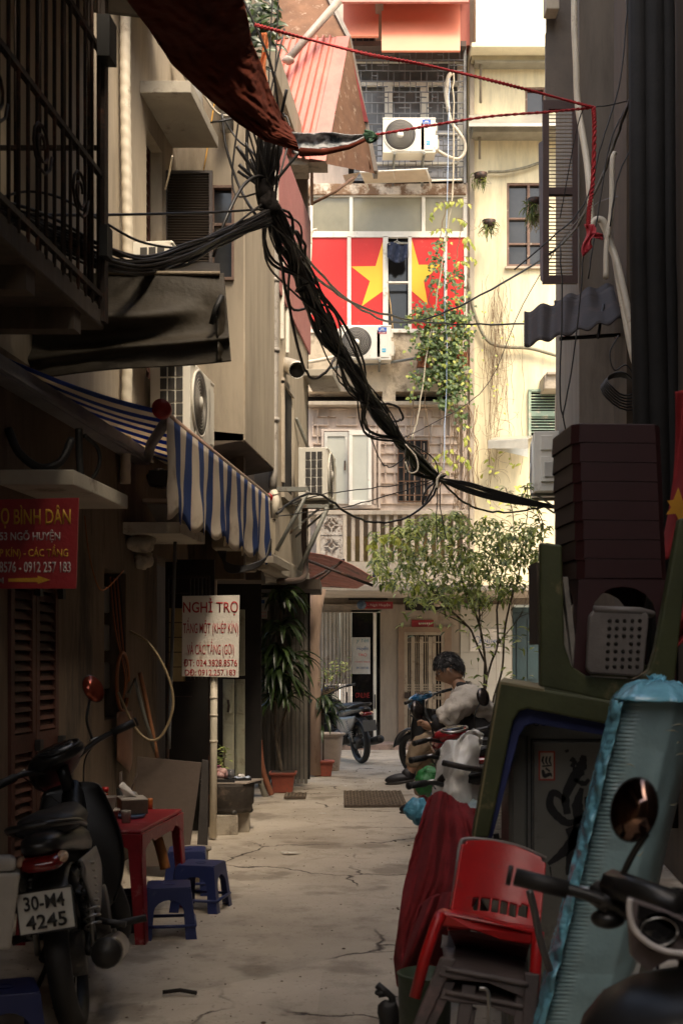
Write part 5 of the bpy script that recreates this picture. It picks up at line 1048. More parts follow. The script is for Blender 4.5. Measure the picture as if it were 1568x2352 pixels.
    P('headlight_cowl', cowl, lambda m: loft(m, [(.86,0,.98,.05,.02,.8),(.90,0,.985,.11,.035,.8),(.98,0,.975,.14,.06,.8),(1.06,0,.94,.13,.075,.8),(1.13,0,.90,.10,.07,.8),(1.16,0,.885,.06,.04,.8)], 18), hb, front=True)
    P('headlight', M('headlight_glass', (.35,.35,.33), .08, metal=.5), lambda m: loft(m, [(1.135,0,.895,.09,.06,.8),(1.165,0,.885,.065,.04,.8)], 14), hb, front=True)
    P('gauge_cluster', M('gauge_face', (.42,.40,.38) if dash else (.03,.03,.03), .12, bump=0), lambda m: loft(m, [(.87,0,1.004,.04,.006,.8),(.93,0,1.024,.085,.008,.8),(.985,0,1.03,.07,.006,.8)], 16), hb, front=True)
    P('gauge_rim', cowl if not dash else CHR, lambda m: m.tube([(.928+.072*math.cos(a/24*6.2832), .098*math.sin(a/24*6.2832), 1.014+.012*math.cos(a/24*6.2832)) for a in range(25)], .009, 6, caps=False), hb, front=True)
    for sy in (-1, 1):
        P('grip', BLACK, lambda m: (m.tube([(.895,sy*.255,.982),(.855,sy*.36,.985)], .019, 10), m.tube([(.852,sy*.366,.985),(.848,sy*.375,.985)], .021, 10)), hb, front=True)
        P('lever', CHR, lambda m: m.tube(smoothpts([(.96,sy*.17,.985),(.965,sy*.24,.978),(.93,sy*.33,.97)]), .006, 6), hb, front=True)
        if mirrors[0 if sy > 0 else 1]:
            mr = P('mirror', BPL, lambda m: (m.tube(smoothpts([(.93,sy*.17,.99),(.93,sy*(miry*.3+.1),1.08),(.93,sy*(miry-.035),mirz-.04)]), .007, 6), m.lathe([(0,.014),(.045,.012),(.060,.002),(.062,-.004)], Matrix.Translation((.93,sy*miry,mirz)) @ Matrix.Rotation(R(-90+8),4,'Y') @ Matrix.Rotation(R(0),4,'X') @ Matrix.Scale(-1,4,(0,0,1)) @ Matrix.Scale(.82,4,(0,1,0)), 24, sx=1.1)), front=True)
            P('mirror_glass', mglass, lambda m: m.lathe([(0,.0045),(.058,.0045),(.058,.002)], Matrix.Translation((.93,sy*miry,mirz)) @ Matrix.Rotation(R(-90+8),4,'Y') @ Matrix.Scale(.82,4,(0,1,0)), 24, sx=1.1), mr, front=True)
    P('cable', CABLE, lambda m: (m.tube(smoothpts([(.95,-.2,.97),(1.05,-.15,.9),(1.0,-.05,.75)]), .004, 5), m.tube(smoothpts([(.95,.2,.97),(1.06,.12,.9),(1.0,.05,.75)]), .004, 5)), front=True)
    return t
REDMG = M('reddish_mirror', (.30,.06,.03), .15, metal=.6, bump=0)
RB = M('red_bike_paint', (.28,.015,.02), .25, bump=0, coat=.6)
BB = M('blue_bike_paint', (.02,.12,.26), .25, bump=0, coat=.6)
motorbike('motorbike', 'black motorbike at the bottom left with a white 30-M4 4245 number plate', (-1.0, 4.62, 0), R(97), lean=R(-8), steer=R(34), plate=('30-M4','4245'), mirrors=(0,1), mglass=REDMG)
motorbike('motorbike', 'black and silver motorbike standing behind the big cream flower pot', (.27, 16.45, 0), R(112), lean=R(-4), steer=R(15), plate=(), mirrors=(0,0))
# the man's bike and the ones between him and the table frames
motorbike('motorbike', 'motorbike with a blue handlebar cowl parked behind the seated man', (1.35, 13.1, 0), R(112), lean=R(-3), steer=R(20), body=BPL, cowl=BB, scale=1.0, plate=None, mirrors=(0,0))
motorbike('motorbike', 'dark motorbike that the man in the beige jacket sits on', (1.04, 8.95, 0), R(83), lean=R(-2), steer=R(-4), mirrors=(0,0), scale=1.0)
motorbike('scooter', 'red rimmed scooter with two mirrors just in front of the seated man', (.98, 7.2, 0), R(102), lean=R(-3), steer=R(14), body=RB, cowl=RB, mirrors=(1,1), dash=True, cat='scooter', scale=.93, mglass=M('dark_mirror', (.06,.05,.045), .2, metal=.6, bump=0))
motorbike('scooter', 'dark scooter carrying the white woven sack on its handlebar', (.88, 6.1, 0), R(101), lean=R(-3), steer=R(10), cat='scooter', mirrors=(0,0), scale=.9)
motorbike('scooter', 'black scooter hidden beneath the dark red cloth with only one grip showing', (.80, 4.98, 0), R(103), lean=R(-2), steer=R(6), cat='scooter', mirrors=(0,0), scale=.86)
# foreground scooter, bottom right
FSC = motorbike('scooter', 'black scooter at the bottom right corner with silver rimmed dashboard and a round mirror', (.60, 1.42, -.03), R(84), lean=R(-3), steer=R(-32), cat='scooter', mirrors=(1,0), dash=True, scale=.95, miry=.16, mirz=1.175, big=True, mglass=M('dim_mirror', (.16,.10,.08), .08, metal=1, bump=0))
FI = Matrix.LocRotScale(FSC.location, FSC.rotation_euler, FSC.scale).inverted()
def fsp(nm, mt, fn, parent=FSC, **kw):
    m = MB(); fn(m); m.v = [FI @ q for q in m.v]; return m.build(nm, mt, parent, world=False, **kw)
dsh = fsp('dashboard', M('pinkish_grey_dash', (.16,.13,.125), .45), lambda m: m.prism([W(x,y,2.12) for x, y in ((1448,2064),(1530,2094),(1640,2140),(1660,2196),(1560,2188),(1517,2178),(1478,2156),(1454,2128),(1446,2090))][::-1],(0,.03,0)), bevel=.003)
fsp('dial_glass', M('dial_black', (.012,.012,.013), .1, bump=0), lambda m: (m.prism([W(x,y,2.108) for x, y in ((1466,2078),(1530,2100),(1600,2130),(1600,2180),(1560,2150),(1500,2112),(1464,2110))][::-1],(0,.006,0)), m.lathe([(0,0),(.033,0),(.035,-.004),(.03,-.006)], face_cam(W(1512,2140,2.108)), 24)), dsh)
fsp('dial_ring', CHR, lambda m: m.tube([W(1512+43*math.cos(a/20*6.283),2140+32*math.sin(a/20*6.283),2.10) for a in range(21)], .0015, 5), dsh)
fsp('white_rim', M('white_rim_plastic', (.72,.68,.66), .3, bump=0), lambda m: m.tube(smoothpts([W(x,y,2.10) for x, y in ((1446,2064),(1444,2090),(1453,2130),(1480,2160),(1518,2181),(1568,2190),(1650,2192))]), .0052, 8), dsh)
fsp('lower_cowl', M('pinkish_grey_dash', (.16,.13,.125), .45), lambda m: m.prism([W(x,y,2.14) for x, y in ((1446,2080),(1455,2135),(1480,2162),(1517,2183),(1568,2192),(1650,2195),(1570,2204),(1534,2206),(1489,2232),(1452,2200))][::-1],(0,.03,0)), dsh, bevel=.003)
fsp('switch_box', BPL, lambda m: (m.tube([W(1372,2050,2.45),W(1412,2080,2.4)], .028, 10), m.ell(W(1395,2110,2.42),(.035,.03,.02)), m.tube([W(1405,2030,2.42),W(1450,2045,2.35),W(1560,2085,2.25)], .03, 8)))

# ================================================================ FURNITURE AND GOODS
def side_panel(m, p0, p1, q0, q1, arch, th, cross=None):
    """stool side: top corners p0,p1 bottom corners q0,q1; arch = (leg fraction, arch top fraction)"""
    p0, p1, q0, q1 = map(Vector, (p0, p1, q0, q1)); lf, at = arch
    P = lambda u, v: (p0.lerp(p1, u)).lerp(q0.lerp(q1, u), v)
    inner = [P(lf, 1)]+[P(.5-(.5-lf)*math.cos(k/8*math.pi), at+.22*(1-math.sin(k/8*math.pi))) for k in range(9)]+[P(1-lf, 1)]
    nrm = (p1-p0).cross(q0-p0).normalized()*th
    m.prism([P(0,1), P(0,0), P(1,0), P(1,1)]+inner[::-1], nrm)
def stool(name, label, loc, rz, mat, wt=.22, wb=.28, h=.26, group=None, cat='stool', cross=True, arch=(.20,.22)):
    t = thing(name, label, cat, loc, rz, group=group)
    def P(nm, fn, **kw): m = MB(); fn(m); return m.build(nm, mat, t, world=False, **kw)
    a, b = wt/2, wb/2
    P('seat', lambda m: (m.prism([(a*x, a*y, h-.012) for x, y in ((-.85,-1),(.85,-1),(1,-.85),(1,.85),(.85,1),(-.85,1),(-1,.85),(-1,-.85))], (0,0,.012)), m.lathe([(.022,h-.002),(.03,h+.004),(.034,h-.001)], n=12)), bevel=.005)
    C = [(-1,-1),(1,-1),(1,1),(-1,1)]
    for k in range(4):
        c0, c1 = C[k], C[(k+1) % 4]
        P('side_frame', lambda m: side_panel(m, (c0[0]*a,c0[1]*a,h-.006), (c1[0]*a,c1[1]*a,h-.006), (c0[0]*b,c0[1]*b,0), (c1[0]*b,c1[1]*b,0), arch, .006), bevel=.002)
        if cross: P('crossbar', lambda m: m.tube([(c0[0]*b*.93,c0[1]*b*.93,h*.27),(c1[0]*b*.93,c1[1]*b*.93,h*.27)], .009, 6))
    return t
BLP = M('dark_blue_plastic', (.016,.025,.10), .42, var=.15, scale=4, bump=.03, dirt=((.07,.08,.14), .1, 8))
s0 = stool('plastic_stool', 'nearest blue plastic stool standing on the open concrete', W(388,2135,1)*0+Vector(((388-CX)*6.2/F, 6.2, 0)), R(8), BLP, group='low blue plastic stools by the red table')
dup(s0, ((462-CX)*6.85/F, 6.85, 0), R(-12), 'right hand blue plastic stool with the lighter ribbed top')
dup(s0, ((430-CX)*7.35/F, 7.35, 0), R(5), 'farthest blue plastic stool half under the red table')
dup(s0, ((12-CX)*4.25/F, 4.25, .0), R(20), 'blue plastic stool under the styrofoam box at the left edge', scale=1.0)
# red table
RTB = M('red_table_plastic', (.26,.010,.016), .42, var=.3, scale=6, bump=.08, dirt=((.40,.12,.11), .2, 14))
t = thing('plastic_table', 'red plastic table with condiments beside the black motorbike', 'table', S(-1.9, 6.4, 0))
aL, aR_, Y0, Y1, zt = -2.2, -1.62, 6.0, 6.86, .56
part('tabletop', RTB, lambda m: m.abox(aL,aR_,Y0,Y1,zt-.02,zt), t, bevel=.008)
def f(m):
    for (u0, u1) in (((aR_,Y0),(aR_,Y1)),((aL,Y0),(aR_,Y0)),((aL,Y1),(aR_,Y1)),((aL,Y0),(aL,Y1))):
        (a0, y0), (a1, y1) = u0, u1; n = 14; top = [S(a0+(a1-a0)*k/n, y0+(y1-y0)*k/n, zt-.02) for k in range(n+1)]
        bot = [S(a0+(a1-a0)*k/n, y0+(y1-y0)*k/n, zt-.05-.085*(abs(2*k/n-1))**3-.03*(1 if 4 <= k <= 10 else 0)) for k in range(n, -1, -1)]
        e = (top[-1]-top[0]).cross(Vector((0,0,1))).normalized()*.008; m.prism(top+bot, e)
part('apron', RTB, f, t)
for a, y in ((aL,Y0),(aR_,Y0),(aR_,Y1),(aL,Y1)):
    sa = 1 if a == aL else -1; sy = 1 if y == Y0 else -1
    part('leg', RTB, lambda m: (m.hexa([S(a-sa*.03,y-sy*.03,0),S(a+sa*.02,y-sy*.03,0),S(a+sa*.02,y-sy*.018,0),S(a-sa*.03,y-sy*.018,0),S(a,y,zt-.02),S(a+sa*.07,y,zt-.02),S(a+sa*.07,y+sy*.01,zt-.02),S(a,y+sy*.01,zt-.02)]),
        m.hexa([S(a-sa*.03,y-sy*.03,0),S(a-sa*.018,y-sy*.03,0),S(a-sa*.018,y+sy*.03,0),S(a-sa*.03,y+sy*.03,0),S(a,y,zt-.02),S(a+sa*.01,y,zt-.02),S(a+sa*.01,y+sy*.08,zt-.02),S(a,y+sy*.08,zt-.02)])), t, bevel=.002)
def put(px, py, z=.56):   # point on the table top seen at this place
    Y = (EYE-z)*F/(py-HY); return Vector(((px-CX)*Y/F, Y, z))
def lathe_thing(name, prof, mat, label, cat, loc, n=20, group=None, **kw):
    m = MB(); m.lathe(prof, Matrix.Translation(loc), n); return tag(m.build(name, mat, None, loc=loc, **kw), label, cat, group)
TRB = M('tray_blue', (.12,.22,.38), .4); c = put(300,1878)
lathe_thing('tray', [(0,.0),(.07,.0),(.085,.022),(.08,.022),(.066,.006),(0,.006)], TRB, 'small pale blue tray on the red table under the tissue box', 'tray', c)
t = thing('tissue_box', 'dark tissue box with a white tissue poking up on the red table', 'tissue box', c+Vector((.0,.06,.022)))
part('box', M('dark_box_print', (.07,.045,.03), .5, var=.5, scale=20), lambda m: m.box(c+Vector((.0,.06,.06)), (.14,.20,.075), rz=.3), t, bevel=.003)
part('box_top', M('tissue_box_top', (.45,.40,.34), .5), lambda m: m.box(c+Vector((.0,.06,.099)), (.138,.198,.004), rz=.3), t)
part('tissue', M('tissue_white', (.65,.60,.55), .9), lambda m: m.grid(lambda u, v: c+Vector((-.045+.07*u*(1-.6*v)-.02*v, .04+.05*u+.02*math.sin(v*5+u*4), .10+.085*v*(1-.5*abs(u-.4)))), 8, 8), t, solid=.002)
t = thing('sauce_bottle', 'small sauce bottle with a red cap on the red table', 'bottle', put(240,1868))
p = put(243,1866); part('bottle', M('chili_sauce_glass', (.16,.04,.02), .25, var=.4, scale=30), lambda m: m.lathe([(0,0),(.028,0),(.03,.02),(.03,.07),(.027,.08),(.014,.10),(.013,.115)], Matrix.Translation(p), 16), t)
part('cap', M('red_cap', (.45,.02,.02), .4), lambda m: m.lathe([(0,.115),(.017,.115),(.017,.14),(0,.14)], Matrix.Translation(p), 14), t)
part('label_band', M('bottle_label', (.35,.22,.05), .6), lambda m: m.lathe([(.0305,.025),(.0305,.062)], Matrix.Translation(p), 16), t)
t = thing('plastic_tub', 'translucent plastic tub stacked on a pale lid of a bigger container', 'tub', put(243,1905))
p = put(243,1892)
part('tub', M('milky_plastic', (.45,.40,.36), .3, trans=.3, bump=0), lambda m: m.lathe([(0,.075),(.045,.075),(.056,.135),(.061,.138),(.054,.138),(.043,.08),(0,.08)], Matrix.Translation(p), 20), t)
part('big_container', M('cloudy_plastic', (.26,.21,.16), .35, trans=.15, bump=0), lambda m: m.lathe([(0,0),(.055,0),(.068,.066),(.07,.066),(0,.067)], Matrix.Translation(p), 20), t)
part('lid', M('pale_lid', (.42,.37,.30), .4), lambda m: m.lathe([(0,.066),(.074,.066),(.074,.075),(0,.075)], Matrix.Translation(p), 20), t)
p = put(290,1890); lathe_thing('glass_jar', [(0,0),(.022,0),(.026,.05),(.027,.065),(.024,.065),(.02,.005),(0,.005)], M('jar_glass', (.4,.36,.30), .2, trans=.4, bump=0), 'small cloudy jar beside the blue tray on the red table', 'jar', p)
t = thing('chopstick_holder', 'black holder full of dark chopsticks at the back of the red table', 'holder', put(275,1862))
p = put(282,1860)
part('holder', BLACK, lambda m: m.lathe([(0,0),(.03,0),(.034,.12),(.03,.12),(.027,.01),(0,.01)], Matrix.Translation(p), 16), t)
for k in range(10): part('chopstick', M('dark_wood_stick', (.05,.03,.02), .6), lambda m: m.tube([p+Vector((.02*math.cos(k*2.1), .02*math.sin(k*2.1), .03)), p+Vector((.06*math.cos(k*2.1)+.02, .04*math.sin(k*2.1), .20+.015*math.sin(k)))], .004, 5), t)
p = put(305,1858); lathe_thing('condiment_pot', [(0,0),(.032,0),(.036,.03),(.038,.05),(.034,.075),(.02,.095),(0,.10)], CHR, 'shiny domed steel condiment pot on the red table', 'pot', p)
p = put(345,1858); lathe_thing('shaker', [(0,0),(.016,0),(.016,.05),(.014,.06),(0,.062)], M('orange_shaker', (.35,.10,.02), .4), 'little orange shaker standing alone at the back of the red table', 'shaker', p)
p = put(318,1871); lathe_thing('garlic_bowl', [(0,0),(.02,0),(.03,.02),(.028,.022),(.018,.004),(0,.004)], M('green_bowl', (.08,.16,.05), .5), 'tiny green bowl behind the tissue box', 'bowl', p)
# things under the table
lathe_thing('bucket', [(0,0),(.075,0),(.10,.20),(.105,.20),(.095,.20),(.07,.01),(0,.01)], M('dark_bucket', (.03,.035,.06), .4), 'small dark bucket under the near end of the red table', 'bucket', Vector(((300-CX)*6.3/F, 6.3, 0)))
cord('umbrella', [W(362,1925,6.6),W(372,1960,6.6),W(380,1995,6.6)], .03, M('orange_handle', (.35,.13,.03), .5), 'orange handled tool leaning under the red table', 'tool')
# styrofoam box
t = thing('styrofoam_box', 'white styrofoam box standing at the left edge behind the number plate', 'box', W(-30,2185,4.15))
part('box', M('grey_styrofoam', (.42,.39,.34), .8, var=.12, scale=8), lambda m: m.hexa([W(-190,2185,4.15),W(25,2182,4.15),W(25,2170,4.5),W(-190,2170,4.5),W(-190,2010,4.15),W(48,2005,4.15),W(48,1995,4.5),W(-190,1995,4.5)]), t, bevel=.012)
part('lid', M('grey_styrofoam', (.42,.39,.34), .8), lambda m: m.hexa([W(-190,2009,4.17),W(38,2004,4.17),W(38,1994,4.48),W(-190,1994,4.48),W(-190,1972,4.17),W(38,1968,4.17),W(38,1962,4.48),W(-190,1962,4.48)]), t, bevel=.02)
# boards
t = thing('board', 'big dark brown board leaning beside the red table', 'board', Vector(((390-CX)*8/F, 8.1, 0)))
part('panel', M('dark_brown_board', (.075,.052,.038), .8, var=.25, scale=2), lambda m: m.prism([W(315,1738,8.3),W(463,1752,8.1),W(430,1990,7.75),W(300,1990,7.9)],(0,.025,0)), t, bevel=.003)
t = thing('board', 'narrow upright dark plank right of the big leaning board', 'board', Vector(((470-CX)*8.1/F, 8.1, 0)))
part('plank', M('black_brown_plank', (.035,.027,.022), .8), lambda m: m.prism([W(464,1745,8.15),W(478,1748,8.15),W(476,1958,8.0),W(452,1956,8.0)],(0,.04,0)), t, bevel=.003)
t = thing('tall_pipe', 'rusty angle bar rising beside the sign post', 'bar', Vector(((483-CX)*9.6/F, 9.6, 0)))
m = MB(); m.lathe([(0,0),(.075,0),(.085,.19),(.105,.20),(.105,.215),(.08,.215),(.075,.19),(.068,.01),(0,.01)], Matrix.Translation(Vector(((448-CX)*7.7/F, 7.7, 0))), 24)
bpy.data.objects.remove(t)
tag(m.build('flower_pot', CONC), 'grey pot with a pale rim behind the leaning board', 'pot')
# stove on concrete blocks
cb = Vector(((528-CX)*9.9/F, 9.9, 0))
t = thing('charcoal_stove', 'old iron charcoal stove with a tray of goods standing on concrete blocks', 'stove', cb)
part('block', CONC, lambda m: (m.box(cb+Vector((-.06,-.10,.08)), (.24,.20,.16), rz=.25),), t, bevel=.008)
part('block', CONC, lambda m: (m.box(cb+Vector((.09,.08,.08)), (.13,.22,.17), rz=.05),), t, bevel=.008)
part('stove_body', M('sooty_stove', (.065,.052,.042), .9, var=.5, scale=5, dirt=((.16,.12,.09), .2, 6)), lambda m: m.lathe([(0,.17),(.17,.17),(.185,.20),(.18,.22),(.195,.24),(.20,.38),(.205,.40),(.19,.40),(0,.39)], Matrix.Translation(cb), 28), t)
for k in range(5): part('stove_foot', DKM, lambda m: m.ell(cb+Vector((.16*math.cos(k*1.25), .16*math.sin(k*1.25), .18)), (.03,.03,.025)), t)
t2 = thing('serving_board', 'thin board on top of the stove carrying pink goods', 'board', cb+Vector((0,0,.41)))
part('board', M('grey_beige_board', (.33,.27,.22), .7), lambda m: m.prism([cb+Vector(q) for q in ((-.22,-.16,.405),(.14,-.17,.405),(.27,.0,.425),(.25,.14,.41),(-.2,.16,.405))],(0,0,.012)), t2)
part('dark_tray', BLACK, lambda m: (m.box(cb+Vector((-.1,-.1,.425)), (.3,.08,.02)), m.box(cb+Vector((.06,.05,.425)), (.22,.16,.02), rz=.1)), t2)
t = thing('onion_bag', 'see through pink bag of pale round onions on the stove board', 'bag', cb+Vector((-.11,0,.44)))
PK = M('pink_onion', (.60,.36,.33), .35, var=.2, scale=12)
for k, (x, y, z) in enumerate([(-.18,-.05,.465),(-.13,-.08,.465),(-.07,-.06,.468),(-.17,.02,.465),(-.1,.01,.47),(-.04,.0,.465),(-.14,-.03,.505),(-.09,-.03,.505),(-.05,-.05,.495)]): part('onion', PK, lambda m: m.ell(cb+Vector((x,y,z)), (.034,.034,.03), 12, 8), t)
part('bag_knot', M('magenta_bag', (.55,.12,.28), .4, bump=0), lambda m: [m.leaf(cb+Vector((-.1,-.04,.52)), (math.cos(k*1.1), math.sin(k*1.1), .9), (0,0,1), .05, .03) for k in range(6)], t, solid=.002)
p = cb+Vector((.015,-.07,.438)); lathe_thing('drinking_glass', [(0,0),(.024,0),(.03,.075),(.028,.075),(.022,.004),(0,.004)], M('clear_glass', (.6,.6,.6), .08, trans=.85, bump=0), 'clear drinking glass beside the onion bag', 'glass', p)
m = MB(); m.grid(lambda u, v: cb+Vector((.03+.13*u, -.02+.1*v, .442+.012*nz(u*5, v*5))), 8, 6); tag(m.build('paper_packet', M('bluish_packet', (.40,.45,.55), .5), solid=.004), 'flat bluish white packet on the stove board', 'packet')
p = cb+Vector((.09,.03,.45)); m = MB(); m.ell(p, (.03,.025,.02), jit=.3); tag(m.build('egg_white_lump', M('tissue_white', (.6,.56,.5), .9)), 'crumpled white tissue on top of the flat packet', 'tissue')
# ---------------------------------------------------------------- right hand pile
YG = 4.3
GRN = M('olive_green_plastic', (.055,.062,.022), .5, var=.3, scale=4, dirt=((.22,.17,.08), .12, 5))
GRT = M('paler_olive_plastic', (.20,.165,.085), .6, var=.2, scale=5)  # paler olive for the top and left edges of the rim
BLU = M('blue_underside', (.03,.04,.14), .5)
# lower tipped table: we look into its underside
t = thing('plastic_table', 'olive green plastic table tipped on its side with a blue inner rim', 'table', W(1300,1925,YG))
def f(m):
    m.prism([W(1146,1566,YG-.22),W(1580,1640,YG-.22),W(1580,1700,YG-.22),W(1210,1628,YG-.22),W(1192,1634,YG-.22),W(1178,1655,YG-.22),W(1122,1925,YG-.22),W(1084,1925,YG-.22)][::-1],(0,.05,0))
part('rim', GRN, f, t, bevel=.008)
part('rim_edge', GRT, lambda m: (m.prism([W(1146,1564,YG-.22),W(1250,1582,YG-.22),W(1250,1571,YG+.12),W(1155,1556,YG+.12)],(0,0,-.012)), m.prism([W(1146,1565,YG-.22),W(1155,1557,YG+.12),W(1100,1925,YG+.12),W(1085,1925,YG-.22)],(.01,0,0))), t, bevel=.003)
part('blue_rim', BLU, lambda m: m.prism([W(1210,1627,YG-.17),W(1580,1700,YG-.17),W(1580,1722,YG-.17),W(1225,1662,YG-.17),W(1205,1668,YG-.17),W(1192,1690,YG-.17),W(1130,1925,YG-.17),W(1118,1925,YG-.17),W(1178,1655,YG-.17),W(1190,1634,YG-.17)][::-1],(0,.05,0)), t, bevel=.004)
# upper upturned table
t = thing('plastic_table', 'upturned olive green table on top of the pile with its legs in the air', 'table', W(1370,1600,YG))
def f(m):
    m.prism([W(1240,1245,YG-.1),W(1290,1252,YG-.1),W(1296,1480,YG-.1),W(1312,1530,YG-.1),W(1345,1552,YG-.1),W(1455,1560,YG-.1),W(1490,1540,YG-.1),W(1505,1490,YG-.1),W(1560,1190,YG-.1),W(1590,1190,YG-.1),W(1540,1640,YG-.1),W(1240,1578,YG-.1)][::-1],(0,.05,0))
part('end_frame', GRN, f, t, bevel=.008)
part('far_frame', GRN, lambda m: m.prism([W(1252,1245,YG+.3),W(1285,1252,YG+.3),W(1292,1500,YG+.3),W(1500,1530,YG+.3),W(1500,1560,YG+.3),W(1250,1545,YG+.3)][::-1],(0,.04,0)), t, bevel=.006)
part('tabletop', GRN, lambda m: m.prism([W(1242,1576,YG-.1),W(1540,1638,YG-.1),W(1530,1600,YG+.35),W(1250,1550,YG+.35)],(0,0,-.02)), t, bevel=.004)
# white slats inside
for k, (x0, lb) in enumerate(((1288,'left of two dirty white slats leaning inside the upturned green table'),(1303,'right of two dirty white slats leaning inside the upturned green table'))):
    m = MB(); m.prism([W(x0-20+8*k,1300+25*k,YG),W(x0-8+8*k,1300+25*k,YG),W(x0+28,1556,YG),W(x0+14,1556,YG)],(0,.03,0)); tag(m.build('slat', M('dirty_white_slat', (.26,.23,.19), .7, var=.3, scale=9), bevel=.002), lb, 'slat', group='white slats inside the upturned table')
m = MB(); m.prism([W(1232,1290,YG+.1),W(1242,1300,YG+.1),W(1242,1480,YG+.1),W(1234,1480,YG+.1)],(0,.2,0)); tag(m.build('cardboard', M('dull_cardboard', (.12,.09,.065), .9)), 'dull cardboard edge behind the green table leg', 'cardboard')
# tall stack of dark red stools
DR = M('dark_maroon_plastic', (.034,.006,.006), .5, var=.2, scale=3, bump=.03)
ORG_ST = stool('high_stool', 'lowest maroon stool of the tall stack with its arch shaped gap open', W(1400,1597,YG+.18)*1, R(4), DR, wt=.32, wb=.38, h=.42, group='tall stack of maroon stools', cross=False, arch=(.16,.06))
def nested(loc, label):
    t = thing('high_stool', label, 'stool', loc, R(4), group='tall stack of maroon stools')
    a, b, h = .160, .1635, .42
    def P(nm, fn, **kw): m = MB(); fn(m); return m.build(nm, DR, t, world=False, **kw)
    P('seat', lambda m: m.prism([(a*x, a*y, h-.012) for x, y in ((-.85,-1),(.85,-1),(1,-.85),(1,.85),(.85,1),(-.85,1),(-1,.85),(-1,-.85))], (0,0,.012)), bevel=.005)
    def sk(m):
        C = [(-.85,-1),(.85,-1),(1,-.85),(1,.85),(.85,1),(-.85,1),(-1,.85),(-1,-.85)]
        for k in range(8):
            c0, c1 = C[k], C[(k+1) % 8]; e = (Vector((c1[0],c1[1],0))-Vector((c0[0],c0[1],0))).cross(Vector((0,0,1))).normalized()*-.006
            w_ = 1 if k % 2 else .6; zb_ = h-.068 if k % 2 == 0 else h-.0725
            m.prism([(c0[0]*a,c0[1]*a,h-.004),(c1[0]*a,c1[1]*a,h-.004),(c1[0]*b,c1[1]*b,zb_),(c0[0]*b,c0[1]*b,zb_)], e)
    P('skirt', sk)
    return t
words = ['second','third','fourth','fifth','sixth','seventh','eighth','ninth']
for k in range(8):
    nested(ORG_ST.location+Vector((-.0025*k,.002*k,(.0688)*(k+1))), f'maroon stool, {words[k]} from the bottom of the tall stack' if k < 7 else 'topmost maroon stool of the tall stack with its smooth top showing')
# grey perforated stool lying on its side
t = thing('perforated_stool', 'grey stool with a grid of round holes lying under the maroon stack', 'stool', W(1425,1560,YG-.12))
GP = M('grey_stool_plastic', (.16,.14,.125), .5, var=.25, scale=6)
def f(m):
    x0, x1, y0, y1 = 1352, 1490, 1402, 1555; Y = YG-.13; hs = []
    m.prism([W(x0+10,y0,Y),W(x1-6,y0+4,Y),W(x1,y0+14,Y),W(x1-12,y1-12,Y),W(x1-26,y1,Y),W(x0+2,y1-8,Y),W(x0-6,y1-20,Y),W(x0,y0+12,Y)][::-1],(0,.03,0))
part('seat', GP, f, t, bevel=.008)
part('seat_rim', GP, lambda m: m.tube([W(1362,1400,YG-.12),W(1470,1404,YG-.12),W(1498,1412,YG-.1)], .014, 8), t)
for i in range(5):
    for j in range(7):
        if i == 2 and j == 3: continue
        part('hole', DARKIN, lambda m: m.lathe([(0,0),(.0068,0),(.0068,.002),(0,.002)], face_cam(W(1399+i*17.3-j*1.0,1426+j*17.6,YG-.131)), 12), t)
# white clutter seen below the tables
t = thing('fridge_cabinet', 'dark grey painted metal cabinet covered with black brush strokes and a red sticker', 'cabinet', W(1300,2100,4.4))
GC = M('dark_grey_cabinet', (.17,.165,.14), .5, var=.25, scale=2, dirt=((.05,.04,.035), .2, 3))
Yc = 4.40
part('casing', GC, lambda m: (m.pbox(1168,1640,1500,2420,Yc,.22),), t, bevel=.01)
part('door_panel', GC, lambda m: (m.pbox(1176,1690,1206,2420,Yc-.012,.02), m.pbox(1225,1705,1395,2420,Yc-.02,.03)), t, bevel=.004)
part('door_gap', BLACK, lambda m: (m.pbox(1208,1690,1211,2420,Yc-.004,.01), m.pbox(1218,1697,1221,2420,Yc-.004,.01), m.pbox(1218,1697,1400,1700,Yc-.004,.01), m.pbox(1396,1700,1399,2420,Yc-.004,.01)), t)
BRU = M('black_brush_ink', (.012,.012,.012), .6)
def stroke(m, pts, wds, Y):
    P = [W(x, y, Y) for x, y in pts]; P = smoothpts(P, 5); n = len(P); q = []
    L_, R_ = [], []
    for i, p in enumerate(P):
        tg = (P[min(i+1,n-1)]-P[max(i-1,0)]).normalized(); sd = Vector((-tg.z,0,tg.x)); u = i/(n-1)*(len(wds)-1); k = min(int(u), len(wds)-2); wd = wds[k]+(wds[k+1]-wds[k])*(u-k)
        wd = wd*(1+.35*nz(i*.9, pts[0][0]))*Y/F*(1.0 if n > 12 and wd > 3 else .6); L_.append(p+sd*wd); R_.append(p-sd*wd)
    n0 = len(L_); m.add(L_+R_, [(i, i+1, n0+i+1, n0+i) for i in range(n0-1)])
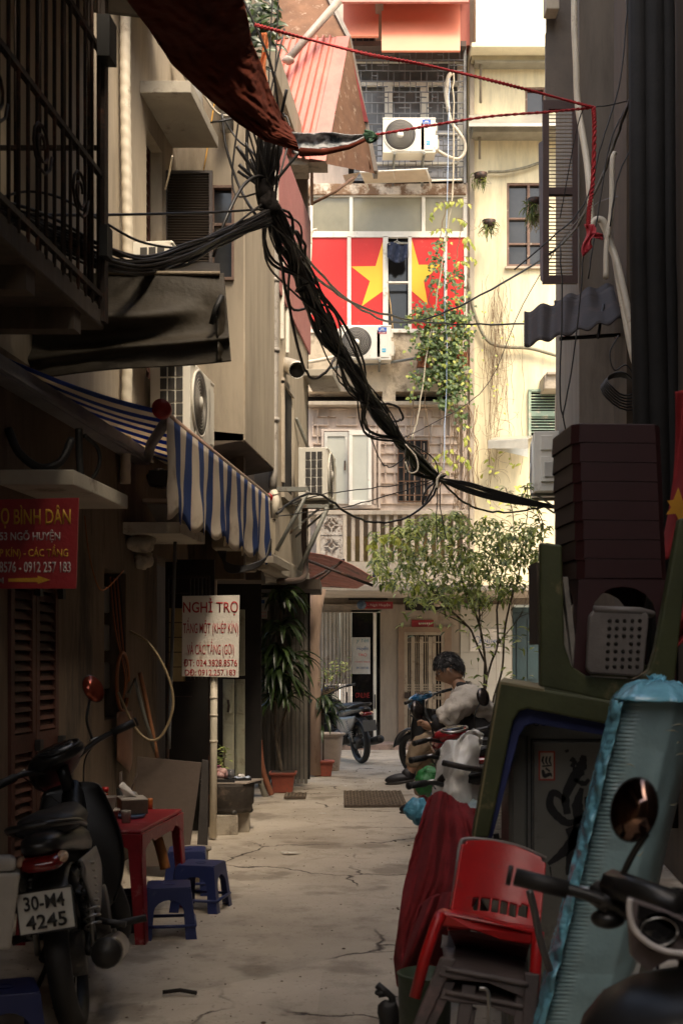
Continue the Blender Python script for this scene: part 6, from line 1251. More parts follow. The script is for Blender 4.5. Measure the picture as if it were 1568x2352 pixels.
def f(m):
    for pts, wd in [([(1300,1722),(1302,1728)],[8,6]),([(1310,1742),(1318,1750),(1312,1762)],[10,8]),([(1340,1735),(1334,1760),(1316,1790),(1298,1830),(1302,1870)],[6,14,10,8]),([(1316,1790),(1340,1800),(1352,1790)],[6,10,6]),
        ([(1298,1838),(1270,1820),(1262,1850),(1285,1880),(1310,1890),(1350,1870)],[6,8,10,8,6]),([(1335,1810),(1325,1850),(1330,1900),(1300,1950),(1258,1985)],[5,12,14,12,4]),([(1345,1830),(1350,1870),(1335,1920),(1345,1960),(1368,2000)],[4,10,12,10,3]),
        ([(1308,1900),(1320,1935),(1312,1975),(1300,2010)],[12,16,14,3]),([(1330,1930),(1345,1935),(1360,1925)],[6,10,4]),([(1262,1990),(1266,2020)],[3,2]),([(1325,1965),(1330,2030),(1322,2060)],[6,4,2])]: stroke(m, pts, wd, Yc-.0225)
part('brush_mark', BRU, f, t)
text('SPOCOMO -', BRU, face_cam(W(1245,1656,Yc-.0015)), 140*Yc/F, 24*Yc/F, name='graffiti_line', parent=t, shear=.15)
st_ = part('sticker', M('sticker_red', (.35,.05,.03), .6), lambda m: m.pbox(1236,1725,1274,1793,Yc-.024,.003), t)
part('sticker_face', M('sticker_cream', (.42,.36,.28), .6), lambda m: m.pbox(1240,1729,1270,1789,Yc-.026,.003), st_)
def f(m):
    for i in range(3): stroke(m, [(1247+i*8,1737),(1245+i*8,1748),(1249+i*8,1756)], [3,4,2], Yc-.0275)
    stroke(m, [(1244,1760),(1266,1758)], [3,3], Yc-.0275); stroke(m, [(1245,1768),(1250,1782),(1262,1778),(1266,1784)], [3,5,4,2], Yc-.0275); stroke(m, [(1252,1764),(1262,1772)], [4,3], Yc-.0275)
part('sticker_print', BRU, f, st_)
# foam box pack in blue plastic
FOAM = M('pale_foam', (.26,.38,.39), .3, var=.15, scale=4, bump=.2, coat=.7); BPW = M('blue_plastic_wrap', (.18,.46,.58), .15, var=.3, scale=7, bump=.15, spec=.8)
t = thing('foam_box_pack', 'tall leaning pack of foam boxes wrapped in pale blue plastic', 'pack of boxes', W(1400,2350,3.5))
def pk(u, v, off=0.0):
    """surface of the leaning pack: u goes left side - front - right side, v from top to bottom"""
    lx = 1412-184*v; rx = 1606-170*v; y = 1612+750*v; cx_ = (lx+rx)/2; hw = (rx-lx)/2+off; a = math.pi*(1.12-1.24*u)
    ca, sa = math.cos(a), math.sin(a); pw = .55
    x = cx_+hw*math.copysign(abs(ca)**pw, ca); dep = max(0, sa)**pw; off += 3*abs(nz(u*4+v*2, v*6-u*3, 2)); dep += .05*math.exp(-((u-.56)/.02)**2)+off*.006
    return W(x, y+16*(u-.5), 3.86-.30*dep-(0.02*off/5))
def f(m):
    nv = 80*6
    def g_(u, v):
        q = (v*80) % 1; side = 1 if u < .30 else (.12 if u < .45 else 0)
        return pk(u, v, (-7 if q < .3 else 0)*side)
    m.grid(g_, 40, nv)
    m.prism([pk(u/20, 0) for u in range(21)][::-1], (0,.02,.004))
part('foam_boxes', FOAM, f, t)
def f(m):
    m.grid(lambda u, v: pk(u*.34, v, 7+5*nz(v*22, u*5)+3*abs(nz(v*60,u*9))), 14, 160)
    def tp(u, v):
        p = pk(u, 0, 8); q = W(1512+4*math.sin(u*20), 1580, 3.78); h = math.sin(v*1.57)
        return p.lerp(q, v)+Vector((0,0,.035*math.sin(v*3.14)+.012*abs(nz(u*14,v*5))+.006*math.sin(u*40)*v))
    m.grid(tp, 70, 16)
part('plastic_wrap', BPW, f, t, solid=.002)
def f(m):
    for k in range(9):
        a = k*.7; m.grid(lambda u, v: W(1512+(u-.5)*(8+34*v)*math.cos(a)+14*math.sin(k*3)*v, 1584-(24+10*math.sin(k))*v+4*math.sin(u*9), 3.75+(u-.5)*.06*math.sin(a)), 5, 6)
part('wrap_knot', BPW, f, t, solid=.002)
CRK = M('yellowish_tape_glint', (.34,.33,.22), .3)  # pale slivers painted as glints along creases of the wrap
rq = random.Random(9)
for k in range(14):
    v = rq.random()*.9+.05; u0 = rq.uniform(.36,.8); du = rq.uniform(.02,.09); p0 = pk(u0, v, 16); p1 = pk(u0+du*.5, v+rq.uniform(-.006,.006), 16); p2 = pk(u0+du, v+rq.uniform(-.01,.01), 16)
    part('crease_glint', CRK, lambda m: m.tube([p0, p1, p2], [.0008,.0022,.0008], 5), t)
# red child chair with grey chairs beneath
CR = M('bright_red_chair_plastic', (.42,.010,.010), .38, var=.25, scale=5, bump=.06, dirt=((.28,.03,.025), .2, 16))
GCH = M('grey_chair_plastic', (.085,.065,.06), .5, var=.25, scale=5, dirt=((.16,.10,.09), .15, 6))
t = thing('red_chair', 'small bright red plastic chair tilted on top of the grey chairs', 'chair', W(1140,2250,3.9))
def ch(u, v):   # back panel surface: u across, v down
    xl = 1060-34*v; xr = 1252-18*v+2*u; x = xl+(xr-xl)*u; y = 1932+205*v+ (u*44+18*math.sin(u*3.14)*-1)*(1-v*.2)+18*(1-abs(2*u-1)**6)*-0
    return W(x, y, 3.95-.16*v+.05*math.cos((u-.5)*3)*1)
def f(m):
    n, k = 40, 28; vs = [ch(i/n, j/k) for j in range(k+1) for i in range(n+1)]; fs = []
    for j in range(k):
        for i in range(n):
            u, v = (i+.5)/n, (j+.5)/k
            if .60 < v-.04*math.sin(u*3.14) < .74 and .2 < u < .84 and not ((u-.2)*9.4 % 1 < .24): continue
            if j == 0 and (i < 2 or i > n-3): continue
            fs.append((j*(n+1)+i, j*(n+1)+i+1, (j+1)*(n+1)+i+1, (j+1)*(n+1)+i))
    m.add(vs, fs, True)
part('backrest', CR, f, t, solid=.012, bevel=.003)
part('back_edge', M('grey_chair_edge', (.18,.15,.14), .4), lambda m: m.tube(smoothpts([W(1038,2085,3.86),W(1048,2010,3.92),W(1056,1945,3.98),W(1070,1928,4.0),W(1130,1932,4.0),W(1190,1945,4.0),W(1252,1972,4.0)]), .008, 8), t)
part('rear_rail', CR, lambda m: m.prism([W(1006,2098,3.78),W(1020,2094,3.78),W(1100,2108,3.76),W(1160,2124,3.76),W(1236,2136,3.78),W(1240,2150,3.78),W(1218,2172,3.78),W(1150,2158,3.76),W(1080,2136,3.76),W(1012,2128,3.78)][::-1],(0,.06,0)), t, bevel=.008)
part('seat', M('dark_red_seat', (.12,.02,.02), .5), lambda m: m.prism([W(1030,2130,3.84),W(1215,2165,3.84),W(1200,2215,4.1),W(1060,2195,4.1)],(0,0,-.015)), t)
for pts in (((1012,2100),(1000,2125),(975,2200),(952,2292)),((1236,2140),(1232,2180),(1226,2260),(1215,2345))):
    part('leg', CR, lambda m: m.tube([W(x,y,3.78-.02*i) for i, (x, y) in enumerate(pts)], .018, 10), t)
def gchair(off, label):
    t = thing('grey_chair', label, 'chair', W(1130,2352,3.95), group='grey plastic chairs stacked under the red chair')
    o = Vector((0,0,-off))
    part('seat', GCH, lambda m: m.grid(lambda u, v: W(1015+190*u+8*v, 2178+36*u+40*v-16*math.sin(u*3.14)*(1-v)+10*v*v, 3.98-.28*v)+o, 16, 10), t, solid=.012)
    part('back_strip', GCH, lambda m: [m.prism([W(1030+25*i,2128+5*i,4.0)+o,W(1044+25*i,2131+5*i,4.0)+o,W(1042+25*i,2178+5*i,3.95)+o,W(1028+25*i,2175+5*i,3.95)+o][::-1],(0,.015,0)) for i in range(7)] and m.prism([W(1016,2150,4.0)+o,W(1212,2186,4.0)+o,W(1208,2210,3.97)+o,W(1012,2178,3.97)+o][::-1],(0,.02,0)), t)
    for a, b in (((1012,2200),(930,2400)),((1205,2235),(1195,2440)),((1060,2260),(1040,2420)),((1185,2270),(1170,2450))):
        part('leg', GCH, lambda m: m.prism([W(a[0],a[1],3.72)+o,W(a[0]+34,a[1]+4,3.72)+o,W(b[0]+26,b[1],3.66)+o,W(b[0],b[1],3.66)+o][::-1],(0,.02,0)), t, bevel=.004)
    part('apron', GCH, lambda m: m.prism([W(1016,2218,3.71)+o,W(1205,2262,3.71)+o,W(1200,2290,3.70)+o,W(1120,2258,3.7)+o,W(1040,2250,3.7)+o,W(1008,2240,3.7)+o][::-1],(0,.02,0)), t, bevel=.003)
gchair(0, 'upper grey plastic chair directly beneath the red chair'); gchair(.07, 'lower grey plastic chair of the pile under the red chair')
cord('walking_stick', [W(1215,2045,3.55),W(1228,2100,3.55),W(1240,2160,3.55),W(1262,2230,3.55)], [.012]+[.012]*18, M('grey_stick', (.10,.09,.085), .4, metal=.4), 'grey capped stick poking up between the red chair and foam pack', 'stick')
m = MB(); m.tube(smoothpts([W(1100,2270,3.6),W(1118,2275,3.6),W(1122,2310,3.6),W(1120,2400,3.6)]), .006, 6); tag(m.build('bent_wire', CHR), 'bent shiny wire below the grey chair at the bottom edge', 'wire')
# dark red cloth over the handlebar
RC = M('wine_red_cloth', (.20,.010,.013), .95, var=.25, scale=30, bump=.5)
t = thing('red_cloth', 'wine red cloth draped over a scooter handlebar down to the ground', 'cloth', W(1000,2050,5.2))
def f(m):
    L_ = [(985,1838),(968,1880),(945,1960),(925,2050),(915,2130),(905,2200),(912,2262),(925,2280)]; R_ = [(1070,1838),(1095,1880),(1120,1930),(1130,1990),(1080,2090),(1040,2180),(1000,2260),(960,2300)]
    def g_(u, v):
        a = lerpl(L_, v); b = lerpl(R_, v); x = a[0]+(b[0]-a[0])*u; y = a[1]+(b[1]-a[1])*u-(14*math.sin(u*5)+6)*(1-v)**4
        fo = .05*math.sin(u*13+v*3+2*nz(v*2,1))*min(1,.15+v)+.05*math.sin(u*21-v*5)*v+.05*nz(u*5,v*4)+.03*abs(nz(u*11+v*4,v*6))
        return W(x, y, 5.02-.35*math.sin(min(1,v*1.3)*1.57)+fo)
    m.grid(g_, 90, 60)
part('drape', RC, f, t, solid=.008)
def f(m):
    def g_(u, v): 
        x = 962+100*u+(-10)*v; y = 2080-30*math.sin(u*2.4)+165*v; return W(x+30*v*(u-.5)-20*v, y, 4.62-.08*math.sin(v*3.14)+.04*math.sin(u*15+v*4))
    m.grid(g_, 50, 30)
part('inner_fold', RC, f, t, solid=.008)
part('back_sheet', RC, lambda m: m.grid(lambda u, v: W(1050+120*u, 1848+40*u+170*v+5*math.sin(u*14), 5.25+.05*math.sin(u*12+v*3)), 40, 16), t, solid=.008)
# woven sack, bags
SK = M('white_woven_sack', (.84,.80,.73), .85, var=.08, scale=7, bump=.2)
t = thing('woven_sack', 'crumpled white woven sack hanging on a scooter handlebar', 'sack', W(1060,1850,6.4))
def f(m):
    L_ = [(1010,1722),(1005,1760),(990,1830),(985,1860)]; R_ = [(1098,1700),(1100,1760),(1105,1860),(1110,1885)]
    def g_(u, v):
        a = lerpl(L_, v); b = lerpl(R_, v); return W(a[0]+(b[0]-a[0])*u+5*nz(v*5,u*4), a[1]+(b[1]-a[1])*u-18*abs(math.sin(u*6))*(1-v)**3+4*nz(u*5,v*5,4), 5.85-.22*math.sin(u*3.14)*math.sin(.4+v*2.4)+.045*nz(u*4,v*5)+.02*abs(nz(u*9+v*5,v*7)))
    m.grid(g_, 60, 50)
part('front', SK, f, t, solid=.006)
part('top_flap', SK, lambda m: m.grid(lambda u, v: W(1050+60*u-10*v, 1700-24*math.sin(u*2.6)+60*v*(1-.3*u), 5.95+.08*nz(u*5,v*5)+.05*math.sin(u*9)), 24, 14), t, solid=.006)
part('strap', M('dark_strap', (.04,.03,.025), .6), lambda m: (m.tube([W(1016,1752,5.55),W(1040,1757,5.53),W(1072,1764,5.55),W(1105,1768,5.6)], .014, 8)), t)
def bag(name, label, cx, cy, Y, rx, ry, mat, knot=True, jit=.35, cat='bag'):
    c = W(cx, cy, Y); t = thing(name, label, cat, c); s_ = Y/F
    part('bag_body', mat, lambda m: m.ell(c, (rx*s_, rx*s_*.8, ry*s_), 28, 20, jit=jit), t)
    if knot: part('knot', mat, lambda m: [m.leaf(c+Vector((rx*s_*.6,0,ry*s_*.75)), (math.cos(k*.9), math.sin(k*.9), .8), (0,0,1), .08, .04) for k in range(7)], t, solid=.002)
    return t
GB = M('green_thin_plastic', (.04,.22,.06), .25, var=.4, scale=12, bump=.4); LB = M('light_blue_thin_plastic', (.12,.38,.52), .22, var=.35, scale=9, bump=.4)
bag('plastic_bag', 'green tied plastic bag in front of the seated man', 990, 1795, 7.3, 38, 36, GB)
bag('plastic_bag', 'light blue plastic bag bulging left of the dark red cloth', 957, 1862, 5.5, 27, 30, LB, knot=False)
bag('plastic_bag', 'light blue plastic bag squeezed between the green bag and the white sack', 1012, 1835, 6.9, 22, 42, LB, knot=False)
t = thing('foam_lid_stack', 'bundle of pale blue white foam boxes behind the green table leg', 'pack of boxes', W(1100,1880,5.6))
part('foam_boxes', M('blue_white_foam', (.45,.55,.58), .5, var=.1), lambda m: [m.prism([W(1040+i*4,1872-i*2.2,5.6),W(1043+i*4,1870-i*2.2,5.6),W(1068+i*4.4,1912-i*2.2,5.55),W(1064+i*4.4,1914-i*2.2,5.55)][::-1],(0,.2,0)) for i in range(14)], t)
t = thing('foam_lid_stack', 'stack of white foam lids seen between green table and cabinet', 'pack of boxes', W(1150,1880,5.0))
part('foam_lids', M('white_foam', (.5,.47,.42), .6), lambda m: [m.pbox(1128,1815+i*7,1168,1820+i*7,4.95,.2) for i in range(16)], t, bevel=.002)
cord('hook', [W(1138,1915,4.3),W(1140,1930,4.3),W(1143,1980,4.3),W(1150,1998,4.3)], .012, BLACK, 'black lever hanging between the green table and the cabinet', 'lever')
# bottom centre bits
t = thing('green_bin', 'dark green tub with a rim at the bottom edge under the red chair', 'tub', W(985,2352,4.3))
part('tub', M('dark_green_plastic', (.03,.045,.02), .5), lambda m: m.lathe([(0,-.2),(.085,-.2),(.095,.12),(.10,.13),(.09,.135),(.08,.08),(0,.09)], Matrix.Translation(W(975,2320,4.3)), 28), t)
t = thing('folded_umbrella', 'black knobbly lever end poking out at the bottom of the cloth', 'lever', W(885,2280,4.5))
part('rod', BLACK, lambda m: (m.tube([W(866,2262,4.5),W(885,2278,4.5),W(900,2290,4.5),W(905,2352,4.5)], .014, 8), m.ell(W(872,2280,4.5),(.02,.02,.012)), m.tube([W(868,2285,4.5),W(895,2280,4.5)], .012, 6), m.ell(W(893,2335,4.5),(.04,.03,.07),jit=.3)), t)
# flags at the right edge
FL1 = M('flag_cloth_red', (.26,.012,.012), .85, var=.2, scale=10, bump=.1)
t = thing('star_flag', 'red flag with a yellow star hanging in folds at the right edge', 'flag', W(1560,1100,4.9))
part('cloth', FL1, lambda m: m.grid(lambda u, v: W(1550-42*v+16*math.sin(v*3)+110*u, 900+390*v-30*u, 4.9+.05*math.sin(u*9+v*3)), 30, 40), t, solid=.004)
part('star', M('flag_cloth_yellow', (.55,.25,.015), .85), lambda m: m.prism([W(x,y,4.84) for x, y in ((1531,1150),(1545,1148),(1556,1120),(1566,1150),(1600,1155),(1572,1175),(1566,1215),(1550,1180),(1528,1182),(1540,1165))][::-1],(0,-.004,0)), t)
t = thing('star_flag', 'lower red flag drooping to a point at the right edge', 'flag', W(1545,1400,4.9))
part('cloth', FL1, lambda m: m.grid(lambda u, v: W(1552-35*v+14*math.sin(v*4)+(100-70*v*v)*u, 1300+215*v-10*u, 4.95+.05*math.sin(u*8+v*4)), 30, 30), t, solid=.004)
# ================================================================ PLANTS
LF1 = leafmat('tree_leaf_glossy', '46591f', 'bfc878', .33); LF2 = leafmat('creeper_leaf', '374d24', '6f8645', .5); LF3 = leafmat('young_yellow_leaf', '8d9a36', 'c0bf58', .5)
LFD = leafmat('dark_strap_leaf', '1c2a12', '4a5f30', .35); BARK = M('grey_brown_bark', (.10,.075,.05), .9, var=.4, scale=12)
DRYS = M('dry_stem', (.25,.17,.10), .9, var=.3)
rr = random.Random(11)
# tree at the right, in front of the yellow house
YT = 14.2
t = thing('small_tree', 'slender leafy tree with several thin trunks growing in front of the white tiles', 'tree', W(1120,1770,YT)*1)
tips = []
def br(m, p, d, L, r, depth):
    n = 5; P = [p]; q = Vector(p); dd = Vector(d)
    for i in range(n):
        dd = (dd+Vector((rr.uniform(-.22,.22), rr.uniform(-.22,.22), rr.uniform(-.12,.16)))).normalized(); q = q+dd*L/n; P.append(q.copy())
        if depth >= 1 and i > 0: tips.append((q.copy(), dd.copy(), depth))
    m.tube(P, [r*(1-.55*i/n) for i in range(n+1)], 6)
    if depth < 3:
        for k in range(3 if depth else 4):
            a = rr.uniform(0,6.28); s_ = P[rr.randint(2,n)]
            br(m, s_, (dd*.6+Vector((math.cos(a), math.sin(a)*.7, rr.uniform(-.1,.5)))*.8).normalized(), L*rr.uniform(.5,.8), r*.5, depth+1)
def f(m):
    for pts in ([(1128,1790),(1132,1700),(1112,1600),(1112,1500),(1095,1420),(1060,1330)],[(1120,1790),(1105,1640),(1117,1560),(1108,1480),(1100,1430)],[(1135,1790),(1142,1700),(1130,1620),(1152,1540),(1158,1450),(1172,1380),(1190,1330)],[(1117,1560),(1128,1520),(1142,1480),(1140,1400)],[(1112,1520),(1090,1470),(1075,1440),(1020,1390)]):
        P = [W(x,y,YT+rr.uniform(-.1,.1)) for x, y in pts]; m.tube(smoothpts(P,4), .013, 6)
        br(m, P[-1], (P[-1]-P[-2]).normalized(), .5, .011, 1); br(m, P[-2], ((P[-1]-P[-2]).normalized()+Vector((rr.uniform(-.8,.8),-.3,0))).normalized(), .5, .009, 1)
part('trunk', BARK, f, t)
crown = MB()
def inside(px, py):
    lo = 1335+62*math.sin((px-850)/400*3.14)+40*nz(px*.03,3); hi = 1195+34*nz(px*.03,7)+(28 if px < 930 else 0)+max(0,(px-1190))*.3-20*math.exp(-((px-1010)/60)**2)
    return hi < py < lo
cnt = 0
while cnt < 3900:
    px = rr.uniform(852,1262); py = rr.uniform(1150,1420); Y = YT+rr.gauss(0,.42)
    if not inside(px, py): continue
    if nz(px*.026, py*.03, Y*1.6) < -.07: continue
    p = W(px, py, Y); dd = Vector((rr.uniform(-1,1), rr.uniform(-1,.4), rr.uniform(-.9,.25)))
    crown.leaf(p, dd, (rr.uniform(-.4,.4), rr.uniform(-.6,.1), 1), rr.uniform(.065,.115), rr.uniform(.026,.042), bend=rr.uniform(.1,.4), mi=0 if rr.random() < .88 else 1); cnt += 1
for (cx, cy, n, sp) in ((1130,1480,34,40),(1180,1470,30,45),(1060,1420,40,45),(960,1400,26,50),(1190,1560,16,25),(1095,1560,16,35),(1150,1590,10,30),(1205,1630,20,25),(900,1225,16,22),(865,1235,12,16)):
    for k in range(n):
        p = W(cx+rr.gauss(0,sp*.6), cy+rr.gauss(0,sp*.5), YT+rr.gauss(0,.25)); crown.leaf(p, (rr.uniform(-1,1), rr.uniform(-1,.4), rr.uniform(-.7,.3)), (rr.uniform(-.4,.4), rr.uniform(-.6,.1), 1), rr.uniform(.08,.13), rr.uniform(.03,.045), mi=0)
crown.build('crown', [LF1, LF3], t)
# creeper on the flag house
t = thing('creeper', 'leafy green creeper climbing the right side of the flag house', 'climbing plant', W(1010,900,YF-.4))
STEMS = [[(1000,1160),(1010,1080),(1020,960),(1010,860),(1000,760),(985,680),(1000,600),(1015,520),(1030,440)],[(1050,1160),(1040,1040),(1050,930),(1045,820),(1050,720),(1040,640),(1050,580),(1060,500)],[(975,1100),(985,1000),(975,920),(985,840),(1000,760)],[(930,1050),(945,960),(950,900),(960,820)],[(1070,1000),(1068,900),(1072,800),(1068,700),(1076,620)],[(1040,940),(1060,1000),(1080,1060),(1065,1130)]]
for s_ in STEMS: part('stem', DRYS, lambda m: m.tube([q+Vector((nz(i*.5,1)*.05, nz(i*.4,2)*.05, 0)) for i, q in enumerate(smoothpts([W(x,y,YF-.3) for x, y in s_],8))], .007, 5), t)
m = MB(); mass = [(1010,610,20,26,26),(1048,640,22,34,56),(1005,650,20,22,34),(960,725,22,20,80),(1000,740,34,26,190),(1040,720,28,34,170),(1060,760,22,36,120),(985,790,32,26,190),(1030,810,36,34,330),(1010,850,34,26,210),(1035,890,24,26,130),(1020,925,18,14,40),(1005,560,16,16,22),(1040,880,22,30,90),(955,860,16,12,26),(975,880,18,10,26),(1070,890,12,40,44),(1060,965,16,24,22),(945,905,12,10,12),(1000,600,14,16,20)]
for (cx, cy, sx, sy, n) in mass:
    for k in range(n):
        p = W(cx+rr.gauss(0,sx*.62), cy+rr.gauss(0,sy*.62), YF-.34-abs(rr.gauss(0,.10)))
        m.leaf(p, (rr.uniform(-.7,.7), -.5, rr.uniform(-1,-.1)), (rr.uniform(-.3,.3), -1, .4), rr.uniform(.06,.095), rr.uniform(.04,.065), mi=0 if rr.random() < .85 else 1)
m.build('foliage', [LF2, LF3], t)
t = thing('creeper', 'sprigs of young yellow green leaves high beside the upper windows', 'climbing plant', W(1040,480,YF-.5))
m = MB()
for (x0, y0, x1, y1, n) in ((985,500,1020,462,6),(1000,465,1085,470,9),(1030,470,1072,455,6),(1045,500,1080,520,6),(1030,525,985,535,5),(1065,545,1090,575,6),(1070,565,1078,540,5),(1055,600,1076,610,5),(1000,1050,1045,1030,9),(1020,1045,1050,1075,8),(1055,1045,1085,1075,8),(1070,1000,1076,1040,5),(1000,1065,1030,1090,5),(1095,600,1060,590,4),(850,1250,905,1225,9),(890,1235,930,1250,8)):
    P = smoothpts([W(x0,y0,YF-.5),W((x0+x1)/2,(y0+y1)/2-5,YF-.55),W(x1,y1,YF-.5)],4) if y0 < 1200 else smoothpts([W(x0,y0,YT-.3),W((x0+x1)/2,(y0+y1)/2-8,YT-.3),W(x1,y1,YT-.3)],4)
    m.tube(P, .004, 4, mi=1)
    for k in range(n):
        p = P[int(k/n*(len(P)-1))]; m.leaf(p, (rr.choice((-1,1))*.5, -.3, -.8), (0,-1,.4), .10, .05, mi=0)
m.build('foliage', [LF3, DRYS], t)
t = thing('dry_creeper', 'tangle of thin dead vines hanging on the yellow wall', 'dead vines', W(1140,900,YF-.1))
def f(m):
    for k in range(42):
        x = 1140+rr.gauss(0,17); y0 = rr.choice((650,700,760,800))+rr.uniform(-20,20); y1 = y0+rr.uniform(80,420); P = []; n = 9
        for i in range(n): x += rr.uniform(-7,7); P.append(W(x, y0+(y1-y0)*i/n, YF-.05-rr.random()*.08))
        m.tube(smoothpts(P,3), .0035, 3)
    for k in range(70):
        x = 1140+rr.gauss(0,30); y = rr.uniform(760,1150); a = rr.uniform(0,6.28); r_ = rr.uniform(8,45); P = [W(x+r_*math.cos(a+q*.45)*.8, y+r_*math.sin(a+q*.45)*.8, YF-.06-rr.random()*.05) for q in range(6)]; m.tube(smoothpts(P,2), .0025, 3)
    for k in range(16):
        x = rr.uniform(1035,1100); P = [W(x+rr.uniform(-8,8), 930+i*30, YF-.35-rr.random()*.1) for i in range(9)]; m.tube(smoothpts(P,3), .005, 4)
part('stem', DRYS, f, t)
m = MB()
for k in range(40): m.leaf(W(rr.uniform(1095,1240), rr.uniform(1040,1190), YF-.2-rr.random()*.3), (rr.uniform(-1,1),-.3,rr.uniform(-.6,.4)), (0,-1,.5), rr.uniform(.07,.12), .045)
for k in range(22): m.leaf(W(1140+rr.gauss(0,25), rr.uniform(700,960), YF-.15), (rr.uniform(-1,1),-.3,-.5), (0,-1,.5), .05, .03)
m.build('foliage', LF3, t)
t = thing('twig_tangle', 'leafy twig rising in front of the yellow wall beside the right outdoor unit', 'plant', W(1190,1150,15.5))
m = MB()
for (x0,y0,x1,y1) in ((1180,1230,1160,1120),(1200,1240,1210,1110),(1240,1250,1235,1190),(1180,1160,1210,1115),(1250,1230,1225,1160)):
    P = smoothpts([W(x0,y0,15.2),W((x0+x1)/2+6,(y0+y1)/2,15.2),W(x1,y1,15.2)],5); m.tube(P, .006, 4, mi=1)
    for p in P[2:]:
        for k in (0,1): m.leaf(p, (rr.uniform(-1,1),-.4,rr.uniform(-.5,.4)), (0,-.5,1), .11, .035)
m.build('foliage', [LF1, DRYS], t)
# hanging orchids
ORP = leafmat('orchid_leaf', '3a4a1c', '8a8f4a', .6)
for (cx, cy, Y, h_, lb) in ((1103,402,YF-.25,38,'small hanging basket plant with trailing roots beside the upper downpipe'),(1122,510,YF-.3,45,'hanging orchid clump in front of the middle of the yellow wall'),(1226,460,16,85,'big shaggy orchid with pale roots hanging beside the brown louvred shutter')):
    t = thing('hanging_plant', lb, 'hanging plant', W(cx,cy,Y), group='hanging plants on the yellow wall')
    s_ = Y/F
    part('basket', BARK_IRON, lambda m: m.lathe([(0,-14*s_),(12*s_,-10*s_),(16*s_,3*s_),(14*s_,3*s_),(0,-6*s_)], Matrix.Translation(W(cx,cy,Y)), 12), t)
    m = MB()
    for k in range(int(h_*.9)): m.leaf(W(cx+rr.gauss(0,7),cy+rr.uniform(-6,h_*.5),Y+rr.uniform(-.06,.06)), (rr.uniform(-1,1),rr.uniform(-.8,.2),rr.uniform(-1.6,.5)), (0,0,1), rr.uniform(.10,.2), .028, bend=.5)
    m.build('foliage', ORP, t)
    def f(m):
        for k in range(int(h_*.5)):
            x = cx+rr.gauss(0,8); P = [W(x+rr.uniform(-8,8)*i*.5, cy-8+h_*1.0*rr.uniform(.6,1)*i/4, Y+rr.uniform(-.05,.05)) for i in range(5)]; m.tube(smoothpts(P,3), .004, 4)
    part('root', M('pale_root', (.45,.38,.27), .9), f, t)
# foliage and orange rags behind the red tarpaulin, top
t = thing('potted_foliage', 'dark green leaves showing behind the top of the red tarpaulin', 'plant', W(600,60,9))
m = MB()
for k in range(150): m.leaf(W(600+rr.gauss(0,20), 50+rr.gauss(0,38), 9.2+rr.gauss(0,.15)), (rr.uniform(-1,1),-.3,rr.uniform(-1,.6)), (0,-1,.5), rr.uniform(.08,.13), .04)
m.build('foliage', LFD, t)
m = MB(); m.grid(lambda u, v: W(600+13*u+3*math.sin(v*9), 75+150*v, 9+.03*math.sin(u*7+v*12)), 8, 20); tag(m.build('rag', M('orange_rag', (.55,.16,.05), .8), solid=.004), 'orange rag hanging behind the edge of the red tarpaulin', 'rag')
# dracaena in square red pot
t = thing('dracaena', 'tall dracaena with drooping dark strap leaves in a square red pot', 'potted plant', Vector(((650-CX)*12.9/F, 12.9, 0)))
Yd = 12.9; c = Vector(((650-CX)*Yd/F, Yd, 0))
RP = M('terracotta_red_pot', (.30,.07,.04), .6, var=.25, scale=6, dirt=((.16,.08,.05), .2, 9))
def sqpot(m, c, w0, w1, h):
    m.hexa([c+Vector((x*w0,y*w0,0)) for x, y in ((-1,-1),(1,-1),(1,1),(-1,1))]+[c+Vector((x*w1,y*w1,h)) for x, y in ((-1,-1),(1,-1),(1,1),(-1,1))])
part('pot', RP, lambda m: (sqpot(m, c, .10, .125, .20), sqpot(m, c+Vector((0,0,.185)), .142, .145, .03)), t, bevel=.008)
part('soil', M('dark_soil', (.03,.022,.015), .95, bump=.5), lambda m: sqpot(m, c+Vector((0,0,.205)), .125, .125, .012), t)
part('trunk', BARK, lambda m: (m.tube(smoothpts([W(648,1780,Yd),W(634,1700,Yd),W(632,1620,Yd),W(640,1500,Yd),W(645,1400,Yd)]), .016, 8), m.tube(smoothpts([W(650,1780,Yd),W(640,1700,Yd+.05),W(660,1620,Yd+.05),W(668,1560,Yd)]), .012, 8)), t)
def strap(m, p, a, L, up, w_, dr=1.0):
    n = 7; q = Vector(p); d_ = Vector((math.cos(a), math.sin(a), up)).normalized(); L_, R_ = [], []; sd = Vector((-math.sin(a), math.cos(a), 0))
    M_ = []
    for i in range(n+1):
        u = i/n; wd = w_*math.sin(min(1,u*1.5+.18)*3.14*.5)*(1-u**3)+.001; L_.append(q+sd*wd); R_.append(q-sd*wd); M_.append(q-Vector((0,0,wd*.5)))
        d_ = (d_+Vector((0,0,-.34*dr))).normalized(); q = q+d_*L/n
    k = n+1; m.add(L_+M_+R_, [(i,i+1,k+i+1,k+i) for i in range(n)]+[(k+i,k+i+1,2*k+i+1,2*k+i) for i in range(n)], True)
def f(m):
    for (cx, cy, n, L) in ((645,1370,26,.42),(648,1440,22,.46),(640,1500,24,.5),(632,1555,26,.5),(668,1520,20,.45),(665,1580,18,.42),(640,1600,16,.4)):
        for k in range(n): strap(m, W(cx,cy,Yd)+Vector((0,0,rr.uniform(-.08,.08))), rr.uniform(0,6.283), L*rr.uniform(.75,1.15), rr.uniform(.3,1.5), .032)
part('leaves', LFD, f, t)
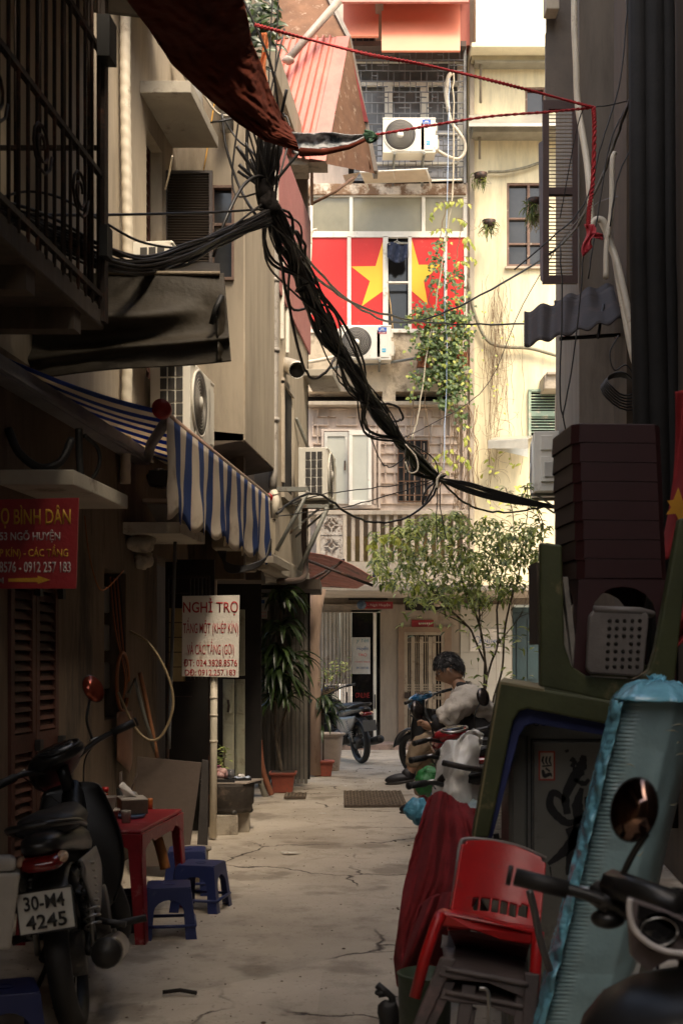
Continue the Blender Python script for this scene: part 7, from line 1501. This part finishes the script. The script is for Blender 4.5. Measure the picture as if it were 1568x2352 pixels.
# second small red pot with shrub + big cream pot
Yd = 14.7; c = Vector(((741-CX)*Yd/F, Yd, 0))
t = thing('potted_shrub', 'small leafy shrub in a low square red pot before the cream pot', 'potted plant', c)
part('pot', RP, lambda m: (sqpot(m, c, .10, .125, .17), sqpot(m, c+Vector((0,0,.16)), .14, .145, .025)), t, bevel=.008)
part('trunk', BARK, lambda m: (m.tube(smoothpts([W(735,1750,Yd),W(732,1690,Yd),W(738,1640,Yd),W(745,1560,Yd)]), .014, 6), m.tube(smoothpts([W(742,1750,Yd),W(742,1680,Yd),W(741,1620,Yd)]), .012, 6)), t)
def f(m):
    for (cx, cy, n, L) in ((738,1600,16,.36),(745,1640,16,.34),(755,1620,12,.3),(740,1665,10,.28)):
        for k in range(n): strap(m, W(cx,cy,Yd), rr.uniform(0,6.283), L*rr.uniform(.7,1.15), rr.uniform(.2,1.5), .024)
part('leaves', LFD, f, t)
m = MB()
for k in range(170):
    a = rr.random(); m.leaf(W(728+70*a+rr.gauss(0,8), 1560-30*a+rr.gauss(0,14), Yd+rr.gauss(0,.08)), (rr.uniform(-1,1),-.4,rr.uniform(-.5,.6)), (0,-.4,1), .045, .022)
for k in range(6): m.tube(smoothpts([W(742,1600,Yd),W(745+k*8,1570,Yd),W(745+k*10,1545-k*3,Yd)]), .004, 4, mi=1)
m.build('small_leaves', [LF1, DRYS], t)
Yd = 15.4; c = Vector(((758-CX)*Yd/F, Yd, 0))
t = thing('flower_pot', 'big tapered cream flower pot with a wide rim near the back motorbike', 'pot', c)
part('pot', M('cream_glazed_pot', (.50,.40,.32), .5, var=.2, scale=4, dirt=((.2,.13,.1), .2, 5)), lambda m: m.lathe([(0,0),(.115,0),(.12,.02),(.15,.30),(.165,.42),(.16,.43),(.195,.455),(.195,.475),(.16,.475),(.14,.40),(0,.40)], Matrix.Translation(c), 28), t)
t = thing('potted_herb', 'small green herb standing between the sign post and the folding doors', 'plant', W(515,1780,10.7))
m = MB()
for k in range(60): 
    y = rr.uniform(1715,1785); m.leaf(W(514+rr.gauss(0,9), y, 10.7+rr.gauss(0,.05)), (rr.uniform(-1,1),-.4,rr.uniform(-.3,.7)), (0,-.4,1), .05, .022)
m.tube(smoothpts([W(512,1800,10.7),W(514,1760,10.7),W(516,1720,10.7)]), .005, 4, mi=1); m.build('foliage', [LF1, DRYS], t)
# ribbed hoses at the dracaena
for pts, r_, mt, lb in (([(588,1560),(590,1680),(590,1750),(597,1790),(610,1832)],.032,M('grey_ribbed_hose', (.20,.18,.14), .7),'grey ribbed hose running down the wall beside the dracaena'),([(596,1700),(600,1750),(610,1790),(624,1826)],.03,M('orange_ribbed_hose', (.28,.10,.05), .7),'orange ribbed hose bending onto the ground beside the red pot')):
    P = smoothpts([W(x,y,12.5) for x, y in pts],20); m = MB(); m.tube(P, [r_*(1+.13*(1 if i % 2 else -1)) for i in range(len(P))], 10); tag(m.build('ribbed_hose', mt), lb, 'hose')
# ================================================================ THE SEATED MAN
YM = 9.2
SKIN = M('skin', (.42,.24,.15), .5, var=.1, scale=8, bump=.02); HAIRM = M('greying_black_hair', (.030,.027,.025), .6, var=.9, scale=35, bump=.6)
JK = M('beige_grey_jacket', (.50,.45,.38), .85, var=.12, scale=10, bump=.3); JD = M('black_jacket_cloth', (.025,.022,.022), .85, bump=.2); TR = M('khaki_trousers', (.30,.22,.14), .9, var=.15, scale=12, bump=.3); SHO = M('black_shoe', (.018,.016,.018), .5)
t = thing('person', 'man with short greying hair in a beige and black jacket looking at a phone', 'person', W(1085,1730,YM))
def skin(name, mat, chains, parent, sub=1, sm=True):
    """one skinned body: chains of (px, py, dY, radius); chains share their first joint with an earlier one when equal"""
    pts, rad, ed, idx = [], [], [], {}
    for ch_ in chains:
        prev = None
        for q in ch_:
            key = tuple(q[:3])
            if key not in idx: idx[key] = len(pts); pts.append(W(q[0], q[1], YM+q[2])-ORG[parent.name]); rad.append(q[3])
            if prev is not None and prev != idx[key]: ed.append((prev, idx[key]))
            prev = idx[key]
    me = bpy.data.meshes.new(name); me.from_pydata([tuple(p) for p in pts], ed, []); o = bpy.data.objects.new(name, me); COL.objects.link(o); o.parent = parent; ORG[o.name] = ORG[parent.name]
    me.materials.append(mat); mod = o.modifiers.new('skin', 'SKIN'); mod.use_smooth_shade = True
    me.skin_vertices.new() if not me.skin_vertices else None
    for i, v in enumerate(me.skin_vertices[0].data): v.radius = (rad[i], rad[i]); v.use_root = (i == 0)
    if sub: q = o.modifiers.new('sub', 'SUBSURF'); q.levels = sub; q.render_levels = sub
    return o
fing = []
for k in range(5): fing.append([(978,1662,-.05,.026),(968-k*.6,1655+k*2.4,-.06+.012*k,.009),(962-k*.5,1656+k*2.2,-.06+.014*k,.008),(957+k*.4,1659+k*2.0,-.055+.013*k,.0075)])
bodyc = [[(1090,1690,.1,.10),(1100,1650,.1,.09),(1086,1612,.1,.08),(1066,1592,.1,.06),(1052,1574,.1,.055),(1040,1552,.1,.056)],
 [(1066,1592,.1,.06),(1062,1604,-.06,.04),(1040,1640,-.13,.038),(1010,1668,-.14,.038),(990,1666,-.08,.03),(978,1662,-.05,.026)],
 [(1066,1592,.1,.06),(1062,1602,.26,.04),(1036,1640,.31,.036),(1000,1668,.25,.036),(985,1672,.12,.028),(974,1668,.06,.024),(966,1662,.05,.009),(960,1658,.05,.008)],
 [(1090,1690,.1,.10),(1078,1700,.0,.09),(1016,1702,.0,.08),(964,1700,-.02,.06),(952,1734,-.02,.05),(944,1768,-.02,.04),(938,1782,-.02,.034),(912,1792,-.02,.03)],
 [(1090,1690,.1,.10),(1080,1702,.2,.09),(1030,1722,.2,.08),(980,1730,.2,.06),(974,1780,.18,.05),(972,1834,.18,.04),(952,1850,.18,.03)]]+fing
body = skin('body', SKIN, bodyc, t)
tr_ = skin('trousers', TR, [[(1080,1706,.1,.11),(1066,1704,.0,.10),(1016,1702,.0,.095),(964,1700,-.02,.08),(952,1734,-.02,.07),(944,1766,-.02,.062)],[(1080,1706,.1,.11),(1074,1712,.2,.10),(1030,1722,.2,.1),(980,1730,.2,.088),(974,1780,.18,.082),(972,1832,.18,.075)]], t)
jk = skin('jacket', JK, [[(1096,1662,.1,.135),(1098,1636,.1,.15),(1084,1612,.1,.145),(1064,1592,.1,.115),(1052,1576,.1,.075)],[(1084,1612,.1,.145),(1066,1606,-.09,.10),(1042,1632,-.15,.092),(1022,1650,-.15,.088),(1014,1657,-.14,.074)],[(1084,1612,.1,.145),(1064,1606,.28,.09),(1038,1634,.32,.08),(1018,1654,.28,.07)]], t)
skin('jacket_hem', JD, [[(1076,1712,.1,.15),(1078,1690,.1,.185),(1092,1662,.1,.185),(1112,1644,.1,.13)]], t)
skin('sleeve_band', JD, [[(1026,1646,-.15,.094),(1022,1650,-.15,.0935)]], t); skin('sleeve_end', JD, [[(1018,1654,-.15,.078),(1006,1668,-.14,.062),(992,1668,-.09,.048)]], t); skin('sleeve_end', JD, [[(1017,1654,.28,.066),(1003,1668,.24,.055),(990,1672,.14,.042)]], t)
skin('collar', JD, [[(1046,1578,.02,.035),(1056,1574,.02,.036),(1068,1578,.02,.036)],[(1046,1578,.18,.035),(1056,1574,.18,.036),(1068,1578,.18,.036)],[(1068,1578,.02,.036),(1072,1582,.1,.036),(1068,1578,.18,.036)]], t)
tx = bpy.data.textures.new('cloth_folds', 'CLOUDS'); tx.noise_scale = .07; tx.noise_depth = 2
for o_, st_ in ((jk, .065), (tr_, .05)):
    o_.modifiers['sub'].render_levels = 3; q = o_.modifiers.new('folds', 'DISPLACE'); q.texture = tx; q.strength = st_; q.mid_level = .5
tx2 = bpy.data.textures.new('hair_tufts', 'CLOUDS'); tx2.noise_scale = .03
for dy, s_ in ((-.02,-1),(.18,1)):
    x0, y0 = (918,1790) if s_ < 0 else (950,1856)
    part('shoe', SHO, lambda m: (loft(m, []) if False else m.ell(W(x0,y0-2,YM+dy), (.115,.045,.04), 18, 10, Matrix.Rotation(R(-8),4,'Y')), m.ell(W(x0+18,y0-11,YM+dy), (.05,.042,.05), 14, 9)), t)
    part('sole', M('dark_sole', (.04,.035,.03), .7), lambda m: m.ell(W(x0+1,y0+6,YM+dy), (.12,.048,.018), 18, 8, Matrix.Rotation(R(-8),4,'Y')), t)
# head, looking down to the left
HM = Matrix.Translation(W(1031,1536,YM+.1)) @ Matrix.Rotation(R(78),4,'Z') @ Matrix.Rotation(R(-34),4,'X')   # local -Y... face towards +Y local -> world -X
def head_pt(th, ph):
    x = math.sin(th)*math.sin(ph)*.078; y = math.sin(th)*math.cos(ph)*.098; z = math.cos(th)*.118
    f_ = max(0, math.cos(ph))*math.sin(th)
    if z < -.02: y += -.012*abs(z)/.118 if f_ < .3 else .004; x *= 1-.28*(-z-.02)/.1
    if f_ > .3:
        nose = math.exp(-((x/.014)**2))*math.exp(-((z+.018)/.026)**2)*.028+math.exp(-((x/.010)**2))*math.exp(-((z-.01)/.03)**2)*.012
        eye = -math.exp(-(((abs(x)-.030)/.016)**2))*math.exp(-((z-.012)/.014)**2)*.012
        lip = math.exp(-((x/.024)**2))*(math.exp(-((z+.058)/.007)**2)+math.exp(-((z+.073)/.008)**2))*.006; chin = math.exp(-((x/.024)**2))*math.exp(-((z+.103)/.016)**2)*.012
        y += nose+eye+lip+chin
    return (x, y, z)
def f(m):
    n, k = 48, 40; vs = [HM @ Vector(head_pt(math.pi*(j+.01)/(k+.02), 2*math.pi*i/n)) for j in range(k+1) for i in range(n)]
    m.add(vs, [(j*n+i, j*n+(i+1) % n, (j+1)*n+(i+1) % n, (j+1)*n+i) for j in range(k) for i in range(n)], True)
    for sx in (-1, 1): m.ell(HM @ Vector((sx*.079,-.012,-.005)), (.012,.020,.032), 12, 8, Matrix.Rotation(R(90),4,'Z') @ Matrix.Rotation(R(20),4,'X'))
hd = part('head', SKIN, f, t)
def f(m):
    n, k = 44, 26; vs = []
    for j in range(k+1):
        for i in range(n):
            ph = 2*math.pi*i/n; fr_ = (1+math.cos(ph))/2; mx_ = 2.5-1.5*fr_**.7; th = mx_*j/k; s_ = 1.07+.08*noise.noise(Vector((i*.35,j*.5,1)))*(1)
            x, y, z = math.sin(th)*math.sin(ph)*.078, math.sin(th)*math.cos(ph)*.098, math.cos(th)*.118; vs.append(HM @ Vector((x*s_, y*s_-.004, z*s_+.002)))
    m.add(vs, [(j*n+i, j*n+(i+1) % n, (j+1)*n+(i+1) % n, (j+1)*n+i) for j in range(k) for i in range(n)], True)
hr_ = part('hair', HAIRM, f, t, solid=.008); q = hr_.modifiers.new('tufts', 'DISPLACE'); q.texture = tx2; q.strength = .022; q.mid_level = .45
def f(m):
    for k in range(900):
        ph = rr.uniform(-3.14,3.14); fr_ = (1+math.cos(ph))/2; th = rr.random()**.7*(2.55-1.5*fr_**.7); s_ = 1.10
        q = Vector((math.sin(th)*math.sin(ph)*.078*s_, math.sin(th)*math.cos(ph)*.098*s_-.004, math.cos(th)*.118*s_)); n_ = q.normalized()
        dn = Vector((rr.uniform(-.4,.4), .35+rr.uniform(-.3,.3) if fr_ > .5 else -.1, -1)); dn = (dn-n_*dn.dot(n_)).normalized()+n_*rr.uniform(.1,.5)
        m.leaf(HM @ q, HM.to_3x3() @ dn, HM.to_3x3() @ n_, rr.uniform(.02,.045), .006, mi=1 if rr.random() < .22 else 0)
part('hair_tufts', [HAIRM, M('grey_hair', (.22,.21,.20), .5)], f, hr_)
part('glasses', BLACK, lambda m: ([m.tube([HM @ Vector((sx*.030+.021*math.cos(a/14*6.283), .104, .012+.015*math.sin(a/14*6.283))) for a in range(15)], .0018, 4) for sx in (-1,1)], [m.tube([HM @ Vector((sx*.05,.10,.014)), HM @ Vector((sx*.08,.0,.012))], .0018, 4) for sx in (-1,1)], m.tube([HM @ Vector((-.01,.105,.014)), HM @ Vector((.01,.105,.014))], .0018, 4)), t)
for sx in (-1, 1): part('eye', M('eye_white', (.6,.58,.55), .3, bump=0), lambda m: m.ell(HM @ Vector((sx*.030,.078,.010)), (.012,.012,.012), 12, 8), hd)
ph = part('phone', BLACK, lambda m: m.box(W(960,1654,YM-.02), (.012,.075,.15), M4=Matrix.Rotation(R(-58),4,'Y')), None, loc=W(960,1654,YM-.02), bevel=.004)
tag(ph, 'dark smartphone held in the hands of the seated man', 'phone')
